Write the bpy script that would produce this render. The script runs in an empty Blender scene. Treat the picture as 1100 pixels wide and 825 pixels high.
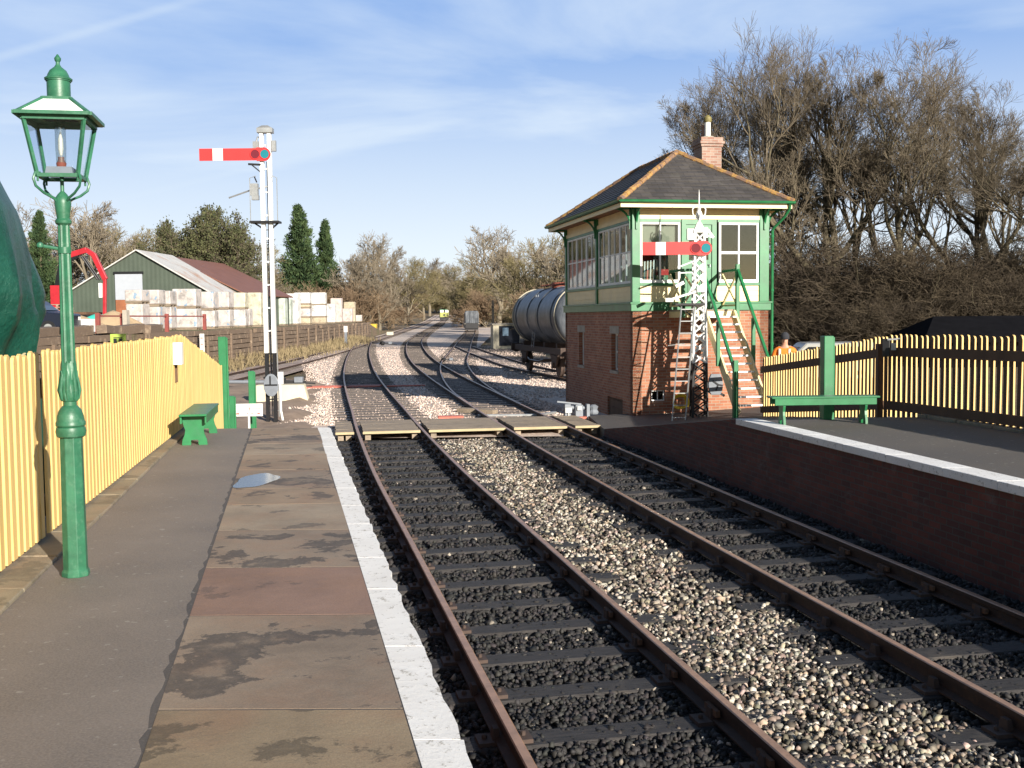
import bpy, math, random
import numpy as np
from mathutils import Vector, Matrix
R = math.radians
scene = bpy.context.scene
COL = scene.collection
rng = random.Random(7)

# ---------------------------------------------------------------- materials
def new_mat(name):
    m = bpy.data.materials.new(name); m.use_nodes = True
    nt = m.node_tree
    b = nt.nodes['Principled BSDF']
    return m, nt, b
def N(nt, t, **kw):
    n = nt.nodes.new(t)
    for k, v in kw.items(): setattr(n, k, v)
    return n
def coords(nt, kind='obj', scale=(1, 1, 1)):
    if kind == 'pos':
        s = N(nt, 'ShaderNodeNewGeometry').outputs['Position']
    else:
        tc = N(nt, 'ShaderNodeTexCoord'); s = tc.outputs['UV' if kind == 'uv' else 'Object']
    mp = N(nt, 'ShaderNodeMapping'); mp.inputs['Scale'].default_value = scale
    nt.links.new(s, mp.inputs['Vector']); return mp.outputs['Vector']
def noise(nt, vec, scale, detail=6, rough=.6, dist=0):
    n = N(nt, 'ShaderNodeTexNoise'); n.inputs['Scale'].default_value = scale
    n.inputs['Detail'].default_value = detail; n.inputs['Roughness'].default_value = rough
    n.inputs['Distortion'].default_value = dist
    nt.links.new(vec, n.inputs['Vector']); return n.outputs['Fac']
def ramp(nt, fac, stops):
    r = N(nt, 'ShaderNodeValToRGB'); e = r.color_ramp.elements
    while len(e) < len(stops): e.new(.5)
    for el, (p, c) in zip(e, stops):
        el.position = p; el.color = (*c, 1) if len(c) == 3 else c
    nt.links.new(fac, r.inputs['Fac']); return r.outputs['Color']
def mixc(nt, fac, a, b, mode='MIX'):
    m = N(nt, 'ShaderNodeMix', data_type='RGBA', blend_type=mode)
    for s, v in ((m.inputs['Factor'], fac), (m.inputs[6], a), (m.inputs[7], b)):
        if hasattr(v, 'links'): nt.links.new(v, s)
        else: s.default_value = (*v, 1) if isinstance(v, tuple) and len(v) == 3 else v
    return m.outputs[2]
def bump(nt, b, h, strength=.3, dist=.01):
    n = N(nt, 'ShaderNodeBump'); n.inputs['Strength'].default_value = strength
    n.inputs['Distance'].default_value = dist
    nt.links.new(h, n.inputs['Height']); nt.links.new(n.outputs[0], b.inputs['Normal'])
def V(c, k): return tuple(min(1, x * k) for x in c)
def paint(name, c, rough=.5, var=.25, scale=3, bmp=.15, dirt=None, dirt_amt=.3, metal=0, kind='obj', fine=60, stretch=(1, 1, 1)):
    m, nt, b = new_mat(name); v = coords(nt, kind, stretch)
    n1 = noise(nt, v, scale)
    col = ramp(nt, n1, [(.3, V(c, 1 - var)), (.7, V(c, 1 + var * .6))])
    if dirt:
        n2 = noise(nt, v, scale * 2.3, 10, .7)
        f = ramp(nt, n2, [(.52, (0, 0, 0)), (.72, (dirt_amt,) * 3)])
        col = mixc(nt, f, col, dirt)
    nt.links.new(col, b.inputs['Base Color'])
    b.inputs['Roughness'].default_value = rough; b.inputs['Metallic'].default_value = metal
    n3 = noise(nt, v, fine, 4)
    bump(nt, b, n3, bmp, .004)
    return m
def picket_paint():
    m, nt, b = new_mat('weathered_yellow_picket_paint'); v = coords(nt, 'pos', (9, 9, .35)); v2 = coords(nt, 'pos', (1, 1, 1))
    n = noise(nt, v, 1, 5, .7); n2 = noise(nt, v2, 14, 9, .75, .4); n3 = noise(nt, v2, .9, 4)
    col = ramp(nt, n, [(.3, (.64, .43, .15)), (.7, (.85, .58, .215))])
    col = mixc(nt, ramp(nt, n2, [(.66, (0, 0, 0)), (.72, (.6,) * 3)]), col, (.45, .34, .2))
    col = mixc(nt, ramp(nt, n3, [(.5, (0, 0, 0)), (.8, (.3,) * 3)]), col, (.6, .46, .2))
    nt.links.new(col, b.inputs['Base Color']); b.inputs['Roughness'].default_value = .55; bump(nt, b, n2, .25, .004); return m
def glass_mat(name, tint=(.9, .95, .95), refl=.1):
    m = bpy.data.materials.new(name); m.use_nodes = True; nt = m.node_tree
    nt.nodes.remove(nt.nodes['Principled BSDF'])
    out = nt.nodes['Material Output']
    t = N(nt, 'ShaderNodeBsdfTransparent'); t.inputs[0].default_value = (*tint, 1)
    g = N(nt, 'ShaderNodeBsdfGlossy'); g.inputs['Roughness'].default_value = .03
    lw = N(nt, 'ShaderNodeLayerWeight'); lw.inputs['Blend'].default_value = .35
    mp = N(nt, 'ShaderNodeMapRange'); mp.inputs['To Min'].default_value = refl; mp.inputs['To Max'].default_value = .6
    nt.links.new(lw.outputs['Facing'], mp.inputs['Value'])
    mx = N(nt, 'ShaderNodeMixShader')
    nt.links.new(mp.outputs[0], mx.inputs[0]); nt.links.new(t.outputs[0], mx.inputs[1]); nt.links.new(g.outputs[0], mx.inputs[2])
    nt.links.new(mx.outputs[0], out.inputs['Surface']); return m
def brick_mat(name, c1, c2, mortar, bw=.225, rh=.075, ms=.008, var=.35, bmp=.4, off=.5, rough=.85, patch=None, patch_amt=.5):
    m, nt, b = new_mat(name); v = coords(nt, 'uv')
    t = N(nt, 'ShaderNodeTexBrick'); nt.links.new(v, t.inputs['Vector'])
    t.offset = off; t.inputs['Scale'].default_value = 1
    t.inputs['Brick Width'].default_value = bw; t.inputs['Row Height'].default_value = rh
    t.inputs['Mortar Size'].default_value = ms; t.inputs['Mortar Smooth'].default_value = .2
    t.inputs['Bias'].default_value = 0
    t.inputs['Color1'].default_value = (*c1, 1); t.inputs['Color2'].default_value = (*c2, 1); t.inputs['Mortar'].default_value = (*mortar, 1)
    n = noise(nt, v, 1.3, 8, .7)
    f = ramp(nt, n, [(.3, (1 - var,) * 3), (.7, (1 + var * .3,) * 3)])
    col = mixc(nt, 1., t.outputs['Color'], f, 'MULTIPLY')
    if patch:
        n2 = noise(nt, v, 2.2, 10, .75, .6)
        col = mixc(nt, ramp(nt, n2, [(.55, (0, 0, 0)), (.68, (patch_amt,) * 3)]), col, patch)
    nt.links.new(col, b.inputs['Base Color']); b.inputs['Roughness'].default_value = rough
    inv = N(nt, 'ShaderNodeMath', operation='SUBTRACT'); inv.inputs[0].default_value = 1
    nt.links.new(t.outputs['Fac'], inv.inputs[1])
    bump(nt, b, inv.outputs[0], bmp, .01); return m

M = {}
M['green'] = paint('green_paint', (.018, .17, .06), .38, .3, 3, .1, (.05, .16, .09), .5)
M['lampgreen'] = paint('lamp_green_paint', (.03, .14, .075), .42, .3, 9, .2, (.09, .2, .13), .7)
M['yellow'] = paint('cream_yellow_paint', (.8, .56, .225), .5, .1, 1.7, .15, (.5, .36, .18), .35, kind='pos')
M['yellow'] = picket_paint()
M['cream'] = paint('cream_paint', (.82, .68, .38), .5, .1, 2, .08, (.5, .42, .28), .25)
M['white'] = paint('white_paint', (.82, .81, .78), .45, .06, 3, .05, (.5, .48, .44), .3)
M['whitesig'] = paint('signal_white_paint', (.8, .8, .78), .4, .05, 3, .05, (.55, .5, .45), .35)
M['black'] = paint('black_paint', (.012, .012, .014), .45, .2, 4, .1)
M['cranered'] = paint('lorry_red_paint', (.42, .02, .03), .4, .2, 3, .1)
M['red'] = paint('signal_red_enamel', (.66, .045, .045), .35, .06, 3, .03)
M['grey'] = paint('grey_paint', (.2, .22, .25), .5, .15, 4, .1, (.1, .1, .1), .3)
M['galv'] = paint('galvanised_metal', (.42, .43, .43), .45, .2, 6, .1, (.2, .18, .15), .4, metal=.6)
M['redlens'] = paint('red_glass_lens', (.16, .02, .03), .1, .1)
M['bluelens'] = paint('blue_green_glass_lens', (.02, .2, .24), .1, .1)
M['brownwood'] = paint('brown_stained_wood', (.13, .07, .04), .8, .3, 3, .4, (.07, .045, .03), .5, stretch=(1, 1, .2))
M['rail'] = paint('rusty_shaded_rail_steel', (.04, .021, .014), .75, .35, 5, .3, (.12, .055, .028), .5, kind='pos')  # rust colour, darkened further to carry the shade on the rail sides
M['railtop'] = paint('worn_sunlit_rail_head', (.4, .23, .14), .42, .3, 6, .1, (.2, .1, .05), .6, metal=.2, kind='pos')  # worn steel, coloured brighter for the sun glancing along the head
M['chair'] = paint('rusty_iron_chair', (.07, .045, .035), .8, .3, 9, .3)
M['slate'] = brick_mat('roof_slate', (.055, .05, .05), (.095, .085, .08), (.02, .02, .02), .3, .2, .006, .4, .6, patch=(.15, .14, .11), patch_amt=.45, rough=.7)
M['brick'] = brick_mat('red_brick', (.32, .105, .055), (.45, .2, .11), (.36, .29, .22), patch=(.25, .1, .06), patch_amt=.35)
M['brickdark'] = brick_mat('sooty_brick', (.17, .05, .035), (.09, .035, .03), (.09, .075, .065), patch=(.2, .17, .15), patch_amt=.35)
M['concrete'] = paint('concrete', (.4, .36, .3), .9, .2, 3, .4, (.2, .18, .15), .5)
M['glass'] = glass_mat('window_glass', (.8, .86, .86), .04)
M['lampglass'] = glass_mat('lantern_glass', (.93, .97, 1.), .06)
M['rust'] = paint('rust_red_oxide', (.2, .05, .03), .8, .3, 5, .3)
M['soffit'] = paint('brown_soffit_paint', (.28, .13, .07), .6, .2, 3)
M['interior'] = paint('interior_wall_paint', (.35, .33, .27), .7, .1)

def lichen():
    m, nt, b = new_mat('lichen_hip_tile'); v = coords(nt, 'obj')
    n = noise(nt, v, 5, 10, .75)
    c = ramp(nt, n, [(.4, (.17, .11, .085)), (.5, (.24, .14, .08)), (.57, (.42, .23, .05)), (.62, (.34, .23, .11)), (.7, (.2, .14, .11))])
    nt.links.new(c, b.inputs['Base Color']); b.inputs['Roughness'].default_value = .9
    bump(nt, b, n, .8, .03); return m
M['lichen'] = lichen()

def wood_sleeper(name, c, c2, c3):
    m, nt, b = new_mat(name)
    oi = N(nt, 'ShaderNodeObjectInfo')
    tc = N(nt, 'ShaderNodeTexCoord')
    add = N(nt, 'ShaderNodeVectorMath', operation='ADD')
    nt.links.new(tc.outputs['Object'], add.inputs[0])
    sc = N(nt, 'ShaderNodeMath', operation='MULTIPLY'); sc.inputs[1].default_value = 37
    nt.links.new(oi.outputs['Random'], sc.inputs[0]); nt.links.new(sc.outputs[0], add.inputs[1])
    mp = N(nt, 'ShaderNodeMapping'); mp.inputs['Scale'].default_value = (1, 7, 7)
    nt.links.new(add.outputs[0], mp.inputs['Vector'])
    v = mp.outputs[0]
    n = noise(nt, v, 6, 8, .65); n2 = noise(nt, add.outputs[0], 2.2, 6, .6)
    col = ramp(nt, n, [(.3, c), (.7, c2)])
    col = mixc(nt, ramp(nt, n2, [(.56, (0, 0, 0)), (.7, (.75,) * 3)]), col, c3)
    nt.links.new(col, b.inputs['Base Color']); b.inputs['Roughness'].default_value = .75
    bump(nt, b, n, .7, .02); return m
M['sleeper'] = wood_sleeper('creosoted_sleeper_wood', (.018, .016, .016), (.05, .045, .044), (.085, .072, .06))
M['sleeperold'] = wood_sleeper('weathered_sleeper_wood', (.06, .05, .042), (.16, .13, .11), (.22, .18, .15))
M['board'] = wood_sleeper('crossing_board_wood', (.2, .155, .11), (.4, .32, .235), (.14, .115, .09))
M['oldtimber'] = wood_sleeper('old_timber_baulk', (.09, .062, .045), (.25, .18, .125), (.36, .28, .2))

def asphalt(name, c, spots=(.3, .28, .25), sc=1.2):
    m, nt, b = new_mat(name); v = coords(nt, 'pos')
    n1 = noise(nt, v, sc, 8, .65); n2 = noise(nt, v, 90, 3, .7); n3 = noise(nt, v, 14, 3, .5)
    col = ramp(nt, n1, [(.3, V(c, .75)), (.7, V(c, 1.25))])
    col = mixc(nt, ramp(nt, n2, [(.35, (0, 0, 0)), (.75, (.8,) * 3)]), col, V(c, 1.7))
    col = mixc(nt, ramp(nt, n3, [(.67, (0, 0, 0)), (.7, (.7,) * 3)]), col, spots)
    nt.links.new(col, b.inputs['Base Color'])
    rr = ramp(nt, n1, [(.3, (.7,) * 3), (.7, (.92,) * 3)]); nt.links.new(rr, b.inputs['Roughness'])
    bump(nt, b, n2, .5, .004); return m
M['asphalt'] = asphalt('platform_asphalt', (.158, .135, .118))
M['asphalt2'] = asphalt('platform_asphalt_sandy', (.085, .075, .065), sc=.7)
M['path'] = asphalt('dark_path', (.07, .062, .058))

def slab_mat(name, c, stain, amt=.75, off=0., th=.56):
    m, nt, b = new_mat(name); v = coords(nt, 'pos')
    mp = N(nt, 'ShaderNodeMapping'); mp.inputs['Location'].default_value = (off, off * .7, 0)
    nt.links.new(v, mp.inputs['Vector']); v = mp.outputs[0]
    n0 = noise(nt, v, 1.1, 5, .6); n1 = noise(nt, v, 5, 10, .7, .5); n2 = noise(nt, v, 2.0, 12, .6, .25); n3 = noise(nt, v, 45, 5, .7)
    col = ramp(nt, n0, [(.3, V(c, .72)), (.7, V(c, 1.3))])
    col = mixc(nt, ramp(nt, n1, [(.35, (0, 0, 0)), (.7, (.45,) * 3)]), col, V(c, 1.35))
    n4 = noise(nt, v, 2.7, 6, .6)
    col = mixc(nt, ramp(nt, n4, [(.45, (0, 0, 0)), (.7, (.4,) * 3)]), col, (.3, .17, .1))
    a1 = N(nt, 'ShaderNodeMath', operation='MULTIPLY_ADD'); nt.links.new(n1, a1.inputs[0]); a1.inputs[1].default_value = .3; nt.links.new(n2, a1.inputs[2])
    a2 = N(nt, 'ShaderNodeMath', operation='MULTIPLY_ADD'); nt.links.new(n3, a2.inputs[0]); a2.inputs[1].default_value = .12; nt.links.new(a1.outputs[0], a2.inputs[2])
    q = th + .2
    f = ramp(nt, a2.outputs[0], [(q, (0, 0, 0)), (q + .03, (amt,) * 3), (q + .1, (amt * .75,) * 3), (q + .14, (amt * .3,) * 3)])
    col = mixc(nt, f, col, stain)
    g4 = noise(nt, v, 130, 3, .7); col = mixc(nt, 1., col, ramp(nt, g4, [(.3, (.78,) * 3), (.7, (1.15,) * 3)]), 'MULTIPLY')
    nt.links.new(col, b.inputs['Base Color'])
    b.inputs['Roughness'].default_value = .72
    h = N(nt, 'ShaderNodeMath', operation='ADD'); nt.links.new(n3, h.inputs[0]); nt.links.new(n1, h.inputs[1])
    bump(nt, b, h.outputs[0], .45, .006); return m
ST = (.05, .043, .038)
M['slab_a'] = slab_mat('york_stone_tan', (.27, .2, .135), ST, .75, 0)
M['slab_b'] = slab_mat('york_stone_grey', (.24, .185, .135), ST, .8, 3.1, .53)
M['slab_c'] = slab_mat('york_stone_red', (.24, .15, .11), ST, .45, 5.2, .64)
M['slab_d'] = slab_mat('york_stone_olive', (.25, .19, .12), (.07, .055, .035), .7, 8.3, .55)
M['slab_e'] = slab_mat('york_stone_pale', (.29, .23, .165), ST, .6, 11.3, .6)
M['kerbstone'] = slab_mat('kerb_stone', (.24, .2, .14), (.12, .1, .07), .6, 2, .55)
def white_edge():
    m, nt, b = new_mat('worn_white_edge_paint'); v = coords(nt, 'pos')
    n1 = noise(nt, v, 16, 12, .75, .3); n2 = noise(nt, v, 2, 5)
    n3 = noise(nt, v, 60, 6, .7)
    s = N(nt, 'ShaderNodeMath', operation='ADD'); nt.links.new(n1, s.inputs[0])
    k = N(nt, 'ShaderNodeMath', operation='MULTIPLY'); k.inputs[1].default_value = .35; nt.links.new(n3, k.inputs[0]); nt.links.new(k.outputs[0], s.inputs[1])
    f = ramp(nt, s.outputs[0], [(.74, (0, 0, 0)), (.8, (.75,) * 3)])
    base = ramp(nt, n2, [(.3, (.8, .78, .75)), (.7, (.9, .89, .87))])
    col = mixc(nt, f, base, (.33, .3, .25))
    nt.links.new(col, b.inputs['Base Color']); b.inputs['Roughness'].default_value = .75
    bump(nt, b, n1, .6, .008); return m
M['edge'] = white_edge()

def ballast_mat(name, dark, mid, light, sc=22, bm=.9, edk=.45):
    m, nt, b = new_mat(name); v = coords(nt, 'pos')
    vo = N(nt, 'ShaderNodeTexVoronoi'); vo.inputs['Scale'].default_value = sc; nt.links.new(v, vo.inputs['Vector'])
    sep = N(nt, 'ShaderNodeSeparateColor'); nt.links.new(vo.outputs['Color'], sep.inputs[0])
    col = ramp(nt, sep.outputs[0], [(0, dark), (.45, mid), (1, light)])
    n1 = noise(nt, v, .6, 6, .65)
    col = mixc(nt, 1., col, ramp(nt, n1, [(.3, (.75, .75, .75)), (.7, (1.1, 1.1, 1.1))]), 'MULTIPLY')
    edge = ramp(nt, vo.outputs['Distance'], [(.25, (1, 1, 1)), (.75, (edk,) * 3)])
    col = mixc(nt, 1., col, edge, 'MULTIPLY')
    nt.links.new(col, b.inputs['Base Color']); b.inputs['Roughness'].default_value = .9
    inv = N(nt, 'ShaderNodeMath', operation='SUBTRACT'); inv.inputs[0].default_value = 1
    nt.links.new(vo.outputs['Distance'], inv.inputs[1]); bump(nt, b, inv.outputs[0], bm, .03); return m
M['bal_dark'] = ballast_mat('oily_and_shaded_ballast', (.01, .01, .01), (.022, .02, .02), (.04, .037, .035))
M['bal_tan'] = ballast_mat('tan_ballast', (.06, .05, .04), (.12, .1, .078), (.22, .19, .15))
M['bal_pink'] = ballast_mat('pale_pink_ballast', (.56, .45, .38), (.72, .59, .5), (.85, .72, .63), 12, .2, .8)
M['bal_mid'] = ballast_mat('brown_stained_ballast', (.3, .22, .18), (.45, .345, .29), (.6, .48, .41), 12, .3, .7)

def ground_mat():
    m, nt, b = new_mat('earth_and_grass'); v = coords(nt, 'pos')
    n1 = noise(nt, v, .25, 9, .68); n2 = noise(nt, v, 3, 8, .7); n3 = noise(nt, v, 30, 4, .7)
    col = ramp(nt, n2, [(.3, (.1, .065, .04)), (.55, (.2, .14, .09)), (.75, (.3, .22, .15))])
    col = mixc(nt, ramp(nt, n1, [(.48, (0, 0, 0)), (.6, (.85,) * 3)]), col, ramp(nt, n2, [(.3, (.06, .07, .025)), (.7, (.17, .16, .07))]))
    nt.links.new(col, b.inputs['Base Color']); b.inputs['Roughness'].default_value = .95
    h = N(nt, 'ShaderNodeMath', operation='ADD'); nt.links.new(n2, h.inputs[0]); nt.links.new(n3, h.inputs[1])
    bump(nt, b, h.outputs[0], .8, .06); return m
M['ground'] = ground_mat()
M['sand'] = paint('builders_sand', (.45, .33, .2), .95, .15, 2, .5, (.3, .22, .14), .4)
M['dirt'] = paint('dry_earth', (.3, .22, .165), .95, .25, 1.5, .6, (.15, .1, .07), .6, kind='pos')
def stone_mat():
    m, nt, b = new_mat('ballast_stone')
    a = N(nt, 'ShaderNodeAttribute', attribute_name='tint')
    v = coords(nt, 'pos'); n = noise(nt, v, 60, 4)
    col = mixc(nt, 1., a.outputs['Color'], ramp(nt, n, [(.3, (.7,) * 3), (.7, (1.15,) * 3)]), 'MULTIPLY')
    nt.links.new(col, b.inputs['Base Color']); b.inputs['Roughness'].default_value = .75
    return m
M['stone'] = stone_mat()
def bark(name, c1, c2, sc=2.):
    m, nt, b = new_mat(name); v = coords(nt, 'obj')
    n = noise(nt, v, sc, 5, .6)
    nt.links.new(ramp(nt, n, [(.35, c1), (.65, c2)]), b.inputs['Base Color'])
    b.inputs['Roughness'].default_value = .9; return m
M['bark'] = bark('dark_mossy_bark', (.055, .045, .03), (.16, .135, .08))
M['twig'] = bark('brown_twigs', (.1, .078, .055), (.19, .155, .105), .35)
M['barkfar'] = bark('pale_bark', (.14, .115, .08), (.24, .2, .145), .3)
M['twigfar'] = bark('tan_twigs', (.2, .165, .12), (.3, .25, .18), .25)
M['twigred'] = bark('reddish_scrub_twigs', (.2, .135, .085), (.3, .215, .13), .4)
M['twigolive'] = bark('olive_scrub_twigs', (.16, .135, .06), (.26, .215, .11), .4)
M['scrubdark'] = bark('dark_scrub_twigs', (.05, .036, .025), (.105, .08, .048), .5)
M['conifer'] = bark('conifer_foliage', (.02, .05, .018), (.065, .1, .032), 1.5)
M['ivy'] = bark('ivy_foliage', (.045, .055, .02), (.11, .11, .045), 1.2)
M['grassy'] = bark('dry_grass', (.19, .15, .08), (.3, .23, .13), 2)
M['edgewood'] = paint('sunlit_edge_timber', (.45, .37, .22), .8, .15, 3, .3)  # paler colour stands for sunlight on the crossing's front edge
M['shade_lining'] = paint('room_shade_lining', (.07, .065, .055), .8, .2)
M['winblue'] = paint('pale_blue_grey_window', (.4, .43, .48), .4, .05)

# ---------------------------------------------------------------- mesh helpers
class MB:
    def __init__(s): s.v = []; s.f = []; s.m = []; s.cm = 0
    def add(s, vs, fs, m=None):
        o = len(s.v); s.v += [tuple(p) for p in vs]
        for f in fs: s.f.append(tuple(i + o for i in f)); s.m.append(s.cm if m is None else m)
        return s
    def box(s, c, d, rz=0, rx=0, ry=0, m=None, tap=1.):
        x, y, z = d[0] / 2, d[1] / 2, d[2] / 2
        P = [(-x, -y, -z), (x, -y, -z), (x, y, -z), (-x, y, -z), (-x * tap, -y * tap, z), (x * tap, -y * tap, z), (x * tap, y * tap, z), (-x * tap, y * tap, z)]
        mt = Matrix.Translation(c) @ Matrix.Rotation(rz, 4, 'Z') @ Matrix.Rotation(ry, 4, 'Y') @ Matrix.Rotation(rx, 4, 'X')
        return s.add([mt @ Vector(p) for p in P], [(0, 3, 2, 1), (4, 5, 6, 7), (0, 1, 5, 4), (1, 2, 6, 5), (2, 3, 7, 6), (3, 0, 4, 7)], m)
    def b2(s, a, b, m=None):    # box from corners
        return s.box([(p + q) / 2 for p, q in zip(a, b)], [abs(q - p) for p, q in zip(a, b)], m=m)
    def bar(s, a, b, w, h, m=None, up=(0, 0, 1)):   # rectangular bar from a to b
        a = Vector(a); b = Vector(b); d = (b - a); L = d.length; d.normalize(); u = Vector(up)
        if abs(d.dot(u)) > .99: u = Vector((0, 1, 0))
        sx = d.cross(u).normalized(); uz = sx.cross(d)
        P = []
        for p in (a, b):
            for i, j in ((-1, -1), (1, -1), (1, 1), (-1, 1)): P.append(p + sx * (i * w / 2) + uz * (j * h / 2))
        return s.add(P, [(0, 1, 2, 3), (7, 6, 5, 4), (0, 4, 5, 1), (1, 5, 6, 2), (2, 6, 7, 3), (3, 7, 4, 0)], m)
    def tube(s, pts, r, n=8, m=None, cap=True):
        pts = [Vector(p) for p in pts]; K = len(pts)
        rs = r if isinstance(r, (list, tuple)) else [r] * K
        P = []; ref = None
        for i in range(K):
            d = (pts[min(i + 1, K - 1)] - pts[max(i - 1, 0)]).normalized()
            if ref is None:
                ref = Vector((0, 0, 1)) if abs(d.z) < .9 else Vector((1, 0, 0))
            a = d.cross(ref).normalized(); b = a.cross(d).normalized(); ref = b
            for j in range(n):
                t = 2 * math.pi * j / n
                P.append(pts[i] + a * (math.cos(t) * rs[i]) + b * (math.sin(t) * rs[i]))
        F = [(i * n + j, i * n + (j + 1) % n, (i + 1) * n + (j + 1) % n, (i + 1) * n + j) for i in range(K - 1) for j in range(n)]
        if cap: F += [tuple(range(n - 1, -1, -1)), tuple((K - 1) * n + j for j in range(n))]
        return s.add(P, F, m)
    def lathe(s, prof, n=16, c=(0, 0, 0), ph=0, m=None, sq=(1, 1)):   # prof = [(r,z)...] bottom to top
        K = len(prof); P = []
        for r, z in prof:
            for j in range(n):
                t = 2 * math.pi * j / n + ph
                P.append((c[0] + r * math.cos(t) * sq[0], c[1] + r * math.sin(t) * sq[1], c[2] + z))
        F = [(i * n + j, i * n + (j + 1) % n, (i + 1) * n + (j + 1) % n, (i + 1) * n + j) for i in range(K - 1) for j in range(n)]
        F += [tuple(range(n - 1, -1, -1)), tuple((K - 1) * n + j for j in range(n))]
        return s.add(P, F, m)
    def prism(s, poly, a, b, axis='y', m=None):  # poly in the two other axes, extruded a..b
        def mk(p, q, t):
            return {'y': (p, t, q), 'x': (t, p, q), 'z': (p, q, t)}[axis]
        n = len(poly); P = [mk(p, q, a) for p, q in poly] + [mk(p, q, b) for p, q in poly]
        F = [tuple(range(n)), tuple(range(2 * n - 1, n - 1, -1))] + [(i, i + n, (i + 1) % n + n, (i + 1) % n) for i in range(n)]
        return s.add(P, F, m)
    def build(s, name, mats, parent=None, smooth=False, bevel=0):
        me = bpy.data.meshes.new(name); me.from_pydata(s.v, [], s.f)
        mats = mats if isinstance(mats, (list, tuple)) else [mats]
        for k in mats: me.materials.append(M[k] if isinstance(k, str) else k)
        if len(mats) > 1: me.polygons.foreach_set('material_index', s.m)
        fix_normals(me); uvs(me)
        if smooth: me.shade_smooth(); me.set_sharp_from_angle(angle=R(38))
        o = bpy.data.objects.new(name, me); COL.objects.link(o)
        if parent: o.parent = parent
        if bevel:
            md = o.modifiers.new('bevel', 'BEVEL'); md.width = bevel; md.segments = 2; md.limit_method = 'ANGLE'
        return o
import bmesh
def fix_normals(me):
    bm = bmesh.new(); bm.from_mesh(me); bmesh.ops.recalc_face_normals(bm, faces=bm.faces); bm.to_mesh(me); bm.free()
def uvs(me):
    nl = len(me.loops)
    if nl == 0: return
    co = np.empty(len(me.vertices) * 3); me.vertices.foreach_get('co', co); co = co.reshape(-1, 3)
    li = np.empty(nl, int); me.loops.foreach_get('vertex_index', li)
    nf = len(me.polygons); nr = np.empty(nf * 3); me.polygons.foreach_get('normal', nr); nr = nr.reshape(-1, 3)
    tot = np.empty(nf, int); me.polygons.foreach_get('loop_total', tot)
    fi = np.repeat(np.arange(nf), tot); n = nr[fi]; p = co[li]
    t = np.stack([-n[:, 1], n[:, 0], 0 * n[:, 0]], 1); ln = np.linalg.norm(t, axis=1)
    flat = ln < .06; t[flat] = (1, 0, 0); ln[flat] = 1; t /= ln[:, None]
    w = np.cross(n, t)
    uv = np.stack([(p * t).sum(1), (p * w).sum(1)], 1)
    l = me.uv_layers.new(name='UVMap'); l.data.foreach_set('uv', uv.ravel())
def thing(name, label, cat, loc=(0, 0, 0), rz=0, group=None):
    o = bpy.data.objects.new(name, None); COL.objects.link(o); o.empty_display_size = .2
    o.location = loc; o.rotation_euler = (0, 0, rz); return tag(o, label, cat, group)
def tag(o, label, cat, group=None):
    o['label'] = label; o['category'] = cat
    if group: o['group'] = group
    return o
def struct(o): o['kind'] = 'structure'; return o
def children(o): return list(CH.get(o.name, []))
CH = {}
def copy_tree(o, parent=None, top=True):
    c = o.copy(); COL.objects.link(c)
    if parent: c.parent = parent
    for ch in [x for x in COL.objects if x.parent == o]: copy_tree(ch, c, False)
    return c
def np_mesh(name, verts, quads, mat, parent=None, smooth=False, colors=None, tris=None):
    me = bpy.data.meshes.new(name)
    faces = quads if tris is None else tris
    k = faces.shape[1]; nf = len(faces)
    me.vertices.add(len(verts)); me.vertices.foreach_set('co', np.asarray(verts, dtype=np.float32).ravel())
    me.loops.add(nf * k); me.loops.foreach_set('vertex_index', faces.astype(np.int32).ravel())
    me.polygons.add(nf); me.polygons.foreach_set('loop_start', np.arange(0, nf * k, k, dtype=np.int32))
    me.update(calc_edges=True)
    if colors is not None:
        ca = me.color_attributes.new('tint', 'FLOAT_COLOR', 'POINT')
        ca.data.foreach_set('color', np.asarray(colors, dtype=np.float32).ravel())
    if smooth: me.shade_smooth()
    for k2 in (mat if isinstance(mat, (list, tuple)) else [mat]): me.materials.append(M[k2] if isinstance(k2, str) else k2)
    o = bpy.data.objects.new(name, me); COL.objects.link(o)
    if parent: o.parent = parent
    return o

# ---------------------------------------------------------------- layout of the place (metres; rail level z = 0)
def rise(y):                    # the line climbs gently in the distance
    if y < 140: return 0.
    if y < 330: return 5.5e-5 * (y - 140) ** 2
    return 1.985 + .021 * (y - 330)
def smooth_line(pts, step=1.0):
    pts = [Vector((p[0], p[1])) for p in pts]; out = []
    P = [pts[0] * 2 - pts[1]] + pts + [pts[-1] * 2 - pts[-2]]
    for i in range(1, len(P) - 2):
        n = max(2, int((P[i + 1] - P[i]).length / step))
        for k in range(n):
            t = k / n; a, b, c, d = P[i - 1:i + 3]
            # centripetal-like: Hermite with chord scaled tangents
            L = (c - b).length
            m1 = ((c - a) / max((c - a).length, 1e-6)) * L; m2 = ((d - b) / max((d - b).length, 1e-6)) * L
            h = (2*t**3-3*t**2+1) * b + (t**3-2*t**2+t) * m1 + (-2*t**3+3*t**2) * c + (t**3-t**2) * m2
            out.append(h)
    out.append(pts[-1]); return out
def xat(line, y):
    for a, b in zip(line, line[1:]):
        if (a.y - y) * (b.y - y) <= 0 and a.y != b.y:
            t = (y - a.y) / (b.y - a.y); return a.x + t * (b.x - a.x)
    return line[0].x if abs(line[0].y - y) < abs(line[-1].y - y) else line[-1].x
L1 = smooth_line([(2.35, -1), (.86, 6.05), (-.46, 12.5), (-1.6, 18.1), (-2.86, 24.9), (-3.72, 29.9), (-5.35, 39.3), (-7.1, 50), (-9.4, 65.6), (-11.4, 80), (-13.6, 97), (-15.8, 115)])
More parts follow.
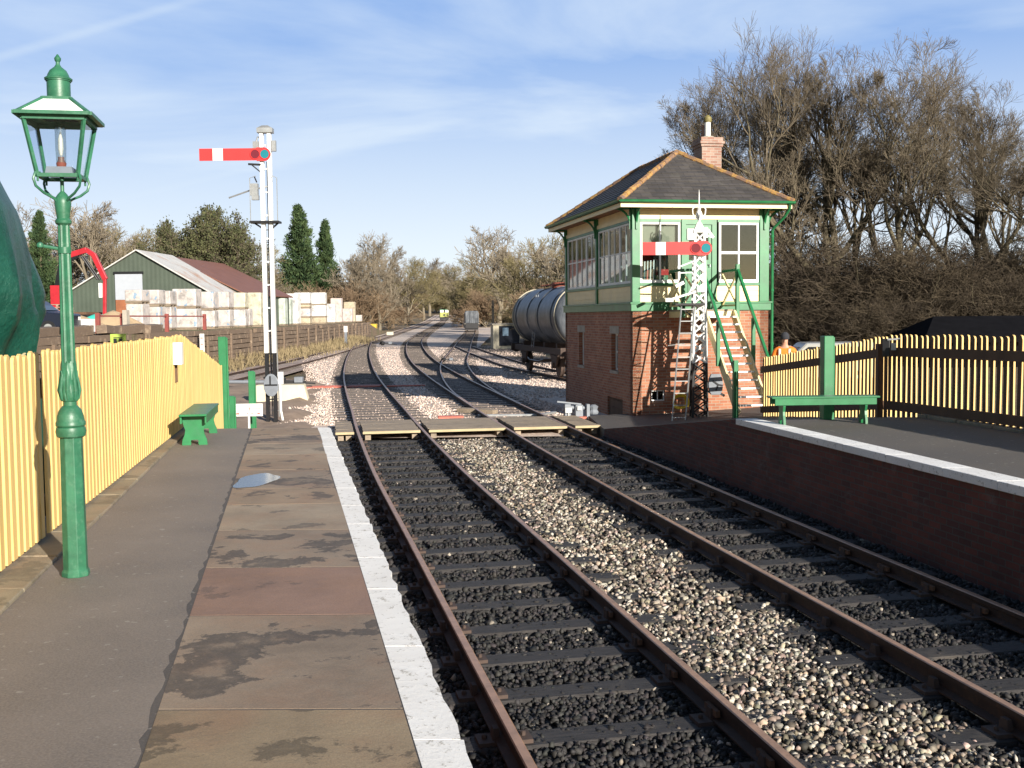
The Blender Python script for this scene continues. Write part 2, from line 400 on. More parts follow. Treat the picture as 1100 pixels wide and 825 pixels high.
L2 = smooth_line([(5.6, -1), (4.22, 6.05), (3.61, 9.15), (2.73, 13.6), (1.9, 18), (1.0, 22.9), (.02, 28.7), (-1.5, 38.2), (-3.05, 48.2), (-5.3, 64.6), (-7.6, 85), (-10.4, 115), (-12.9, 150), (-16, 210), (-20.5, 330), (-24, 420)])
L3 = smooth_line([(-.47, 32), (-1.36, 38), (-2.3, 47), (-3.05, 57), (-3.5, 66), (-4.0, 83), (-5, 114), (-6.4, 165), (-7.2, 193), (-8.5, 230)])
L4 = smooth_line([(-4.6, 100), (-2.5, 81), (-1.2, 70.5), (.1, 60), (1.15, 54), (2.15, 49.3), (3.2, 44.5), (5.0, 39), (7.6, 33), (9.6, 29)])
LS = smooth_line([(-9.6, 4), (-12.3, 24), (-12.9, 44), (-13.25, 62), (-13.9, 80), (-15.1, 102), (-17.5, 140), (-21, 210), (-24.5, 330), (-28, 420)])
def left_edge_x(y): return -.16 - .2118 * (y - 3.91)
def joint_x(y): return -1.43 - .2073 * (y - 3.93)
def kerb_x(y): return -2.95 - .193 * (y - 6.05)
def lfence_x(y): return -3.43 - .178 * (y - 7.05)
def right_edge_x(y): return 3.61 + .182 * (17.24 - y)
PZ = .92
def wallx(y): return -17.5 - max(0, min(y, 330) - 90) * .058
# ---------------------------------------------------------------- ground, ballast, platforms
def grid_sheet(name, xs, ys, zf, mat, parent=None):
    V_ = np.array([(x, y, zf(x, y)) for y in ys for x in xs]); nx = len(xs)
    Q = np.array([(j * nx + i, j * nx + i + 1, (j + 1) * nx + i + 1, (j + 1) * nx + i) for j in range(len(ys) - 1) for i in range(nx - 1)])
    return np_mesh(name, V_, Q, mat, parent, smooth=False)
WX = -17.5
def terr(x, y):
    z = -.3 + rise(y)
    sh = wallx(y) - WX
    if x < wallx(y) - .05:
        z = rise(y) + (2.0 if y < 162 else max(-.3, 2.0 - (y - 162) * .06))
    elif x < -14.5 + sh and y < 160: z += (-14.5 + sh - x) * .16 + .1 * math.sin(y * .9) * math.sin(x * 2)
    if x > 6.8 - .17 * (min(y, 30) - 16) and x > 5.9: z += min(.68, (x - 5.9) * .6)
    if x > 3 and y > 60: z += min(1.2, (y - 60) * .03)
    if y > 420: z += (y - 420) * .03
    z += .04 * math.sin(x * 1.3 + y * .7) * math.sin(y * .37)
    return z
xs = sorted(set([-900, -500, -300, -200, -140, -100, -75, -60, -50, -30, -25, -21] + [WX - .1, WX - .02] + [-17 + i * .8 for i in range(6)] + [-12 + i * 1.5 for i in range(20)] + [5.9, 6.8, 20, 25, 32, 40, 55, 80, 120, 200, 300, 500, 900]))
ys = sorted(set([-60, -30, -15] + [-8 + i * 2 for i in range(60)] + [115, 120, 130, 140, 155, 170, 190, 210, 240, 270, 300, 330, 370, 420, 500, 700, 1200]))
def ground_sheet():
    rows = []
    for y in ys:
        sh = wallx(y) - WX
        rows.append([(x + (sh if -31 < x < -12.5 else 0)) for x in xs])
        for i in range(1, len(xs)): rows[-1][i] = max(rows[-1][i], rows[-1][i - 1] + .01)
    V_ = np.array([(x, y, terr(x, y)) for y, r in zip(ys, rows) for x in r]); nx = len(xs)
    Q = np.array([(j * nx + i, j * nx + i + 1, (j + 1) * nx + i + 1, (j + 1) * nx + i) for j in range(len(ys) - 1) for i in range(nx - 1)])
    return np_mesh('ground', V_, Q, 'ground')
struct(ground_sheet())

def strip(name, line, halfw, zf, mat, y0, y1, step=1.5, side=None):
    ys_ = np.arange(y0, y1 + .01, step); V_ = []; Q = []
    for i, y in enumerate(ys_):
        c = xat(line, y); a, b = (c - halfw, c + halfw) if side is None else side(y)
        V_ += [(a, y, zf(y)), ((a + b) / 2, y, zf(y)), (b, y, zf(y))]
    n = len(ys_)
    for i in range(n - 1):
        for k in range(2): Q.append((i * 3 + k, i * 3 + k + 1, (i + 1) * 3 + k + 1, (i + 1) * 3 + k))
    return np_mesh(name, np.array(V_), np.array(Q), mat)
def lbound(y): return float(np.interp(y, [24, 33, 50, 62, 76, 100], [-5.2, -6.6, -9.2, -11.8, -14.4, -15.2]))
def balz(y):
    t = min(1, max(0, (y - 24) / 3)); return -.215 + .075 * t + rise(y)
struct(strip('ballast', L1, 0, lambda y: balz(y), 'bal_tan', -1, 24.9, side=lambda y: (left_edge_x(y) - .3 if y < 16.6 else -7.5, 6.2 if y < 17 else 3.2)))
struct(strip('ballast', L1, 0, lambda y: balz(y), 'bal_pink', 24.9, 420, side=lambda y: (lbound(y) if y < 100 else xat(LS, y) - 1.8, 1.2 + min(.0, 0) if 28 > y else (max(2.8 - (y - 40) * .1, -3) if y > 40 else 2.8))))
struct(strip('oily_and_shaded_ballast', L1, 1.2, lambda y: balz(y) + .004, 'bal_dark', -1, 24.9))
struct(strip('oily_and_shaded_ballast', L2, 1.2, lambda y: balz(y) + .008, 'bal_dark', -1, 24.9))
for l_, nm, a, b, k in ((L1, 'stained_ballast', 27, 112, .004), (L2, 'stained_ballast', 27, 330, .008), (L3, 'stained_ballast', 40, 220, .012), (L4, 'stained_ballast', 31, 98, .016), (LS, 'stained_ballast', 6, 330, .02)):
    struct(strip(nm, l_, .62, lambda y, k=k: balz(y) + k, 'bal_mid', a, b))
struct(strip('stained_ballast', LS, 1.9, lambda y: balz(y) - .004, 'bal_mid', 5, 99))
struct(strip('oily_and_shaded_ballast', L4, 2.6, lambda y: balz(y) - .006, 'bal_dark', 30.5, 70))  # dark colour of this bed stands for shadow on the tank siding

# loose stones
def ico():
    t = (1 + 5 ** .5) / 2
    v = np.array([(-1, t, 0), (1, t, 0), (-1, -t, 0), (1, -t, 0), (0, -1, t), (0, 1, t), (0, -1, -t), (0, 1, -t), (t, 0, -1), (t, 0, 1), (-t, 0, -1), (-t, 0, 1)], float)
    v /= np.linalg.norm(v[0])
    f = np.array([(0,11,5),(0,5,1),(0,1,7),(0,7,10),(0,10,11),(1,5,9),(5,11,4),(11,10,2),(10,7,6),(7,1,8),(3,9,4),(3,4,2),(3,2,6),(3,6,8),(3,8,9),(4,9,5),(2,4,11),(6,2,10),(8,6,7),(9,8,1)])
    return v, f
def stones(name, pts, zs, sizes, cols, seed=1):
    g = np.random.default_rng(seed); v, f = ico(); n = len(pts)
    P = v[None] * (1 + g.uniform(-.4, .35, (n, 12, 1)))
    P = P * g.uniform([.75, .6, .45], [1.25, 1, .8], (n, 3))[:, None]
    q = g.normal(size=(n, 4)); q /= np.linalg.norm(q, axis=1)[:, None]; w, x, y, z = q.T
    Rm = np.stack([1-2*(y*y+z*z), 2*(x*y-z*w), 2*(x*z+y*w), 2*(x*y+z*w), 1-2*(x*x+z*z), 2*(y*z-x*w), 2*(x*z-y*w), 2*(y*z+x*w), 1-2*(x*x+y*y)], 1).reshape(n, 3, 3)
    P = np.einsum('nij,nkj->nki', Rm, P) * sizes[:, None, None]
    P += np.stack([pts[:, 0], pts[:, 1], zs], 1)[:, None]
    F = (f[None] + (np.arange(n) * 12)[:, None, None]).reshape(-1, 3)
    C = np.repeat(np.concatenate([cols, np.ones((n, 1))], 1), 12, 0)
    o = np_mesh(name, P.reshape(-1, 3), None, 'stone', colors=C, tris=F); o['kind'] = 'stuff'
    return o
def scatter(y0, y1, dens, smin, smax, seed, name, part):
    g = np.random.default_rng(seed); W = 8.5; n = int(dens * W * (y1 - y0))
    y = g.uniform(y0, y1, n)
    yy = np.linspace(y0, y1, 60)
    c1 = np.interp(y, yy, [xat(L1, t) for t in yy]); c2 = np.interp(y, yy, [xat(L2, t) for t in yy])
    x = c1 - 1.9 + g.uniform(0, W, n)
    d = np.minimum(np.abs(x - c1), np.abs(x - c2))
    dmid = np.abs(x - (c1 + c2) / 2 + .16)
    le = -.16 - .2118 * (y - 3.91); re = 3.61 + .182 * (17.24 - y)
    ok = (x > le + .04) & (x < re - .02) & (y < 24.2 + .1 * x + .3)
    # keep rail and sleeper ends clear
    drail = np.minimum(np.abs(np.abs(x - c1) - .752), np.abs(np.abs(x - c2) - .752)); ok &= drail > .06
    wob = .12 * np.sin(y * 2.1) + .08 * np.sin(y * 5.3 + 1)
    light = (x > c1) & (x < c2) & (dmid < .64 + wob + g.normal(0, .15, n))
    ok &= light == (part == 'light')
    x, y, light = x[ok], y[ok], light[ok]; n = len(x)
    s = smin + (smax - smin) * 1.25 * g.random(n) ** 1.6
    if part == 'light':
        base = np.array([.3, .26, .215]) * (.1 + 1.6 * g.random((n, 1)) ** 1.5) * g.uniform([.9, .93, .82], [1.15, 1.03, 1.04], (n, 3))
        hi = g.random(n) < .14; base[hi] = np.array([.55, .5, .42]) * g.uniform(.8, 1.2, (hi.sum(), 1))
    else:
        base = np.array([.022, .02, .0195]) * g.uniform(.4, 2.0, (n, 1)) * g.uniform(.92, 1.08, (n, 3))
        hi = g.random(n) < .012; base[hi] = np.array([.36, .31, .25]) * g.uniform(.6, 1.2, (hi.sum(), 1))
    z = -.2 + g.uniform(-.012, .014, n) + (.008 if part == 'light' else 0)
    return stones(name, np.stack([x, y], 1), z, s, np.clip(base, 0, 1), seed + 5)
scatter(3.2, 10, 900, .017, .036, 1, 'pale_ballast_stones', 'light'); scatter(10, 24.6, 520, .02, .04, 2, 'pale_ballast_stones', 'light')
scatter(3.2, 10, 800, .017, .035, 3, 'oily_ballast_stones', 'dark'); scatter(10, 24.6, 330, .02, .042, 4, 'oily_ballast_stones', 'dark')
def far_scatter():
    g = np.random.default_rng(9); n = 34000
    y = 27.5 + 75 * g.random(n) ** 1.5
    lb = np.interp(y, [24, 33, 50, 62, 76, 100], [-5.2, -6.6, -9.2, -11.8, -14.4, -15.2]); x = lb - .4 + g.random(n) * (3 - lb)
    s = g.uniform(.025, .05, n)
    c = np.array([.68, .54, .46]) * g.uniform(.45, 1.35, (n, 1))
    c1 = np.interp(y, np.linspace(27, 103, 90), [xat(L1, t) for t in np.linspace(27, 103, 90)]); c2 = np.interp(y, np.linspace(27, 103, 90), [xat(L2, t) for t in np.linspace(27, 103, 90)])
    d = np.minimum(np.abs(x - c1), np.abs(x - c2)); ok = (np.abs(d - .752) > .1) & (x < 2.4); c[d < 1.2] *= .6
    ok &= ~((d < 1.2) & (g.random(n) < .72)); ok &= ~((x > 2.3 - .19 * (y - 28)) & (y > 26) & (y < 36)) 
    stones('pink_ballast_stones', np.stack([x, y], 1)[ok], np.full(ok.sum(), -.135), s[ok], np.clip(c[ok], 0, 1), 3)
far_scatter()

# ---- left platform
plat = MB(); ysP = [-4 + i * 1.0 for i in range(21)] + [16.5]
def ribbon(mb, fa, fb, ys_, z, m=None, zf=None):
    P = []
    for y in ys_:
        zz = z if zf is None else zf(y); P += [(fa(y), y, zz), (fb(y), y, zz)]
    mb.add(P, [(2 * i, 2 * i + 1, 2 * i + 3, 2 * i + 2) for i in range(len(ys_) - 1)], m)
# body (sooty brick face)
mbp = MB()
P = []
for y in ysP: P += [(left_edge_x(y) - .06, y, -.28), (left_edge_x(y) - .06, y, PZ - .09), (lfence_x(y) - .6, y, PZ - .09), (lfence_x(y) - .6, y, -.28)]
n = len(ysP); F = []
for i in range(n - 1):
    for k in range(4): F.append((4 * i + k, 4 * i + (k + 1) % 4, 4 * (i + 1) + (k + 1) % 4, 4 * (i + 1) + k))
F += [(3, 2, 1, 0), tuple(4 * (n - 1) + k for k in range(4))]
mbp.add(P, F)
pl = struct(mbp.build('platform', 'brickdark'))
def wedge(name, fa, fb, y0, y1, z1, th, mat, parent, gap=0., bevel=.006, n=6, jitter=None, skew=0., skew1=None, jamp=.012):
    mb = MB(); P = []
    ys_ = [y0 + gap + (y1 - y0 - 2 * gap) * i / n for i in range(n + 1)]
    for i, y in enumerate(ys_):
        a, b = fa(y), fb(y)
        if jitter: b += jitter.uniform(-jamp, jamp)
        sk_ = skew + ((skew if skew1 is None else skew1) - skew) * i / n
        P += [(a, y, z1 - th), (b, y + sk_, z1 - th), (b, y + sk_, z1), (a, y, z1)]
    F = [(0, 1, 2, 3), tuple(4 * n + k for k in (3, 2, 1, 0))]
    for i in range(n):
        for k in range(4): F.append((4 * i + k, 4 * (i + 1) + k, 4 * (i + 1) + (k + 1) % 4, 4 * i + (k + 1) % 4))
    mb.add(P, F); return mb.build(name, mat, parent, bevel=bevel)
jt = random.Random(3)
wedge('asphalt_surface', lambda y: kerb_x(y) + .002, lambda y: joint_x(y) - .014, -4, 16.5, PZ, .1, 'asphalt', pl, n=170, bevel=0, jitter=jt, jamp=.016)
# dark filler in the joint and beneath the slabs
wedge('joint_filler', lambda y: joint_x(y) - .08, lambda y: left_edge_x(y) - .012, -4, 16.47, PZ - .0008, .075, 'path', pl, n=20, bevel=0)
joints = [-4, -2.7, -1.2, .1, 1.3, 2.3, 3.35, 4.53, 6.0, 7.17, 8.46, 9.63, 10.6, 11.9, 13.2, 14.4, 15.4, 16.5]
mats_ = ['slab_b', 'slab_a', 'slab_e', 'slab_b', 'slab_a', 'slab_b', 'slab_d', 'slab_b', 'slab_c', 'slab_b', 'slab_e', 'slab_a', 'slab_b', 'slab_a', 'slab_e', 'slab_b', 'slab_a']
skw = [jt.uniform(-.06, .06) for _ in joints]
for i, ((a, b), k) in enumerate(zip(zip(joints, joints[1:]), mats_)):
    wedge('paving_slab', lambda y: joint_x(y) + .012, lambda y: left_edge_x(y) - .192, a, b, PZ + jt.uniform(.0005, .002), .06, k, pl, gap=.009, bevel=0, skew=skw[i], skew1=skw[i + 1])
y = -4.; 
while y < 16.4:
    d = min(jt.uniform(.85, 1.25), 16.5 - y)
    wedge('edge_slab', lambda y: left_edge_x(y) - .19, lambda y: left_edge_x(y) + 0, y, y + d, PZ + .0015, .09, 'edge', pl, gap=.004, bevel=0, n=8, jitter=jt); y += d
y = -4.
while y < 16.4:
    d = min(jt.uniform(.8, 1.0), 16.5 - y)
    wedge('kerb_stone', lambda y: lfence_x(y) - .35, lambda y: kerb_x(y), y, y + d, PZ + .02 + jt.uniform(0, .01), .1, 'kerbstone', pl, gap=.004, bevel=.01); y += d
def ramp_z(y): return max(-.0, PZ - (y - 16.5) * .92 / 7.6)
mb = MB(); ysR = [16.5 + i * .95 for i in range(9)]
P = []
for y in ysR:
    xb = -2.83 - .205 * (y - 16.5); z = ramp_z(y) - .004
    P += [(xb, y, -.28), (xb, y, z), (lfence_x(y) - .7, y, z), (lfence_x(y) - .7, y, -.28)]
n = len(ysR); F = [(3, 2, 1, 0), tuple(4 * (n - 1) + k for k in range(4))]
for i in range(n - 1):
    for k in range(4): F.append((4 * i + k, 4 * i + (k + 1) % 4, 4 * (i + 1) + (k + 1) % 4, 4 * (i + 1) + k))
mb.add(P, F); struct(mb.build('platform_ramp', 'asphalt'))
# rain puddle in the hollow of a slab
mb = MB(); c = Vector((-2.68, 11.1)); P = [(c.x, c.y, PZ + .006)]; k = 26
for i in range(k):
    t = 2 * math.pi * i / k; r = 1 + .08 * math.sin(3 * t + 1) + .07 * math.sin(5 * t)
    P.append((c.x +   .2 * r * math.cos(t), c.y + .5 * r * math.sin(t), PZ + .006))
mb.add(P, [(0, i + 1, (i + 1) % k + 1) for i in range(k)])
m_, nt_, b_ = new_mat('puddle_water'); b_.inputs['Base Color'].default_value = (.05, .07, .11, 1); b_.inputs['Roughness'].default_value = .12; b_.inputs['IOR'].default_value = 1.33; b_.inputs['Specular IOR Level'].default_value = .5  # blue in the base colour stands for reflected sky
n_ = noise(nt_, coords(nt_, 'pos'), 6); bump(nt_, b_, n_, .08, .01); M['puddle'] = m_
struct(mb.build('puddle', 'puddle'))
# ---- right platform
ysQ = [-4 + i for i in range(21)] + [17.24]
def rfence_x(y):
    return float(np.interp(y, [-4, 15.1, 18.4, 24.5, 30], [11.0, 7.15, 6.45, 5.72, 5.1]))
mb = MB(); P = []
for y in ysQ: P += [(right_edge_x(y) + .04, y, -.28), (right_edge_x(y) + .04, y, PZ - .09), (rfence_x(y) + 2.5, y, PZ - .09), (rfence_x(y) + 2.5, y, -.28)]
n = len(ysQ); F = [(0, 1, 2, 3), tuple(4 * (n - 1) + k for k in (3, 2, 1, 0))]
for i in range(n - 1):
    for k in range(4): F.append((4 * i + k, 4 * (i + 1) + k, 4 * (i + 1) + (k + 1) % 4, 4 * i + (k + 1) % 4))
mb.add(P, F); pr = struct(mb.build('platform', 'brickdark'))
wedge('asphalt_surface', lambda y: right_edge_x(y) + .34, lambda y: rfence_x(y) - .12, -4, 17.24, PZ, .1, 'asphalt2', pr, n=30, bevel=0)
wedge('verge', lambda y: rfence_x(y) - .119, lambda y: rfence_x(y) + 2.5, -4, 17.24, PZ - .02, .1, 'ground', pr, n=30, bevel=0)
y = -4.
while y < 17.2:
    d = min(jt.uniform(.85, 1.2), 17.24 - y)
    wedge('edge_slab', lambda y: right_edge_x(y), lambda y: right_edge_x(y) + .34, y, y + d, PZ + .004 + jt.uniform(0, .0015), .095, 'edge', pr, gap=.004, bevel=.006, n=4); y += d
y = 4.
while y < 17.2:
    d = min(jt.uniform(.5, .9), 17.24 - y)
    wedge('kerb_stone', lambda y: rfence_x(y) - .14, lambda y: rfence_x(y) + .14, y, y + d, PZ + .03 + jt.uniform(0, .03), .1, 'kerbstone', pr, gap=.01, bevel=.012, n=2); y += d
# right ramp
mb = MB(); P = []; K = 8
for i in range(K + 1):
    t = i / K
    a = Vector((3.66, 17.24, PZ - .004)).lerp(Vector((2.12, 24.6, .0)), t); b = Vector((8.6, 17.24, PZ - .02)).lerp(Vector((7.2, 25.4, .3)), t)
    P += [(a.x, a.y, -.3), a, b, (b.x, b.y, -.3)]
F = [(0, 1, 2, 3), tuple(4 * K + k for k in (3, 2, 1, 0))]
for i in range(K):
    for k in range(4): F.append((4 * i + k, 4 * (i + 1) + k, 4 * (i + 1) + (k + 1) % 4, 4 * i + (k + 1) % 4))
mb.add(P, F, 0)
o = mb.build('platform_ramp', ['brickdark', 'path'])
for p in o.data.polygons:
    if p.normal.z > .8: p.material_index = 1
struct(o)
mb = MB(); mb.add([(2.12, 24.61, -.004), (7.2, 25.41, .296), (7.2, 28.2, .2), (2.0, 28.0, -.01), (2.12, 24.61, -.35), (7.2, 25.41, -.35), (7.2, 28.2, -.35), (2.0, 28.0, -.35)],
   [(0, 1, 2, 3), (0, 4, 5, 1), (3, 2, 6, 7), (0, 3, 7, 4), (1, 5, 6, 2)])
struct(mb.build('path', 'path'))
# dirt area left of the tracks, before the yard line
def dz(x, y): return -.05 + .1 * math.sin(x * 1.7) * math.sin(y * 1.1) + .03 * math.sin(5 * x + 3 * y) - (.2 if x > lbound(y) + .3 else 0)
o = grid_sheet('dirt_ground', [-16 + i * .5 for i in range(24)], [23.8 + i * .5 for i in range(46)], dz, 'dirt'); struct(o)

# ---------------------------------------------------------------- tracks
RP = [(-.07, 0), (-.07, .012), (-.012, .03), (-.01, .1), (-.034, .112), (-.034, .145), (-.026, .152), (.026, .152), (.034, .145), (.034, .112), (.01, .1), (.012, .03), (.07, .012), (.07, 0)]
def sweep_rail(line, off, y0=None, y1=None, zo=0):
    pts = [p for p in line if (y0 is None or p.y >= y0) and (y1 is None or p.y <= y1)]
    V_ = []; k = len(RP)
    for i, p in enumerate(pts):
        d = (pts[min(i + 1, len(pts) - 1)] - pts[max(0, i - 1)]).normalized(); nx, ny = d.y, -d.x
        if d.y < 0: nx, ny = -nx, -ny
        for a, z in RP: V_.append((p.x + nx * (off + a), p.y + ny * (off + a), z - .152 + rise(p.y) + zo))
    Q = []; m = []
    for i in range(len(pts) - 1):
        for j in range(k):
            Q.append((i * k + j, i * k + (j + 1) % k, (i + 1) * k + (j + 1) % k, (i + 1) * k + j)); m.append(1 if 5 <= j <= 7 else 0)
    mb = MB(); mb.add(V_, Q); mb.m = m; return mb
slp = MB().box((0, 0, -.0625), (2.6, .25, .125))
def sleeper_mesh(mat):
    o = MB().box((0, 0, -.0625), (2.6, .25, .125)).build('sleeper', mat, bevel=.008); return o
def chair_mesh():
    mb = MB()
    mb.box((0, 0, .012), (.36, .17, .03)); mb.box((-.055, 0, .055), (.05, .1, .09), tap=.7); mb.box((.058, 0, .055), (.05, .1, .09), tap=.7)
    mb.box((-.045, .0, .08), (.03, .2, .045), m=1)
    for x in (-.13, .13): mb.lathe([(.018, 0), (.018, .02), (.008, .028)], 6, (x, 0, .027))
    return mb
cm = chair_mesh().build('rail_chair', ['chair', 'brownwood'])
ch_me = cm.data; bpy.data.objects.remove(cm)
slA = sleeper_mesh('sleeper'); slB = sleeper_mesh('sleeperold'); meA, meB = slA.data, slB.data
modsrc = slA
def track(label, line, y0, y1, nind, near_old=24.5, spacing=.82, zo=0, chairs_to=24, rails=((None, None), (None, None)), skip=lambda y: False, ext=None):
    t = thing('railway_track', label, 'railway track', (0, 0, 0), 0, 'railway tracks')
    for s, rr in zip((-1, 1), rails):
        sweep_rail(line, s * .752, rr[0], rr[1], zo).build('rail', ['rail', 'railtop'], t, smooth=False)
    # walk along the line
    pts = line if line[0].y < line[-1].y else line[::-1]
    acc = 0; cnt = 0; rest = MB(); jr = random.Random(len(label))
    nxt = spacing
    for a, b in zip(pts, pts[1:]):
        L = (b - a).length
        while nxt <= acc + L:
            p = a.lerp(b, (nxt - acc) / L); nxt += spacing
            if p.y < y0 or p.y > y1 or skip(p.y): continue
            d = (b - a).normalized(); ang = math.atan2(d.y, d.x) - math.pi / 2 + jr.uniform(-.015, .015)
            z = (-.168 + rise(p.y) if p.y < 24.5 else balz(p.y) + .03) + zo + jr.uniform(-.006, .004)
            w = ext(p.y) if ext else 1
            old = p.y > near_old
            if cnt < nind:
                o = bpy.data.objects.new('sleeper', meB if old else meA); COL.objects.link(o); o.parent = t
                o.location = (p.x, p.y, z); o.rotation_euler = (0, 0, ang); o.scale = (w, 1, 1)
                md = o.modifiers.new('bevel', 'BEVEL'); md.width = .008; md.segments = 1
                if p.y < chairs_to:
                    for s in (-1, 1):
                        c = bpy.data.objects.new('rail_chair', ch_me); COL.objects.link(c); c.parent = o; c.location = (s * .752, 0, 0)
                        c.rotation_euler = (0, 0, 0 if s > 0 else math.pi)
            else: rest.box((p.x, p.y, z - .0625), (2.6 * w, .25, .125), rz=ang)
            cnt += 1
        acc += L
    if rest.f: r = rest.build('sleeper', 'sleeperold', t); r['kind'] = 'stuff'
    return t
cross = lambda y: 24.0 < y < 27.9
track('nearest running track of rusty rails running past the white platform edge', L1, 2.5, 112, 100, chairs_to=24, skip=cross)
track('second running track between the pale ballast strip and the right brick platform wall', L2, 2.5, 300, 100, zo=.0, chairs_to=24, skip=lambda y: 24.6 < y < 28.2)
track('siding curving off to the distant open wagon', L3, 40, 225, 60, zo=-.006)
track('siding under the grey tank wagon', L4, 30, 97, 60, zo=-.01, chairs_to=0)
track('brown rusty yard line along the timber retaining wall', LS, 24, 300, 60, zo=-.012, chairs_to=0)
for o in (slA, slB): bpy.data.objects.remove(o)
# check rails in the two inner four-foots near the points (wing rails)
# ---------------------------------------------------------------- boarded crossing
cr = thing('boarded_crossing', 'weathered timber foot crossing laid over both tracks', 'foot crossing', (0, 0, 0))
u = Vector((.985, .172, 0)); vv = Vector((-.172, .985, 0)); O = Vector((-2.86, 25.0, 0))
def cpt(a, b, z): return O + u * a + vv * b + Vector((0, 0, z))
segs = [(-1.28, -.86), (-.66, .66), (.86, 2.66), (2.86, 4.14), (4.34, 4.95)]
crng = random.Random(4)
for a, b in segs:
    mb = MB()
    for i in range(9):
        y0 = -.3 + i * .29
        mb.bar(cpt(a + crng.uniform(0, .02), y0, -.02 + crng.uniform(-.004, .004)), cpt(b - crng.uniform(0, .02), y0, -.02), .275, .06)
    mb.build('board', 'board', cr)
    mb = MB(); mb.bar(cpt(a, -.46, -.022), cpt(b, -.46, -.022), .035, .055); mb.build('edge_board', 'edgewood', cr)
    for q in (a + .12, b - .12):
        mb = MB(); mb.bar(cpt(q, -.35, -.13), cpt(q, 2.2, -.13), .13, .14); mb.build('bearer', 'board', cr)
# red-painted cover boards across track one
o = thing('cable_cover', 'orange-red painted cover boards crossing the nearest track beyond the crossing', 'cable cover')
mb = MB()
for k in (0, .55): mb.bar((-8.15, 42.2 + k, -.1), (-6.75, 42.35 + k, -.1), .3, .05)
for k in (0, .55): mb.bar((-6.55, 42.4 + k, -.1), (-5.25, 42.6 + k, -.1), .3, .05)
M['orange'] = paint('orange_red_paint', (.5, .13, .085), .6, .2, 3, .1, (.3, .12, .08), .5); mb.build('cover_board', 'orange', o)
mb = MB()
mb.bar((-1.95, 27.95, .0), (-1.3, 28.05, .0), .35, .05); mb.bar((-5.0, 42.65, -.1), (-3.5, 42.85, -.1), .3, .05); mb.build('cover_board', 'orange', o)
# ---------------------------------------------------------------- signal box (local: x along front, y back, z up)
A0 = (3.1, 27.4, 0); BA = R(11)
sb = thing('signal_box', 'two storey signal box of red brick with green and cream timber top and slate roof', 'signal box', A0, BA)
W, D = 3.7, 7.15
def wall(mb, p0, ax, L, z0, z1, th, ops, m=None):
    """wall from p0 along ax (unit 2D), thickness inward (left of ax rotated), openings (u0,u1,z0,z1)"""
    ax = Vector((ax[0], ax[1], 0)); inn = Vector((-ax.y, ax.x, 0)); p0 = Vector((p0[0], p0[1], 0))
    us = sorted(set([0, L] + [v for o in ops for v in o[:2]])); zs = sorted(set([z0, z1] + [v for o in ops for v in o[2:]]))
    for a, b in zip(us, us[1:]):
        for c, d in zip(zs, zs[1:]):
            if any(o[0] <= a and b <= o[1] and o[2] <= c and d <= o[3] for o in ops): continue
            q = [p0 + ax * a, p0 + ax * b, p0 + ax * b + inn * th, p0 + ax * a + inn * th]
            P = [Vector((v.x, v.y, c)) for v in q] + [Vector((v.x, v.y, d)) for v in q]
            mb.add(P, [(0, 3, 2, 1), (4, 5, 6, 7), (0, 1, 5, 4), (1, 2, 6, 5), (2, 3, 7, 6), (3, 0, 4, 7)], m)
mb = MB()
wall(mb, (0, 0), (1, 0), W, -.3, 2.74, .23, [(.5, .86, .4, .68)])
# left wall runs back: walk from (0,D) to (0,0) so that inward is +x
lw = [(D - 1.95, D - 1.33, 1.12, 2.12), (D - 5.45, D - 4.85, 1.12, 2.12), (D - 2.35, D - .9, -.3, .38)]
wall(mb, (0, D), (0, -1), D, -.3, 2.74, .23, lw)
wall(mb, (W, 0), (0, 1), D, -.3, 2.74, .23, [])
wall(mb, (W, D), (-1, 0), W, -.3, 2.74, .23, [])
mb.build('brick_base', 'brick', sb)
mb = MB(); mb.b2((.24, .24, -.2), (W - .24, D - .24, -.1)); mb.b2((.24, .24, 2.6), (W - .24, D - .24, 2.7)); mb.build('floor', 'interior', sb)
mb = MB(); mb.b2((W - .1, .17, 2.95), (W - .082, D - .17, 5.3)); mb.b2((.15, D - .1, 2.95), (W - .15, D - .082, 5.3)); mb.build('shade_lining', 'shade_lining', sb)  # added dark sheets stand in for the dimness inside the room
for y0 in (1.33, 4.85):
    mb = MB(); mb.b2((-.012, y0 - .12, 2.122), (.1, y0 + .74, 2.32)); mb.build('lintel', 'concrete', sb)
    mb = MB(); mb.b2((-.03, y0 - .06, 1.04), (.09, y0 + .68, 1.118)); mb.build('sill', 'concrete', sb)
    w = MB(); X = .12
    for a, b in ((y0, y0 + .055), (y0 + .545, y0 + .6)): w.b2((X, a, 1.12), (X + .05, b, 2.12))
    w.b2((X, y0 + .055, 1.12), (X + .05, y0 + .545, 1.18)); w.b2((X, y0 + .055, 2.06), (X + .05, y0 + .545, 2.12)); w.b2((X + .005, y0 + .055, 1.6), (X + .045, y0 + .545, 1.64))
    f = w.build('window', 'white', sb); g = MB(); g.b2((X + .02, y0 + .05, 1.15), (X + .026, y0 + .55, 2.1)); g.build('pane', 'glass', f)
mb = MB(); mb.b2((.05, .92, -.3), (.1, 2.33, .378)); [mb.b2((.03, .92, z), (.05, 2.33, z + .02)) for z in (-.1, .1, .3)]; mb.build('rodding_cover', 'brownwood', sb)
mb = MB()
for a in (.5, .83): mb.b2((a, .05, .4), (a + .03, .1, .68))
for z in (.4, .65): mb.b2((.53, .05, z), (.83, .1, z + .03))
mb.b2((.67, .055, .43), (.69, .095, .65)); vent = mb.build('window', 'white', sb)
mb = MB(); mb.b2((.52, .07, .42), (.84, .075, .66)); mb.build('pane', 'glass', vent)
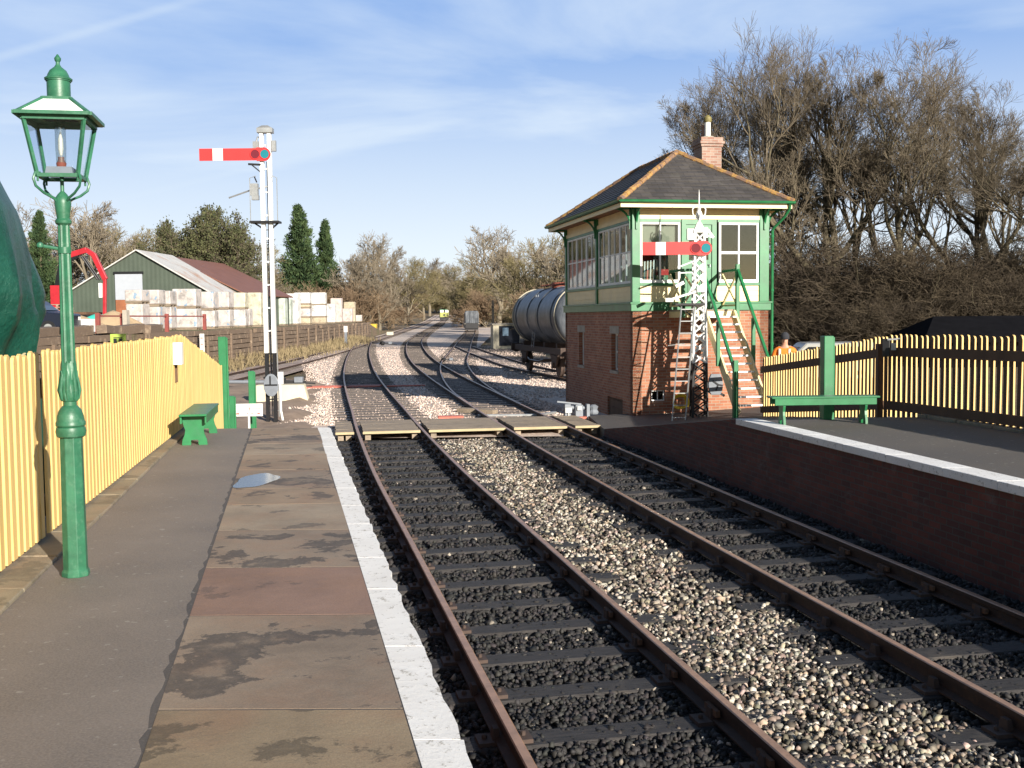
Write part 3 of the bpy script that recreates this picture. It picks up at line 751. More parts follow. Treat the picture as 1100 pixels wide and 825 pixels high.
# green floor band
mb = MB(); t = .055
mb.b2((-t, -t, 2.72), (W + t, .03, 2.92)); mb.b2((-t, .031, 2.72), (.03, D + t, 2.92)); mb.b2((W - .03, .031, 2.72), (W + t, D + t, 2.92)); mb.b2((.031, D - .03, 2.72), (W - .031, D + t, 2.92))
mb.b2((-t - .03, -t - .03, 2.9), (W + t + .03, .02, 2.945)); mb.b2((-t - .03, .021, 2.9), (.02, D, 2.945))
mb.build('floor_band', 'green', sb, bevel=.006)
# timber frame posts
def post(x0, y0, x1, y1, z0=2.946, z1=5.34): m_ = MB(); m_.b2((x0, y0, z0), (x1, y1, z1)); m_.build('corner_post', 'green', sb, bevel=.008)
post(-.012, -.012, .2, .16); post(W - .25, -.012, W + .012, .16); post(-.01, D - .16, .14, D + .01); post(W - .14, D - .16, W + .01, D + .01)
for y0 in (3.43,): post(-.02, y0 - .075, .1, y0 + .075)
post(W - .1, 3.35, W + .02, 3.5)
# cream boarding below the windows
mb = MB()
def boards(mb, a, b, z0, z1, n=3, dx=0):
    (x0, y0), (x1, y1) = a, b; h = (z1 - z0) / n
    for i in range(n):
        mb.add([(x0, y0, z0 + i * h), (x1, y1, z0 + i * h), (x1 + dx, y1, z0 + i * h), (x0 + dx, y0, z0 + i * h)] if 0 else [], [])
        if abs(x1 - x0) > abs(y1 - y0): mb.b2((x0, y0 + .006 * (i % 1), z0 + i * h + .004), (x1, y0 + .05, z0 + (i + 1) * h - .004)); mb.b2((x0, y0 + .012, z0 + i * h - .004), (x1, y0 + .048, z0 + i * h + .004))
        else: mb.b2((x0, y0, z0 + i * h + .004), (x0 + .05, y1, z0 + (i + 1) * h - .004)); mb.b2((x0 + .012, y0, z0 + i * h - .004), (x0 + .048, y1, z0 + i * h + .004))
boards(mb, (.2, .03), (1.32, .03), 2.95, 3.36); mb.build('boarding', 'cream', sb); mb = MB(); boards(mb, (2.28, .03), (W - .25, .03), 2.95, 3.36)
mb.build('boarding', 'cream', sb)
mb = MB(); boards(mb, (.03, .16), (.03, 3.35), 2.95, 3.36); mb.build('boarding', 'cream', sb)
mb = MB(); boards(mb, (.03, 3.51), (.03, D - .16), 2.95, 3.36); mb.build('boarding', 'cream', sb)
mb = MB(); boards(mb, (W - .08, .16), (W - .08, D - .16), 2.95, 5.3, 10); mb.build('boarding', 'cream', sb)
mb = MB(); mb.b2((.14, D - .08, 2.95), (W - .14, D - .03, 5.3)); mb.build('boarding', 'cream', sb)
mb = MB(); mb.b2((.15, .0, 3.362), (1.32, .09, 3.435)); mb.b2((2.28, .0, 3.362), (W - .2, .09, 3.435)); mb.build('sill', 'green', sb)
mb = MB(); mb.b2((-.005, .13, 3.362), (.09, D - .14, 3.435)); mb.build('sill', 'green', sb)
# frieze and header strips
mb = MB(); mb.b2((.2, .04, 5.165), (W - .25, .09, 5.36)); mb.b2((.04, .16, 5.165), (.09, D - .14, 5.36)); mb.build('frieze', 'cream', sb)
mb = MB(); mb.b2((.2, .0, 5.06), (W - .25, .06, 5.162)); mb.build('head_board', 'cream', sb); mb = MB(); mb.b2((.0, .16, 5.06), (.06, 3.35, 5.162)); mb.build('head_board', 'cream', sb); mb = MB(); mb.b2((.0, 3.51, 5.06), (.06, D - .16, 5.162)); mb.build('head_board', 'cream', sb)
mb = MB(); mb.b2((.2, .01, 4.99), (1.3, .07, 5.058)); mb.build('head_board', 'green', sb); mb = MB(); mb.b2((2.3, .01, 4.99), (W - .25, .07, 5.058)); mb.build('head_board', 'green', sb); mb = MB(); mb.b2((.01, .16, 4.99), (.07, 3.35, 5.058)); mb.build('head_board', 'green', sb); mb = MB(); mb.b2((.01, 3.51, 4.99), (.07, D - .16, 5.058)); mb.build('head_board', 'green', sb)
def window(a, b, axis, mul, bars, z0=3.437, z1=4.988, d=.05, fr=.06):
    def bx(m_, u0, u1, c, e, q0, q1):
        if axis == 'x': m_.b2((u0, q0, c), (u1, q1, e))
        else: m_.b2((q0, u0, c), (q1, u1, e))
    m_ = MB(); q0, q1 = .03, .03 + d
    bx(m_, a, a + fr, z0, z1, q0, q1); bx(m_, b - fr, b, z0, z1, q0, q1); bx(m_, a + fr, b - fr, z0, z0 + fr * 1.3, q0, q1); bx(m_, a + fr, b - fr, z1 - fr, z1, q0, q1)
    for c in mul: bx(m_, c - .022, c + .022, z0 + fr * 1.3, z1 - fr, q0 + .004, q1 - .004)
    for c, w in bars:
        us = [a + fr] + [x for x in mul] + [b - fr]
        for i in range(len(us) - 1):
            bx(m_, us[i] + (.022 if i else 0), us[i + 1] - (.022 if i < len(us) - 2 else 0), c - w / 2, c + w / 2, q0 + .008, q1 - .008)
    f = m_.build('window', 'white', sb, bevel=.004)
    g = MB(); bx(g, a + fr * .5, b - fr * .5, z0 + fr, z1 - fr * .5, .052, .057); g.build('pane', 'glass', f)
window(.21, 1.29, 'x', [.75], [(4.21, .1)])
window(2.34, W - .26, 'x', [2.89], [(4.21, .07)])
for y0, y1 in ((.2, 1.22), (1.24, 2.26), (2.28, 3.33), (3.53, 4.64), (4.66, 5.8), (5.82, 6.96)):
    window(y0, y1, 'y', [(y0 + y1) / 2], [(4.25, .035)], fr=.05)
# door
mb = MB(); mb.b2((1.325, .02, 2.95), (1.44, .1, 5.058)); mb.b2((2.15, .02, 2.95), (2.275, .1, 5.058)); mb.b2((1.44, .02, 4.93), (2.15, .1, 5.058)); mb.build('door_frame', 'green', sb)
mb = MB(); mb.b2((1.45, .05, 2.955), (2.14, .09, 3.95))
for a, b in ((1.45, 1.53), (2.06, 2.14)): mb.b2((a, .051, 3.951), (b, .089, 4.92))
mb.b2((1.531, .051, 4.84), (2.059, .089, 4.92)); mb.b2((1.531, .05, 3.951), (2.059, .09, 4.02))
for a, b in ((1.5, 1.78), (1.82, 2.1)): mb.b2((a, .035, 3.1), (b, .049, 3.8))
dr = mb.build('door', 'green', sb); mb = MB(); mb.b2((1.52, .068, 4.0), (2.07, .074, 4.86)); mb.build('pane', 'glass', dr)
mb = MB(); mb.tube([(2.04, .03, 3.9), (2.09, .0, 3.9), (2.09, -.0, 3.84)], .014, 6); mb.build('handle', 'galv', dr)
# roof
ov = .47; ze = 5.47; zr = 7.03; ya, yb = 1.88, 5.27
c = [(-ov, -ov, ze), (W + ov, -ov, ze), (W + ov, D + ov, ze), (-ov, D + ov, ze), (W / 2, ya, zr), (W / 2, yb, zr)]
mb = MB(); mb.add(c, [(0, 1, 4), (1, 2, 5, 4), (2, 3, 5), (3, 0, 4, 5)]); mb.add([(x, y, z - .05) for x, y, z in c], [(4, 1, 0), (4, 5, 2, 1), (5, 3, 2), (5, 4, 0, 3)])
e = [(x, y, z) for x, y, z in c[:4]] + [(x, y, z - .05) for x, y, z in c[:4]]
mb.add(e, [(i, (i + 1) % 4, (i + 1) % 4 + 4, i + 4) for i in range(4)])
rf = mb.build('roof', 'slate', sb)
# raised slate courses give the slopes a stepped edge
mb = MB()
def course(p, q, apex_l, apex_r, n):
    p, q, al, ar = map(Vector, (p, q, apex_l, apex_r)); nrm = (q - p).cross(al - p).normalized()
    for i in range(n):
        t0 = i / n; t1 = (i + .97) / n
        a, b = p.lerp(al, t0), q.lerp(ar, t0); cc, d = q.lerp(ar, t1), p.lerp(al, t1)
        hi = nrm * .022; lo = nrm * .004
        mb.add([a + hi, b + hi, cc + lo, d + lo, a, b], [(0, 1, 2, 3), (4, 5, 1, 0)])
course(c[0], c[1], c[4], c[4], 13); course(c[3], c[0], c[5], c[4], 13); course(c[1], c[2], c[4], c[5], 13)
mb.build('slates', 'slate', rf)
hr = random.Random(5)
for a, b in ((c[0], c[4]), (c[1], c[4]), (c[4], c[5]), (c[2], c[5]), (c[3], c[5])):
    a, b = Vector(a), Vector(b); L = (b - a).length; k = int(L / .3); mb = MB()
    for i in range(k):
        p = a.lerp(b, i / k); q = a.lerp(b, (i + 1.06) / k); o_ = Vector((hr.uniform(-.008, .008), hr.uniform(-.008, .008), .012 + hr.uniform(-.006, .01)))
        mb.tube([p + o_, q + o_ * .6], [.085, .075], 8)
    mb.build('hip_tiles', 'lichen', rf, smooth=True)
mb = MB(); mb.b2((-ov + .03, -ov + .03, 5.31), (W + ov - .03, -ov + .06, 5.42)); mb.b2((-ov + .03, -ov + .061, 5.31), (-ov + .06, D + ov - .03, 5.42)); mb.b2((W + ov - .06, -ov + .061, 5.31), (W + ov - .03, D + ov - .03, 5.42)); mb.b2((-ov + .061, D + ov - .06, 5.31), (W + ov - .061, D + ov - .03, 5.42))
mb.build('fascia', 'cream', rf)
mb = MB(); mb.b2((-ov + .062, -ov + .062, 5.37), (W + ov - .062, D + ov - .062, 5.39)); mb.build('soffit', 'soffit', rf)
mb = MB()
def gutter(p, q):
    p, q = Vector(p), Vector(q); d = (q - p).normalized(); n_ = Vector((d.y, -d.x, 0)); prof = [(-.055, .05)] + [(.055 * math.cos(t), -.05 * math.sin(t) + .03) for t in [math.pi - i * math.pi / 6 for i in range(7)]] + [(.065, .05), (.045, .045)] + [(.045 * math.cos(t), -.04 * math.sin(t) + .03) for t in [i * math.pi / 6 for i in range(7)]]
    P = [p + n_ * a + Vector((0, 0, b)) for a, b in prof] + [q + n_ * a + Vector((0, 0, b)) for a, b in prof]; k = len(prof)
    mb.add(P, [(i, (i + 1) % k, (i + 1) % k + k, i + k) for i in range(k)])
gutter((-ov - .02, -ov - .035, 5.44), (W + ov + .02, -ov - .035, 5.44)); gutter((-ov - .035, D + ov + .02, 5.44), (-ov - .035, -ov - .02, 5.44))
mb.build('gutter', 'green', rf)
def bracket(x, y, dx, dy, par=sb):
    m_ = MB(); P = []
    for i in range(9):
        t = math.pi / 2 * i / 8
        P.append((x + dx * (.38 - .36 * math.cos(t) - 0) if 0 else x + dx * .38 * (1 - math.cos(t)), y + dy * .38 * (1 - math.cos(t)), 4.86 + .46 * math.sin(t)))
    m_.tube(P, .028, 6); m_.bar((x + dx * .01, y + dy * .01, 5.33), (x + dx * .4, y + dy * .4, 5.33), .05, .05); m_.bar((x + dx * .01, y + dy * .01, 4.8), (x + dx * .01, y + dy * .01, 5.34), .05, .05)
    m_.build('eave_bracket', 'green', par)
for x, y, dx, dy in ((.1, -.02, 0, -1), (W - .12, -.02, 0, -1), (-.02, .1, -1, 0), (-.03, 3.43, -1, 0), (-.02, D - .1, -1, 0), (W + .02, .1, 1, 0)): bracket(x, y, dx, dy)
mb = MB(); mb.tube([(W + .36, -.5, 5.42), (W + .36, -.46, 5.3), (W + .3, -.32, 5.12), (W + .12, -.09, 4.86), (W + .09, -.03, 4.78), (W + .09, -.03, .25)], .036, 8)
for z in (4.6, 3.2, 1.8, .6): mb.lathe([(.048, 0), (.048, .06)], 8, (W + .09, -.03, z))
mb.build('downpipe', 'green', sb, smooth=True)
# chimney
M['chimbrick'] = brick_mat('weathered_chimney_brick', (.3, .15, .11), (.4, .26, .2), (.4, .35, .3), patch=(.35, .3, .26))
mb = MB(); cx, cy = W - .28, 3.6
mb.b2((cx - .3, cy - .33, 5.2), (cx + .3, cy + .33, 7.45)); mb.b2((cx - .34, cy - .37, 6.6), (cx + .34, cy + .37, 6.68)); mb.b2((cx - .335, cy - .365, 7.45), (cx + .335, cy + .365, 7.53)); mb.b2((cx - .37, cy - .4, 7.53), (cx + .37, cy + .4, 7.61)); mb.b2((cx - .335, cy - .365, 7.61), (cx + .335, cy + .365, 7.72))
ch = mb.build('chimney', 'chimbrick', sb, bevel=.006)
mb = MB(); mb.lathe([(.26, 0), (.16, .07), (.1, .08)], 10, (cx, cy, 7.72)); mb.build('flaunching', 'concrete', ch)
mb = MB(); mb.lathe([(.085, 0), (.085, .42)], 14, (cx, cy, 7.78)); mb.build('flue_pipe', 'white', ch, smooth=True)
M['cowl'] = paint('mossy_brass_cowl', (.2, .17, .06), .6, .3, 8)
mb = MB(); mb.lathe([(.1, 0), (.12, .03), (.12, .13), (.05, .2)], 14, (cx, cy, 8.2)); mb.build('cowl', 'cowl', ch, smooth=True)
mb = MB(); mb.lathe([(.1, 0), (.1, .02), (.08, .35), (.1, .38), (.1, .42), (.07, .42)], 12, (cx - .02, cy + .2, 7.72)); mb.build('chimney_pot', 'chimbrick', ch, smooth=True)
# things inside seen through the glass
fr_ = thing('lever_frame', 'row of signal levers standing behind the side windows of the signal box', 'lever frame', (3.1 + 1.0 * .982 - .191 * 3.2, 27.4 + 1.0 * .191 + 3.2 * .982, 2.7), BA)
mb = MB(); mb.b2((-.15, -2.2, 0), (.15, 2.2, .12)); mb.build('bed', 'black', fr_)
for i in range(16):
    mb = MB(); y = -2.0 + i * .26; mb.bar((0, y, .12), (.05, y, 1.15), .03, .05); lv = mb.build('lever', ['red', 'black', 'white', 'red', 'bluelens'][i % 5], fr_); mb = MB(); mb.bar((.05, y, 1.15), (.056, y, 1.4), .025, .03); mb.build('handle', 'galv', lv)
dk = thing('desk', 'wooden desk with red and green boxes inside the front left window of the signal box', 'desk', (3.1 + .75, 27.4 + .75, 2.7), BA)
mb = MB(); mb.b2((-.5, -.28, .72), (.5, .28, .76)); mb.build('desk_top', 'brownwood', dk)
for x in (-.45, .45):
    for y in (-.24, .24): mb = MB(); mb.b2((x - .03, y - .03, 0), (x + .03, y + .03, .719)); mb.build('leg', 'brownwood', dk)
def at_sb(x, y, z): return (3.1 + x * .9816 - y * .1908, 27.4 + x * .1908 + y * .9816, z)
o = MB().box((0, 0, .17), (.2, .2, .34)).build('red_box', 'red', bevel=.01); o.location = at_sb(1.02, .5, 3.46); tag(o, 'red box on the desk behind the front left window', 'box')
o = MB().box((0, 0, .09), (.3, .2, .18)).build('green_box', 'green', bevel=.01); o.location = at_sb(.88, .3, 3.46); o.rotation_euler[2] = BA; tag(o, 'green box in front of the red box behind the front left window', 'box')
o = thing('window_blind', 'pale roller blind half drawn behind the front left window', 'blind', at_sb(.75, .16, 0), BA)
M['blind'] = paint('buff_blind_cloth', (.42, .37, .28), .9, .1)
MB().box((0, 0, 4.6), (.98, .01, .7)).build('blind_cloth', 'blind', o); mb = MB(); mb.tube([(-.5, 0, 4.93), (.5, 0, 4.93)], .02, 8); mb.build('roller', 'brownwood', o)
crv = random.Random(8)
for i, y in enumerate((.5, 1.0, 2.45, 3.0, 3.75, 4.3, 5.3, 6.4)):
    mb = MB(); P = []; k = 12; w = .28
    for j in range(k + 1):
        P += [(.02 * math.sin(j * 1.9), -w / 2 + w * j / k, 3.5), (.02 * math.sin(j * 1.9 + .4), -w / 2 + w * j / k, 4.9)]
    mb.add(P, [(2 * j, 2 * j + 2, 2 * j + 3, 2 * j + 1) for j in range(k)])
    mb.add([(a + .006, b, c_) for a, b, c_ in P], [(2 * j, 2 * j + 1, 2 * j + 3, 2 * j + 2) for j in range(k)])
    o = mb.build('curtain', 'white', None, smooth=True); o.location = at_sb(.2, y, 0); o.rotation_euler[2] = BA
    tag(o, ['pale net curtain hanging in the side window nearest the front corner of the signal box', 'second pale net curtain from the front corner of the signal box, in its side windows'][i] if i < 2 else 'pale net curtain hanging in the side windows further back', 'curtain', 'net curtains in the side windows of the signal box')

# ---------------------------------------------------------------- steps to the door
st = thing('staircase', 'cream timber steps with green handrails climbing to the signal box door', 'staircase', A0, BA)
zl = 2.74
mb = MB()
for i in range(6): mb.b2((.95 + i * .234, -.98, zl - .04), (.95 + i * .234 + .226, -.062, zl))
mb.build('landing', 'board', st)
mb = MB(); mb.b2((.95, -.98, zl - .2), (2.36, -.93, zl - .042)); mb.b2((.95, -.929, zl - .2), (1.0, -.07, zl - .042)); mb.b2((2.31, -.929, zl - .2), (2.36, -.07, zl - .042)); mb.build('landing_joist', 'cream', st)
xa_, xb_ = 1.6, 2.3; NST = 12; y_t, y_b = -.98, -3.05; z_b = .3
mb = MB()
for i in range(NST):
    t = (i + 1) / (NST + 1); y = y_t + (y_b - y_t) * t; z = zl + (z_b - zl) * t
    b = MB(); b.box(((xa_ + xb_) / 2, y, z), (xb_ - xa_ - .01, .2, .04)); b.build('tread', 'white', st, bevel=.005)
for x in (xa_ - .03, xb_ + .03):
    m_ = MB(); m_.bar((x, y_t + .02, zl - .1), (x, y_b - .04, z_b - .0), .05, .24); m_.build('stringer', 'cream', st)
def pst(x, y, z0, z1, w=.09, nm='newel_post'): m_ = MB(); m_.b2((x - w / 2, y - w / 2, z0), (x + w / 2, y + w / 2, z1)); m_.build(nm, 'green', st, bevel=.006)
pst(xb_ + .1, y_t - .06, zl - .25, zl + 1.12); pst(.98, y_t - .03, zl - .2, zl + 1.0); pst(xa_ - .1, y_t - .06, zl - .25, zl + 1.0)
pst(xa_ - .1, y_b - .02, z_b - .1, z_b + 1.25, .11); pst(xb_ + .1, y_b - .02, z_b - .1, z_b + 1.05, .1)
ym = (y_t + y_b) / 2; zm = (zl + z_b) / 2
pst(xb_ + .1, ym, zm - .15, zm + 1.0, .085, 'baluster'); pst(xa_ - .1, ym, zm - .15, zm + .92, .085, 'baluster')
for x, h in ((xa_ - .1, .95), (xb_ + .1, 1.02)):
    m_ = MB(); m_.bar((x, y_t - .06, zl + h - .02), (x, y_b - .02, z_b + h + .02), .06, .07); m_.build('handrail', 'green', st)
for a, b in (((.98, y_t - .03), (.98, -.06)), ((.98, y_t - .03), (xa_ - .1, y_t - .06)), ((xb_ + .1, y_t - .03), (xb_ + .1, -.06))):
    m_ = MB(); m_.bar((*a, zl + .98), (*b, zl + .98), .06, .06); m_.build('handrail', 'green', st)
    m_ = MB(); m_.bar((*a, zl + .12), (*b, zl + .9), .035, .05); m_.bar((a[0] + .012, a[1] + .012, zl + .9), (b[0] + .012, b[1] + .012, zl + .12), .035, .05); m_.bar((*a, zl + .1), (*b, zl + .1), .05, .05); m_.build('cross_brace', 'cream', st)
# coiled hose
M['hose'] = paint('yellow_hose', (.75, .55, .03), .5, .1)
mb = MB()
for k in range(5):
    r = .17 + .012 * k; P = [(r * math.cos(t) * 1.0, -.03 * k + .02 * math.sin(3 * t), r * math.sin(t) * .85 + .02 * math.sin(2 * t + k)) for t in [i * math.pi / 10 for i in range(21)]]
    mb.tube(P, .018, 6, cap=False)
o = mb.build('hose', 'hose', None, smooth=True); o.location = at_sb(1.22, -.1, .38); o.rotation_euler[2] = BA; tag(o, 'coiled yellow hose hanging low on the signal box brickwork', 'hose')

# ---------------------------------------------------------------- semaphore arm helper
def sem_arm(parent, x, y, z, L, h, lens_r):
    """arm pointing to -x from pivot end (rounded at +x)"""
    xl = x - L; b1, b2 = xl + L * .19, xl + L * .335
    m_ = MB(); m_.b2((xl, y - .012, z - h / 2), (b1, y + .012, z + h / 2), 0); m_.b2((b1, y - .012, z - h / 2), (b2, y + .012, z + h / 2), 1); m_.b2((b2, y - .012, z - h / 2), (x - h * .5, y + .012, z + h / 2), 0)
    K = 14; r = h * .56; P = [(x - h * .5 + r * math.cos(t), z + r * math.sin(t)) for t in [-math.pi / 2 + math.pi * i / K for i in range(K + 1)]]
    P = [(x - h * 1.1, z + r)] + P[::-1] + [(x - h * 1.1, z - r)]; P = P[::-1]
    m_.prism(P, y - .016, y + .016, 'y', 0)
    arm = m_.build('signal_arm', ['red', 'white'], parent)
    for q, mt in ((x - h * 1.22, 'redlens'), (x - h * .42, 'bluelens')):
        d = MB(); d.tube([(q, y - .03, z), (q, y + .03, z)], lens_r, 18); d.build('lens', mt, arm, smooth=True)
        d = MB(); P = [(q + (lens_r + .012) * math.cos(t), y - .024, z + (lens_r + .012) * math.sin(t)) for t in [i * math.pi / 9 for i in range(19)]]; d.tube(P, .012, 5, cap=False); d.build('lens_rim', 'red', arm)
    return arm
# home signal: twin white channel posts, left
hs = thing('semaphore_signal', 'tall white semaphore signal with red arm held level, left of the tracks', 'railway signal', (-6.33, 28.1, 0), 0, 'semaphore signals')
z0 = 7.42
for s in (-1, 1):
    mb = MB(); x = s * .1; mb.cm = 0; mb.b2((x - .045, -.07, 1.72), (x + .045, .07, z0)); mb.cm = 1; mb.b2((x - .042, -.067, -.2), (x + .042, .067, 1.72)); mb.build('post', ['whitesig', 'black'], hs)
for k in range(12): m_ = MB(); z = .5 + k * .6; m_.bar((-.06, 0, z), (.06, 0, z), .03, .035); m_.build('spacer', 'whitesig' if z > 1.7 else 'black', hs)
mb = MB(); mb.b2((-.2, -.12, z0), (.2, .12, z0 + .12)); mb.box((0, 0, z0 + .155), (.38, .22, .07), tap=.4); mb.build('cap', 'galv', hs)
sem_arm(hs, .13, -.12, 6.86, 1.82, .31, .11)
mb = MB(); mb.b2((-.32, -.06, 7.02), (-.16, .06, 7.2)); mb.tube([(-.24, 0, 7.2), (-.2, 0, 7.32), (-.1, 0, 7.3)], .02, 6); mb.build('lamp_case', 'galv', hs); mb = MB(); mb.b2((.16, -.05, 6.95), (.27, .05, 7.22)); mb.build('lamp_case', 'galv', hs)
mb = MB(); mb.bar((-.45, -.05, 6.62), (-.12, -.05, 6.6), .04, .05); mb.bar((-.36, -.05, 6.6), (-.12, -.05, 6.4), .025, .03); mb.bar((-.3, -.05, 6.3), (-.24, -.05, 6.15), .03, .03); mb.build('arm_bracket', 'black', hs)
mb = MB(); mb.b2((-.42, -.08, 5.82), (-.22, .06, 6.12)); mb.b2((-.38, -.09, 5.7), (-.2, .04, 5.82)); mb.build('repeater_case', 'galv', hs)
mb = MB(); mb.tube([(-.42, -.03, 5.95), (-.98, -.03, 5.76)], .022, 6); mb.bar((-.2, 0, 6.0), (.02, 0, 6.05), .03, .04); mb.build('back_light_arm', 'galv', hs)
mb = MB(); mb.b2((-.42, -.2, 5.1), (.33, .2, 5.15)); mb.bar((-.36, 0, 5.12), (-.1, 0, 4.95), .04, .04); mb.bar((.3, 0, 5.12), (.1, 0, 4.95), .04, .04); mb.build('staging', 'black', hs)
mb = MB()
for x in (-.4, .3): mb.tube([(x, -.15, 5.15), (x, -.15, 6.25), (x * .6, -.15, 6.3)], .011, 5)
mb.build('guard_rail', 'galv', hs)
mb = MB(); mb.tube([(.0, .1, .3), (0, .1, 6.7)], .012, 5); mb.build('operating_wire', 'black', hs)
mb = MB()   # ladder at the back
for x in (-.09, .09): mb.bar((x, .5, 0), (x, .16, 5.1), .025, .03)
for k in range(16): f = (k + .5) / 16; mb.bar((-.09, .5 - .34 * f, 5.1 * f), (.09, .5 - .34 * f, 5.1 * f), .02, .02)
mb.build('ladder', 'galv', hs)
mb = MB(); K = 16; P = [(.03 + .2 * math.cos(t) * (1.0), .88 + .3 * math.sin(t)) for t in [2 * math.pi * i / K for i in range(K)]]; mb.prism(P, -.17, -.13, 'y'); dsk = mb.build('balance_plate', 'grey', hs, bevel=.01)
mb = MB(); mb.b2((-.13, -.19, .87), (.2, -.171, .905)); mb.b2((.0, -.19, .906), (.03, -.171, 1.12)); mb.b2((-.13, -.185, 1.05), (-.16, -.1, 1.1)); mb.build('balance_lever', 'black', dsk)
mb = MB(); mb.b2((.2, -.1, .9), (.32, .05, 1.22)); mb.tube([(.24, -.05, .9), (.25, -.05, .2), (.3, -.08, -.05)], .03, 6); mb.build('cable_pipe', 'whitesig', hs)
# lattice starter signal in front of the signal box
ls = thing('lattice_signal', 'white lattice post semaphore signal with finial and red arm in front of the signal box', 'railway signal', (4.6, 26.3, -.02), 0, 'semaphore signals')
def lattice(mb, z0, z1, w0, w1, n, cz):
    def hw(z): return (w0 + (w1 - w0) * (z - z0) / (z1 - z0)) / 2
    for sx in (-1, 1):
        for sy in (-1, 1):
            mb.bar((sx * hw(z0), sy * hw(z0), z0), (sx * hw(z1), sy * hw(z1), z1), .05, .05)
    dz_ = (z1 - z0) / n
    for i in range(n):
        a, b = z0 + i * dz_, z0 + (i + 1) * dz_; ha, hb = hw(a), hw(b)
        for k in range(4):
            c_, s_ = [(1, 0), (0, 1), (-1, 0), (0, -1)][k]
            def pt(u, h, z): return (c_ * h - s_ * u * h, s_ * h + c_ * u * h, z)
            mb.bar(pt(-1, ha, a), pt(1, hb, b), .034, .01, up=(c_, s_, 0)); mb.bar(pt(1, ha, a), pt(-1, hb, b), .034, .01, up=(c_, s_, 0))
mb = MB(); lattice(mb, 1.45, 4.62, .32, .22, 13, 0); mb.build('lattice_post', 'whitesig', ls)
mb = MB(); lattice(mb, 0, 1.45, .36, .32, 6, 0); mb.b2((-.26, -.26, -.15), (.26, .26, .0)); mb.build('lattice_foot', 'black', ls)
mb = MB(); mb.box((0, 0, 4.66), (.3, .3, .07)); mb.box((0, 0, 4.78), (.26, .26, .18), tap=.35); mb.lathe([(.03, 0), (.03, .1), (.075, .16), (.085, .22), (.06, .29), (.03, .33), (.05, .37), (.016, .43), (.016, .62), (.004, .82)], 10, (0, 0, 4.85))
for i in range(4):
    t = i * math.pi / 2; mb.tube([(.05 * math.cos(t), .05 * math.sin(t), 4.95), (.15 * math.cos(t), .15 * math.sin(t), 5.08), (.16 * math.cos(t), .16 * math.sin(t), 5.2), (.1 * math.cos(t), .1 * math.sin(t), 5.26)], .016, 5)
mb.build('finial', 'whitesig', ls, smooth=True)
sem_arm(ls, .26, -.2, 4.24, 1.66, .31, .11)
mb = MB(); mb.b2((-.3, -.12, 4.45), (-.14, .06, 4.72)); mb.build('lamp_case', 'whitesig', ls); mb = MB(); mb.b2((.13, -.1, 4.5), (.2, .1, 4.75)); mb.bar((.2, -.05, 4.7), (.34, -.05, 4.5), .04, .06); mb.bar((.2, -.05, 4.55), (.34, -.05, 4.5), .03, .04); mb.build('lamp_case', 'whitesig', ls)
mb = MB(); mb.bar((-.55, -.15, 3.78), (-.1, -.15, 3.95), .03, .04); mb.bar((-.5, -.12, 3.65), (-.1, -.1, 3.66), .03, .03); mb.build('arm_bracket', 'galv', ls)
mb = MB(); mb.bar((-.75, -.2, 3.0), (.05, -.2, 3.24), .04, .05); mb.b2((-.85, -.24, 2.95), (-.66, -.14, 3.04)); mb.b2((-.08, -.26, 3.18), (.14, -.16, 3.3)); mb.bar((-.6, -.2, 3.32), (-.4, -.2, 3.42), .04, .08); mb.tube([(-.3, -.2, 3.1), (-.1, -.2, 3.5)], .02, 5); mb.build('balance_lever', 'whitesig', ls)
mb = MB(); mb.b2((-.62, -.3, 2.86), (.1, .3, 2.91)); mb.bar((-.5, 0, 2.86), (-.18, 0, 2.6), .03, .03); mb.build('staging', 'black', ls)
mb = MB()
for x in (-.16, .16): mb.bar((x - .62, -.75, 0), (x - .3, -.22, 2.88), .022, .04)
for k in range(10):
    f = (k + .6) / 10; mb.bar((-.78 + .32 * f, -.75 + .53 * f, 2.88 * f), (-.46 + .32 * f, -.75 + .53 * f, 2.88 * f), .02, .02)
mb.bar((-.85, -.6, 1.9), (-.4, -.3, 1.93), .015, .015); mb.build('ladder', 'galv', ls)
mb = MB(); K = 14; P = [(.38 + .18 * math.cos(t), .92 + .29 * max(-.85, min(.9, math.sin(t) * 1.15))) for t in [2 * math.pi * i / K for i in range(K)]]; mb.prism(P, -.2, -.1, 'y'); dsk = mb.build('balance_plate', 'grey', ls, bevel=.012)
mb = MB(); mb.bar((.3, -.21, 1.02), (.44, -.21, .92), .02, .035); mb.bar((.44, -.21, .92), (.55, -.21, .9), .02, .035); mb.bar((.44, -.215, .92), (.38, -.215, .78), .02, .03); mb.build('weight_arm', 'black', dsk)
mb = MB(); mb.bar((.1, -.15, .8), (.3, -.15, .7), .05, .05); mb.build('crank', 'black', ls); mb = MB(); mb.bar((.5, -.15, .7), (.6, -.15, .64), .05, .06); mb.build('crank', 'black', ls)

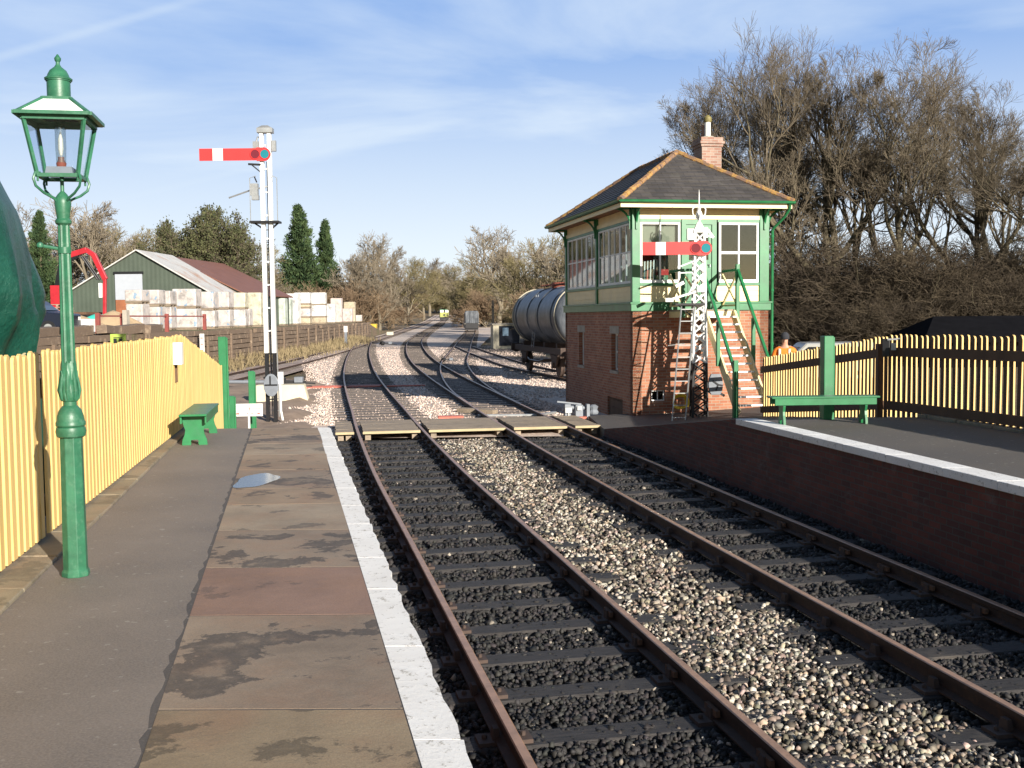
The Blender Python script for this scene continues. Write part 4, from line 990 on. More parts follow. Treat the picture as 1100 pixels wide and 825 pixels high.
# ---------------------------------------------------------------- platform lamp
lx, ly = -2.9, 7.0
lp = thing('platform_lamp', 'green cast iron platform lamp post with square glass lantern beside the left fence', 'lamp post', (lx, ly, PZ), R(11))
B = .92
mb = MB(); mb.lathe([(.09, 0), (.09, .03), (.079, .05), (.072, .92)], 8, ph=R(22.5)); mb.build('base', 'lampgreen', lp, bevel=.004)
mb = MB(); mb.lathe([(.078, .92), (.09, .93), (.095, .96), (.09, .985), (.083, .99), (.093, 1.0), (.093, 1.02), (.086, 1.03), (.083, 1.06), (.07, 1.1), (.05, 1.125), (.042, 1.13), (.042, 1.155), (.048, 1.16)], 24); mb.build('collar', 'lampgreen', lp, smooth=True)
mb = MB(); n = 24; prof = [(.05, 1.16), (.058, 1.18), (.06, 1.22), (.052, 1.3), (.046, 1.38), (.042, 1.42)]
K = len(prof); P = []
for r, z in prof:
    for j in range(n): q = r * (1 + .12 * math.cos(j * math.pi * 2 / 3 + z * 18)); t = 2 * math.pi * j / n; P.append((q * math.cos(t), q * math.sin(t), z))
mb.add(P, [(i * n + j, i * n + (j + 1) % n, (i + 1) * n + (j + 1) % n, (i + 1) * n + j) for i in range(K - 1) for j in range(n)])
for j in range(8):
    t = j * math.pi / 4; mb.tube([(.055 * math.cos(t), .055 * math.sin(t), 1.17), (.064 * math.cos(t), .064 * math.sin(t), 1.23), (.05 * math.cos(t), .05 * math.sin(t), 1.33), (.053 * math.cos(t), .053 * math.sin(t), 1.36)], [.006, .012, .008, .003], 6)
mb.build('acanthus_moulding', 'lampgreen', lp, smooth=True)
mb = MB(); n = 40; P = []
for r, z in ((.041, 1.41), (.039, 1.6), (.034, 2.2), (.033, 2.32)):
    for j in range(n): q = r * (1 + .1 * math.cos(j * math.pi / 2)); t = 2 * math.pi * j / n; P.append((q * math.cos(t), q * math.sin(t), z))
mb.add(P, [(i * n + j, i * n + (j + 1) % n, (i + 1) * n + (j + 1) % n, (i + 1) * n + j) for i in range(3) for j in range(n)])
mb.build('fluted_shaft', 'lampgreen', lp, smooth=True)
mb = MB(); mb.lathe([(.034, 2.3), (.05, 2.315), (.052, 2.33), (.04, 2.345), (.044, 2.38), (.052, 2.44), (.05, 2.47), (.03, 2.5), (.012, 2.52), (.012, 2.62)], 16); mb.build('capital', 'lampgreen', lp, smooth=True)
mb = MB(); mb.tube([(.02, 0, 2.14), (-.12, -.03, 2.165)], .012, 8); mb.lathe([(.004, -.022), (.019, -.012), (.022, 0), (.019, .012), (.004, .022)], 10, (-.14, -.035, 2.17)); mb.lathe([(.042, -.02), (.042, .02)], 16, (0, 0, 2.14)); mb.build('ladder_bar', 'lampgreen', lp, smooth=True)
zb, zt = 2.6, 2.985; hb, ht = .12, .185
for i in range(4):
    t = math.pi / 4 + i * math.pi / 2; cx_, cy_ = math.cos(t), math.sin(t)
    mb = MB(); P = [(.03, 2.44), (.06, 2.47), (.13, 2.5), (.185, 2.54), (.2, 2.585), (.185, 2.625), (.155, 2.625), (.15, 2.6)]
    mb.tube([(r * cx_, r * cy_, z) for r, z in P], .0085, 6); mb.build('scroll_bracket', 'lampgreen', lp, smooth=True)
lan = MB()
for i in range(4):
    sx, sy = [(-1, -1), (1, -1), (1, 1), (-1, 1)][i]; tx, ty = [(-1, -1), (1, -1), (1, 1), (-1, 1)][(i + 1) % 4]
    lan.bar((sx * hb, sy * hb, zb), (sx * ht, sy * ht, zt), .02, .02)
    lan.bar((sx * hb, sy * hb, zb + .01), (tx * hb, ty * hb, zb + .01), .024, .024)
    lan.bar((sx * ht, sy * ht, zt - .016), (tx * ht, ty * ht, zt - .016), .022, .04)
    lan.tube([(sx * hb, sy * hb, zb), (sx * hb, sy * hb, zb - .03)], .007, 6)
lf = lan.build('lantern_frame', 'lampgreen', lp)
for i in range(4):
    sx, sy = [(-1, -1), (1, -1), (1, 1), (-1, 1)][i]; tx, ty = [(-1, -1), (1, -1), (1, 1), (-1, 1)][(i + 1) % 4]
    m_ = MB(); m_.add([(sx * hb * .98, sy * hb * .98, zb), (tx * hb * .98, ty * hb * .98, zb), (tx * ht * .98, ty * ht * .98, zt), (sx * ht * .98, sy * ht * .98, zt)], [(0, 1, 2, 3)]); m_.build('glass_pane', 'lampglass', lf)
mb = MB(); mb.box((0, 0, zb + .045), (.17, .17, .05), tap=.9); mb.build('burner_tray', 'grey', lf)
M['chimneyglass'] = glass_mat('mantle_glass', (.97, .97, .95), .3)
mb = MB(); mb.lathe([(.03, 0), (.034, .1), (.034, .3)], 16, (0, 0, zb + .1)); mb.build('glass_chimney', 'chimneyglass', lf, smooth=True)
M['mantle'] = paint('white_mantle', (.9, .88, .8), .3, .02)
mb = MB(); mb.lathe([(.008, 0), (.017, .04), (.016, .1), (.004, .15)], 12, (0, 0, zb + .15)); mb.build('mantle', 'mantle', lf, smooth=True)
mb = MB(); mb.lathe([(.028, 0), (.032, .03), (.02, .05), (.02, .07)], 12, (0, 0, zb + .07)); mb.build('burner', 'rust', lf, smooth=True)
he, hr_ = .222, .085; ze_, zr_ = zt + .0, zt + .115
mb = MB()
for i in range(4):
    sx, sy = [(-1, -1), (1, -1), (1, 1), (-1, 1)][i]; tx, ty = [(-1, -1), (1, -1), (1, 1), (-1, 1)][(i + 1) % 4]
    mb.bar((sx * he, sy * he, ze_), (sx * hr_, sy * hr_, zr_), .026, .014)
    mb.bar((sx * he, sy * he, ze_), (tx * he, ty * he, ze_), .03, .022); mb.bar((sx * hr_, sy * hr_, zr_), (tx * hr_, ty * hr_, zr_), .02, .02)
mb.add([(-he, -he, ze_ - .004), (he, -he, ze_ - .004), (he, he, ze_ - .004), (-he, he, ze_ - .004), (-.1, -.1, ze_ - .004), (.1, -.1, ze_ - .004), (.1, .1, ze_ - .004), (-.1, .1, ze_ - .004)], [(0, 1, 5, 4), (1, 2, 6, 5), (2, 3, 7, 6), (3, 0, 4, 7)])
rf2 = mb.build('lantern_roof', 'lampgreen', lp)
M['opal'] = paint('opal_roof_glass', (.85, .86, .86), .12, .02)
for i in range(4):
    sx, sy = [(-1, -1), (1, -1), (1, 1), (-1, 1)][i]; tx, ty = [(-1, -1), (1, -1), (1, 1), (-1, 1)][(i + 1) % 4]
    m_ = MB(); P = [Vector((sx * he, sy * he, ze_)), Vector((tx * he, ty * he, ze_)), Vector((tx * hr_, ty * hr_, zr_)), Vector((sx * hr_, sy * hr_, zr_))]; m_.add(P, [(0, 1, 2, 3)]); m_.build('opal_pane', 'opal', rf2)
mb = MB(); mb.lathe([(.072, 0), (.072, .12), (.078, .12), (.078, .128)], 20, (0, 0, zr_)); mb.lathe([(.084, 0), (.086, .01), (.07, .02), (.062, .04), (.05, .062), (.034, .075), (.022, .085), (.013, .1), (.012, .115), (.019, .125), (.021, .14), (.012, .152), (.004, .165)], 20, (0, 0, zr_ + .128)); mb.build('ventilator', 'lampgreen', lp, smooth=True)

# ---------------------------------------------------------------- fences
def fence(label, line, s0, zfun, face, pitch, pw, H, sect, post_w=.1, group='yellow picket fences', pt=.022, gaps=()):
    """line: [(x,y)...]; face: +1 pickets on the left of the walking direction, -1 right"""
    t = thing('picket_fence', label, 'fence', (0, 0, 0), 0, group)
    pts = [Vector(p) for p in line]; rails = [MB(), MB()]; pk = MB(); r_ = random.Random(len(label))
    acc = 0; nxt = 0; posts = 0
    for a, b in zip(pts, pts[1:]):
        d = (b - a); L = d.length; d.normalize(); n_ = Vector((-d.y, d.x)) * face; ang = math.atan2(d.y, d.x)
        z = lambda q: zfun(a.y + d.y * q)
        for zz in (.23, H - .285):
            for k in range(int(L / 1.2) + 1):
                q0, q1 = k * 1.2, min(L, (k + 1) * 1.2)
                if q1 <= q0: continue
                rails[0 if zz < .5 else 1].bar((a.x + d.x * q0, a.y + d.y * q0, z(q0) + zz), (a.x + d.x * q1, a.y + d.y * q1, z(q1) + zz), .05, .15)
        while nxt < acc + L:
            q = nxt - acc; nxt += pitch
            if any(g0 < nxt < g1 for g0, g1 in gaps): continue
            x, y = a.x + d.x * q + n_.x * (.028 + pt / 2), a.y + d.y * q + n_.y * (.028 + pt / 2); zb_ = z(q) + .03; h = H - .03 + r_.uniform(-.018, .014); w = pw * r_.uniform(.94, 1.05)
            prof = [(-w / 2, 0), (w / 2, 0), (w / 2, h - w * .42)] + [(w / 2 * math.cos(t_), h - w * .42 + w * .5 * math.sin(t_)) for t_ in (math.pi * .25, math.pi * .5, math.pi * .75)] + [(-w / 2, h - w * .42)]
            tl = r_.uniform(-.012, .012); P = []
            for sgn in (-1, 1):
                for u_, v_ in prof:
                    uu = u_ + tl * v_; P.append((x + d.x * uu + n_.x * sgn * pt / 2, y + d.y * uu + n_.y * sgn * pt / 2, zb_ + v_))
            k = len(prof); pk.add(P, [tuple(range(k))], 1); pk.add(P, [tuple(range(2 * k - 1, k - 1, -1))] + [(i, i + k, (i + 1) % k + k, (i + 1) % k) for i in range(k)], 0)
        k = 0
        q = sect - (acc % sect) if acc else 0
        while q < L:
            m_ = MB(); m_.box((a.x + d.x * q - n_.x * .085, a.y + d.y * q - n_.y * .085, z(q) + (H - .12) / 2 - .1), (post_w, post_w, H + .05), rz=ang); m_.build('post', 'brownwood', t); q += sect
        acc += L
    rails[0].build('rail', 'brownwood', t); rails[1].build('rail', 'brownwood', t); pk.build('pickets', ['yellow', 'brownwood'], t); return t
def lz(y): return PZ + .02 if y < 16.5 else ramp_z(y) + .02
def rz_(y): return float(np.interp(y, [-4, 15.1, 18.3, 24.5, 26], [PZ, .83, .8, .19, .1]))
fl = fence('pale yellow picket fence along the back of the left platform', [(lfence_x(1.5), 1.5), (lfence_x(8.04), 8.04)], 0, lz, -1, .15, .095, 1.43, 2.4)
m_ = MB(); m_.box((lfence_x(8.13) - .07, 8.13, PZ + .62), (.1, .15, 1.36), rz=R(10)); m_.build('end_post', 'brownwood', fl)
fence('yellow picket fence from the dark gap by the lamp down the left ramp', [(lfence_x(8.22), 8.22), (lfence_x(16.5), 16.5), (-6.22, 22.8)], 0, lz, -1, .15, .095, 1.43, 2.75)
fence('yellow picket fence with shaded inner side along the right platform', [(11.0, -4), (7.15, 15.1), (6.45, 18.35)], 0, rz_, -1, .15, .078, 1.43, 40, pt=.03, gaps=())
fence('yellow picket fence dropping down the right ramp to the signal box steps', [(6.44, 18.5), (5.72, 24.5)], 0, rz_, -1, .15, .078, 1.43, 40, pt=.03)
M['darkglass'] = paint('dark_window_glass', (.015, .018, .02), .08, .1, 1, 0)
# ---------------------------------------------------------------- posts, benches, sign, boxes
def gatepost(label, x, y, z0, z1, w, rz=R(10)):
    t = thing('gate_post', label, 'post', (x, y, z0), rz, 'green posts')
    mb = MB(); mb.b2((-w / 2, -w / 2, -.2), (w / 2, w / 2, z1 - z0)); mb.b2((w / 2, -w * .3, -.1), (w / 2 + w * .22, w * .3, z1 - z0 - .02)); mb.build('shaft', 'green', t, bevel=.008)
    return t
gatepost('tall green square post at the far end of the left picket fence', -6.2, 22.95, .1, 2.24, .16)
gatepost('tall green square post behind the right hand bench', 5.02, 17.05, PZ, 2.25, .16)
gatepost('short green post standing behind the small white sign', -6.0, 24.6, 0, 1.42, .13)
gatepost('low green stub post between the tall post and the small white sign', -6.22, 23.6, 0, .92, .15)
sg = thing('warning_sign', 'small white notice with red lettering on a thin white post at the platform ramp foot', 'sign', (-5.9, 23.9, .06), R(4))
mb = MB(); mb.b2((-.02, -.01, -.2), (.02, .02, .5)); mb.build('post', 'white', sg)
mb = MB(); mb.b2((-.31, -.03, .38), (.31, -.012, .66)); pnl = mb.build('panel', 'white', sg, bevel=.004)
M['redink'] = paint('faded_red_lettering', (.6, .16, .14), .6, .1)
mb = MB(); f = -.034
mb.b2((-.25, f, .54), (.26, f + .003, .555)); mb.b2((-.24, f, .615), (.25, f + .003, .62)); mb.b2((.015, f - .001, .5), (.03, f + .002, .6))
for a, b in ((-.27, -.2), (-.03, -.005), (.06, .09), (.19, .25)): mb.b2((a, f, .42), (b, f + .003, .46))
mb.build('lettering', 'redink', pnl)
def bench(label, loc, rz, L, dpt=.3, h=.43, apron=.1, rail_side=-1):
    t = thing('platform_bench', label, 'bench', loc, rz, 'green platform benches')
    mb = MB(); mb.b2((-L / 2, -dpt / 2, h - .03), (L / 2, dpt / 2, h)); mb.build('seat', 'green', t, bevel=.008)
    for s in (-1, 1): mb = MB(); mb.b2((-L / 2 + .05, s * (dpt / 2 - .02) - .012, h - apron - .03), (L / 2 - .05, s * (dpt / 2 - .02) + .012, h - .031)); mb.build('apron', 'green', t, bevel=.003)
    for s in (-1, 1):
        P = [(-dpt * .46, 0), (-dpt * .44, .07), (-dpt * .34, .14), (-dpt * .32, .2), (-dpt * .4, .28), (-dpt * .43, h - .031), (dpt * .43, h - .031), (dpt * .4, .28), (dpt * .32, .2), (dpt * .34, .14), (dpt * .44, .07), (dpt * .46, 0), (dpt * .2, 0), (dpt * .12, .05), (-dpt * .12, .05), (-dpt * .2, 0)]
        # concave foot outline as convex strips
        mb = MB(); x0 = s * (L / 2 - .2)
        lv = [(.0, .46), (.035, .45), (.07, .44), (.14, .36), (.2, .33), (.28, .4), (h - .031, .43)]
        for (za, wa), (zb_, wb) in zip(lv, lv[1:]):
            parts = [(-wa, -.15, -wb, -.12), (.15, wa, .12, wb)] if zb_ <= .07 else [(-wa, wa, -wb, wb)]
            for a, b, c_, d in parts: mb.add([(x0 - .018, a * dpt, za), (x0 + .018, a * dpt, za), (x0 + .018, b * dpt, za), (x0 - .018, b * dpt, za), (x0 - .018, c_ * dpt, zb_), (x0 + .018, c_ * dpt, zb_), (x0 + .018, d * dpt, zb_), (x0 - .018, d * dpt, zb_)], [(0, 3, 2, 1), (4, 5, 6, 7), (0, 1, 5, 4), (1, 2, 6, 5), (2, 3, 7, 6), (3, 0, 4, 7)])
        mb.build('leg', 'green', t)
    return t
bench('green wooden bench end-on against the left picket fence', (-4.42, 15.1, PZ), R(100.5), 1.9, .36)
bench('green wooden bench set across the end of the right platform', (4.76, 16.35, PZ), R(2), 1.66, .32)
# cabinet fixed to the left fence
cb = thing('junction_box', 'pale grey metal box fixed above the left picket fence', 'box', (-4.88, 15.45, 0), R(8))
MB().box((0, 0, 2.12), (.25, .16, .32)).build('body', 'white', cb, bevel=.006); mb = MB(); mb.b2((-.03, .081, 1.7), (.03, .12, 2.2)); mb.build('mounting_post', 'brownwood', cb); mb = MB(); mb.b2((.06, -.086, 2.0), (.07, -.081, 2.24)); mb.build('door_edge', 'grey', cb)
ls2 = thing('loudspeaker', 'small dark box with pale bracket on top of the right picket fence', 'loudspeaker', (6.33, 18.1, 0), R(-20))
MB().box((0, 0, 2.02), (.12, .12, .3)).build('body', 'black', ls2, bevel=.01); mb = MB(); mb.b2((.08, -.04, 1.98), (.16, .04, 2.1)); mb.bar((.02, -.07, 2.16), (.22, -.05, 2.17), .03, .03); mb.build('bracket', 'galv', ls2); mb = MB(); mb.b2((-.03, .03, .8), (.03, .09, 2.1)); mb.build('mounting_post', 'brownwood', ls2)
# ground equipment by the crossing
def shunt_signal(label, loc, rz, s=1.):
    t = thing('ground_signal', label, 'ground signal', loc, rz)
    mb = MB(); mb.b2((-.5 * s, -.25 * s, -.1), (.4 * s, .3 * s, .03)); mb.build('base_plate', 'orange', t)
    mb = MB(); mb.b2((-.3 * s, -.1, .03), (-.1 * s, .12, .45 * s)); mb.b2((.05 * s, -.12, .03), (.3 * s, .15, .42 * s)); mb.tube([(-.3 * s, 0, .34 * s), (.55 * s, 0, .3 * s)], .07 * s, 8); mb.build('body', 'grey', t, bevel=.01)
    mb = MB(); mb.bar((-.55 * s, -.05, .54 * s), (.25 * s, -.05, .44 * s),   .07, .04); mb.b2((.42 * s, -.14, .0), (.52 * s, .05, .44 * s)); mb.lathe([(.12, 0), (.14, .05), (.1, .12), (.13, .2), (.05, .25)], 10, (.68 * s, 0, .08)); mb.build('lever', 'grey', t)
    mb = MB(); mb.b2((-.3 * s, -.16, .14), (-.08 * s, -.11, .34 * s)); mb.b2((-.2 * s, -.14, 0), (-.17 * s, -.12, .2)); mb.build('plate', 'galv', t); mb = MB(); mb.b2((.1 * s, -.17, .2), (.24 * s, -.125, .38 * s)); mb.build('plate', 'galv', t)
    return t
shunt_signal('grey ground signal machine on an orange base beside the signal box corner', (1.6, 28.0, -.05), R(8), .8)
def machine(label, loc, s, rz=0):
    t = thing('point_machine', label, 'point machine', loc, rz)
    mb = MB(); mb.lathe([(.12 * s, 0), (.2 * s, .1 * s), (.2 * s, .25 * s), (.1 * s, .34 * s)], 12); mb.bar((.1 * s, 0, .15 * s), (.9 * s, .1, .1 * s), .12 * s, .1 * s); mb.bar((.3 * s, .2, .12), (1.2 * s, .3, .05), .06, .06); mb.build('drive', 'black', t, smooth=True)
    mb = MB(); mb.b2((.5 * s, -.1, .1 * s), (.8 * s, .2, .3 * s)); mb.build('cover', 'grey', t, bevel=.02)
    mb = MB(); mb.tube([(-.25 * s, 0, .05), (-.15 * s, 0, .4 * s), (-.05 * s, 0, .45 * s)], .03 * s, 6); mb.build('lever', 'black', t); return t
machine('black point lever machine on the dirt left of the tracks', (-9.1, 42.0, 0), 1.1)
for x, y, s, lb in ((-12.9, 107, 1.2, 'small dark point lever between the far curving tracks'), (-4.2, 66, .7, 'small dark point lever beside the siding points')): machine(lb, (x, y, -.1), s)
tg = MB()
tg.prism([(-.95, -.2), (.75, -.2), (.6, .42), (-.95, .42)], -.35, .35, 'y')
M['palecon'] = paint('pale_concrete', (.62, .56, .42), .9, .12, 2, .3, (.4, .35, .25), .4)
o = tg.build('concrete_block', 'palecon', bevel=.02); o.location = (-7.5, 35.5, .02); o.rotation_euler = (0, 0, R(6)); tag(o, 'long pale cream concrete block on the ballast behind the tall white signal', 'block')
mb = MB(); mb.tube([(-2, 0, .12), (0, 0, .14), (2.6, .1, .1)], .07, 8); o = mb.build('drain_pipe', 'grey', smooth=True); o.location = (-10.9, 42, .02); tag(o, 'long grey pipe lying on the dirt behind the short green post', 'pipe')
mb = MB(); mb.bar((-.95, 0, 0), (.75, -.02, 0), .12, .05); mb.bar((.75, -.02, 0), (1.2, .55, .02), .12, .05); o = mb.build('cable_duct', 'galv'); o.location = (.0, 29.4, -.1); tag(o, 'pale bent cable duct lying between the rails just past the crossing', 'cable duct')
wood = MB(); wood.bar((0, -.6, 0), (0, .6, .02), .3, .12); o = wood.build('timber_offcut', 'board'); o.location = (-1.0, 30.5, -.08); o.rotation_euler[2] = R(60); tag(o, 'pale timber offcut lying in the ballast past the crossing', 'timber')
# tarpaulin
def tarp():
    n = 120; zs = [(5.0, .02), (4.99, .35), (4.95, .75), (4.85, 1.05), (4.66, 1.25), (4.2, 1.42), (3.5, 1.53), (3.0, 1.6), (2.66, 1.58), (2.3, 1.48), (2.0, 1.42), (1.6, 1.48), (1.0, 1.55), (0.0, 1.6), (-.2, 1.6)]
    P = []; r_ = random.Random(2); ph = [r_.uniform(0, 6.28) for _ in range(8)]
    Z = []
    for (a, ra), (b, rb) in zip(zs, zs[1:]):
        for k in range(4): Z.append((a + (b - a) * k / 4, ra + (rb - ra) * k / 4))
    Z.append(zs[-1])
    for z, r in Z:
        k = max(0, min(1, (4.45 - z) / 2.0))
        for j in range(n):
            t = 2 * math.pi * j / n; e = .82
            cx_ = abs(math.cos(t)) ** e * (1 if math.cos(t) > 0 else -1); sx_ = abs(math.sin(t)) ** e * (1 if math.sin(t) > 0 else -1)
            fold = k * (.07 * math.sin(9 * t + ph[0] + .5 * z) + .055 * math.sin(17 * t + ph[1] - .7 * z) + .03 * math.sin(31 * t + ph[2] + z * 1.3)) + .03 * math.sin(3 * t + z * 2) + k * .05 * math.sin(6 * t + 1.1 * z) * math.sin(2.3 * z + t * 2)
            q = r * (1 + fold * (1.2 if z < 2.8 else 1))
            P.append((q * cx_, q * sx_ * 1.55, z + .03 * math.sin(4 * t + r * 3)))
    K = len(Z); mb = MB(); mb.add(P, [(i * n + j, (i + 1) * n + j, (i + 1) * n + (j + 1) % n, i * n + (j + 1) % n) for i in range(K - 1) for j in range(n)] + [tuple(range(n))])
    m, nt, b = new_mat('green_tarpaulin'); v = coords(nt, 'obj'); nn = noise(nt, v, 2.5, 8, .6, .5); n2 = noise(nt, v, 14, 6)
    nt.links.new(ramp(nt, nn, [(.3, (.005, .042, .03)), (.7, (.01, .082, .055))]), b.inputs['Base Color']); b.inputs['Roughness'].default_value = .42
    s_ = N(nt, 'ShaderNodeMath', operation='ADD'); nt.links.new(nn, s_.inputs[0]); nt.links.new(n2, s_.inputs[1]); bump(nt, b, s_.outputs[0], .5, .05)
    M['tarp'] = m
    t = thing('covered_load', 'tall load wrapped in a dark green tarpaulin behind the left picket fence', 'tarpaulin', (-8.35, 14.6, 0), R(10))
    mb.build('tarpaulin', 'tarp', t, smooth=True)
    mb = MB(); P = [(1.5 * math.cos(a) * 1.02, 1.5 * 1.55 * math.sin(a) * 1.02, 2.1 + .1 * math.sin(3 * a)) for a in [i * math.pi / 18 for i in range(37)]]; mb.tube(P, .018, 6, cap=False); mb.build('rope', 'cream', t, smooth=True)
tarp()
# ---------------------------------------------------------------- retaining wall of old sleepers
rw = thing('retaining_wall', 'long dark retaining wall of stacked old timbers along the yard line', 'retaining wall')
mb = MB(); r_ = random.Random(12)
for i in range(7):
    y = 22.
    while y < 164:
        L = r_.uniform(2.2, 2.6); z = -.15 + i * .31
        if not (i == 6 and r_.random() < .2): mb.bar((wallx(y) + .12 + r_.uniform(-.04, .04), y + .02, z + .15 + r_.uniform(-.015, .015)), (wallx(y + L) + .12 + r_.uniform(-.04, .04), y + L - .02, z + .15 + r_.uniform(-.015, .015)), .26, r_.uniform(.25, .29))
        y += L
mb.build('timbers', 'oldtimber', rw)
for k in range(27):
    y = 25 + k * 5.1; m_ = MB(); m_.b2((wallx(y) + .24, y - .1, -.3), (wallx(y) + .36, y + .1, 2.0 + r_.uniform(-.35, .1))); m_.build('post', 'oldtimber', rw)
for k in range(8):
    y = 33 + k * 2.8; o = MB().box((0, 0, 0), (.45, 2.3 + r_.uniform(-.3, .3), r_.uniform(.28, .42))).build('timber_baulk', 'oldtimber', bevel=.02); o.location = (WX - .35 + r_.uniform(-.25, .25), y, 2.2); o.rotation_euler = (r_.uniform(-.04, .04), r_.uniform(-.1, .1), r_.uniform(-.12, .12)); tag(o, 'big brown timber baulk lying on top of the retaining wall', 'timber baulk', 'timber baulks on the retaining wall')
# dry grass on the bank at the wall foot
g_ = np.random.default_rng(21); n = 17000
gx = g_.uniform(-17.2, -13.6, n); gy = 24 + g_.random(n) ** 1.2 * 110; keep = g_.random(n) < np.clip((-13.4 - gx) / 3.2, .1, 1); gx, gy = gx[keep], gy[keep]; gx = gx + np.array([wallx(q) - WX for q in gy]); n = len(gx)
gz = np.array([terr(a, b) for a, b in zip(gx, gy)]); h = g_.uniform(.06, .3, n) * (.4 + .9 * (np.sin(gy * .8) * np.sin(gx * 2 + gy * .3) > -.2)) * (1 + gy / 130); w = .012 + gy * .00035; an = g_.uniform(0, 6.28, n); ln = g_.uniform(-.25, .25, (n, 2))
P = np.stack([np.stack([gx - w * np.cos(an), gy - w * np.sin(an), gz], 1), np.stack([gx + w * np.cos(an), gy + w * np.sin(an), gz], 1), np.stack([gx + ln[:, 0], gy + ln[:, 1], gz + h], 1)], 1).reshape(-1, 3)
o = np_mesh('dry_grass', P, None, 'grassy', tris=np.arange(3 * n).reshape(-1, 3)); o['kind'] = 'stuff'
# marker boards
for x, y, w, h, c, lb in ((-16.9, 58.5, .24, 1.1, 'white', 'pink and white striped marker board against the retaining wall right of the tall green post'), (-16.9, 54.6, .26, 1.1, 'galv', 'narrow blue-white marker board against the retaining wall left of the tall green post')):
    t = thing('marker_board', lb, 'marker board', (x, y, .75)); mb = MB(); mb.b2((-w / 2, -.02, 0), (w / 2, .02, h)); mb.build('board', c, t)
    if c == 'white':
        mb = MB()
        for k in range(3): mb.b2((-w / 2 + .03, -.026, .12 + k * .34), (w / 2 - .06, -.021, .24 + k * .34))
        M['pinkpaint'] = paint('faded_pink_paint', (.6, .3, .28), .6, .1); mb.build('stripes', 'pinkpaint', t)
    mb = MB(); mb.b2((-.04, .021, -.9), (.04, .06, h)); mb.build('stake', 'oldtimber', t)
dp = thing('distance_post', 'grey post with white top beside the far end of the retaining wall', 'post', (-16.7, 108, -.1)); mb = MB(); mb.b2((-.12, -.12, -.2), (.12, .12, 1.35)); mb.build('post', 'grey', dp); mb = MB(); mb.b2((-.17, -.14, 1.351), (.17, .14, 1.95)); mb.build('top_plate', 'white', dp)
# lime board with black marks behind the fence
t = thing('hazard_board', 'lime green board with black marks just above the left picket fence', 'sign', (-15.6, 42.5, 0), R(5)); M['lime'] = paint('lime_paint', (.35, .48, .08), .5, .1)
mb = MB(); mb.b2((-.3, -.02, 1.55), (.3, .02, 2.08)); mb.build('board', 'lime', t); mb = MB()
for a in (-.18, .03): mb.b2((a, -.026, 1.62), (a + .13, -.021, 1.9))
mb.b2((-.18, -.026, 1.92), (.16, -.021, 1.95)); mb.build('marks', 'black', t); mb = MB(); mb.b2((-.05, .021, -.3), (.05, .09, 2.0)); mb.build('stake', 'oldtimber', t)

# ---------------------------------------------------------------- yard: shed, crane lorry, packs, sand
def corr(name, c, pitch=.3, dirt=None):
    m, nt, b = new_mat(name); v = coords(nt, 'uv'); sp = N(nt, 'ShaderNodeSeparateXYZ'); nt.links.new(v, sp.inputs[0])
    k = N(nt, 'ShaderNodeMath', operation='MULTIPLY'); k.inputs[1].default_value = 2 * math.pi / pitch; nt.links.new(sp.outputs[0], k.inputs[0])
    s_ = N(nt, 'ShaderNodeMath', operation='SINE'); nt.links.new(k.outputs[0], s_.inputs[0]); n = noise(nt, v, .6, 8, .65)
    col = ramp(nt, n, [(.3, V(c, .82)), (.7, V(c, 1.12))])
    if dirt: n2 = noise(nt, v, .35, 8, .7); col = mixc(nt, ramp(nt, n2, [(.5, (0, 0, 0)), (.66, (.8,) * 3)]), col, dirt)
    nt.links.new(col, b.inputs['Base Color']); b.inputs['Roughness'].default_value = .6; bump(nt, b, s_.outputs[0], .22, .02); return m
M['corrgreen'] = corr('green_sheet_cladding', (.07, .09, .068), .35); M['corrwhite'] = corr('pale_sheet_roof', (.55, .54, .52), .3, (.42, .22, .12)); M['corrred'] = corr('rusty_sheet_roof', (.2, .085, .055), .3)
def shed(label, loc, rz, hw, L, ze_, za, matw, matr, name='shed', door=True):
    t = thing(name, label, 'shed', loc, rz)
    mb = MB(); mb.prism([(-hw, 0), (hw, 0), (hw, ze_), (0, za), (-hw, ze_)], 0, L, 'y'); mb.build('wall', matw, t)
    for s in (-1, 1):
        mb = MB(); d = Vector((s * hw, 0, ze_ - za)).normalized(); e1 = Vector((0, 0, za + .03)); e2 = Vector((0, 0, za + .03)) + d * (math.hypot(hw, za - ze_) + .35)
        nn = Vector((-d.z * s, 0, d.x * s)); P = []
        for y in (-.3, L + .3):
            for e in (e1, e2):
                for q in (.0, .09): P.append(Vector((e.x, y, e.z)) + nn * q)
        mb.add(P, [(0, 2, 3, 1), (4, 5, 7, 6), (0, 1, 5, 4), (2, 6, 7, 3), (1, 3, 7, 5), (0, 4, 6, 2)]); mb.build('roof', matr, t)
    return t
sA = shed('green clad shed with pale sheet roof behind the wrapped stacks', (-29.3, 84.5, 1.9), R(-2), 5.4, 7.5, 3.0, 6.15, 'corrgreen', 'corrwhite')
MB().b2((-1.8, -.12, 2.35), (.35, -.02, 4.35)).build('window', 'winblue', sA); mb = MB(); mb.b2((-1.9, -.15, 4.36), (.45, -.02, 4.55)); mb.build('lintel', 'black', sA); M['rusty'] = paint('rust_brown_panel', (.3, .11, .05), .8, .25); MB().b2((-1.8, -.1, .9), (.35, -.02, 2.34)).build('door', 'rusty', sA)
shed('long shed with rusty red sheet roof behind the green shed', (-29.4, 92.4, 1.9), R(-5), 6.6, 13, 2.9, 6.1, 'corrgreen', 'corrred')
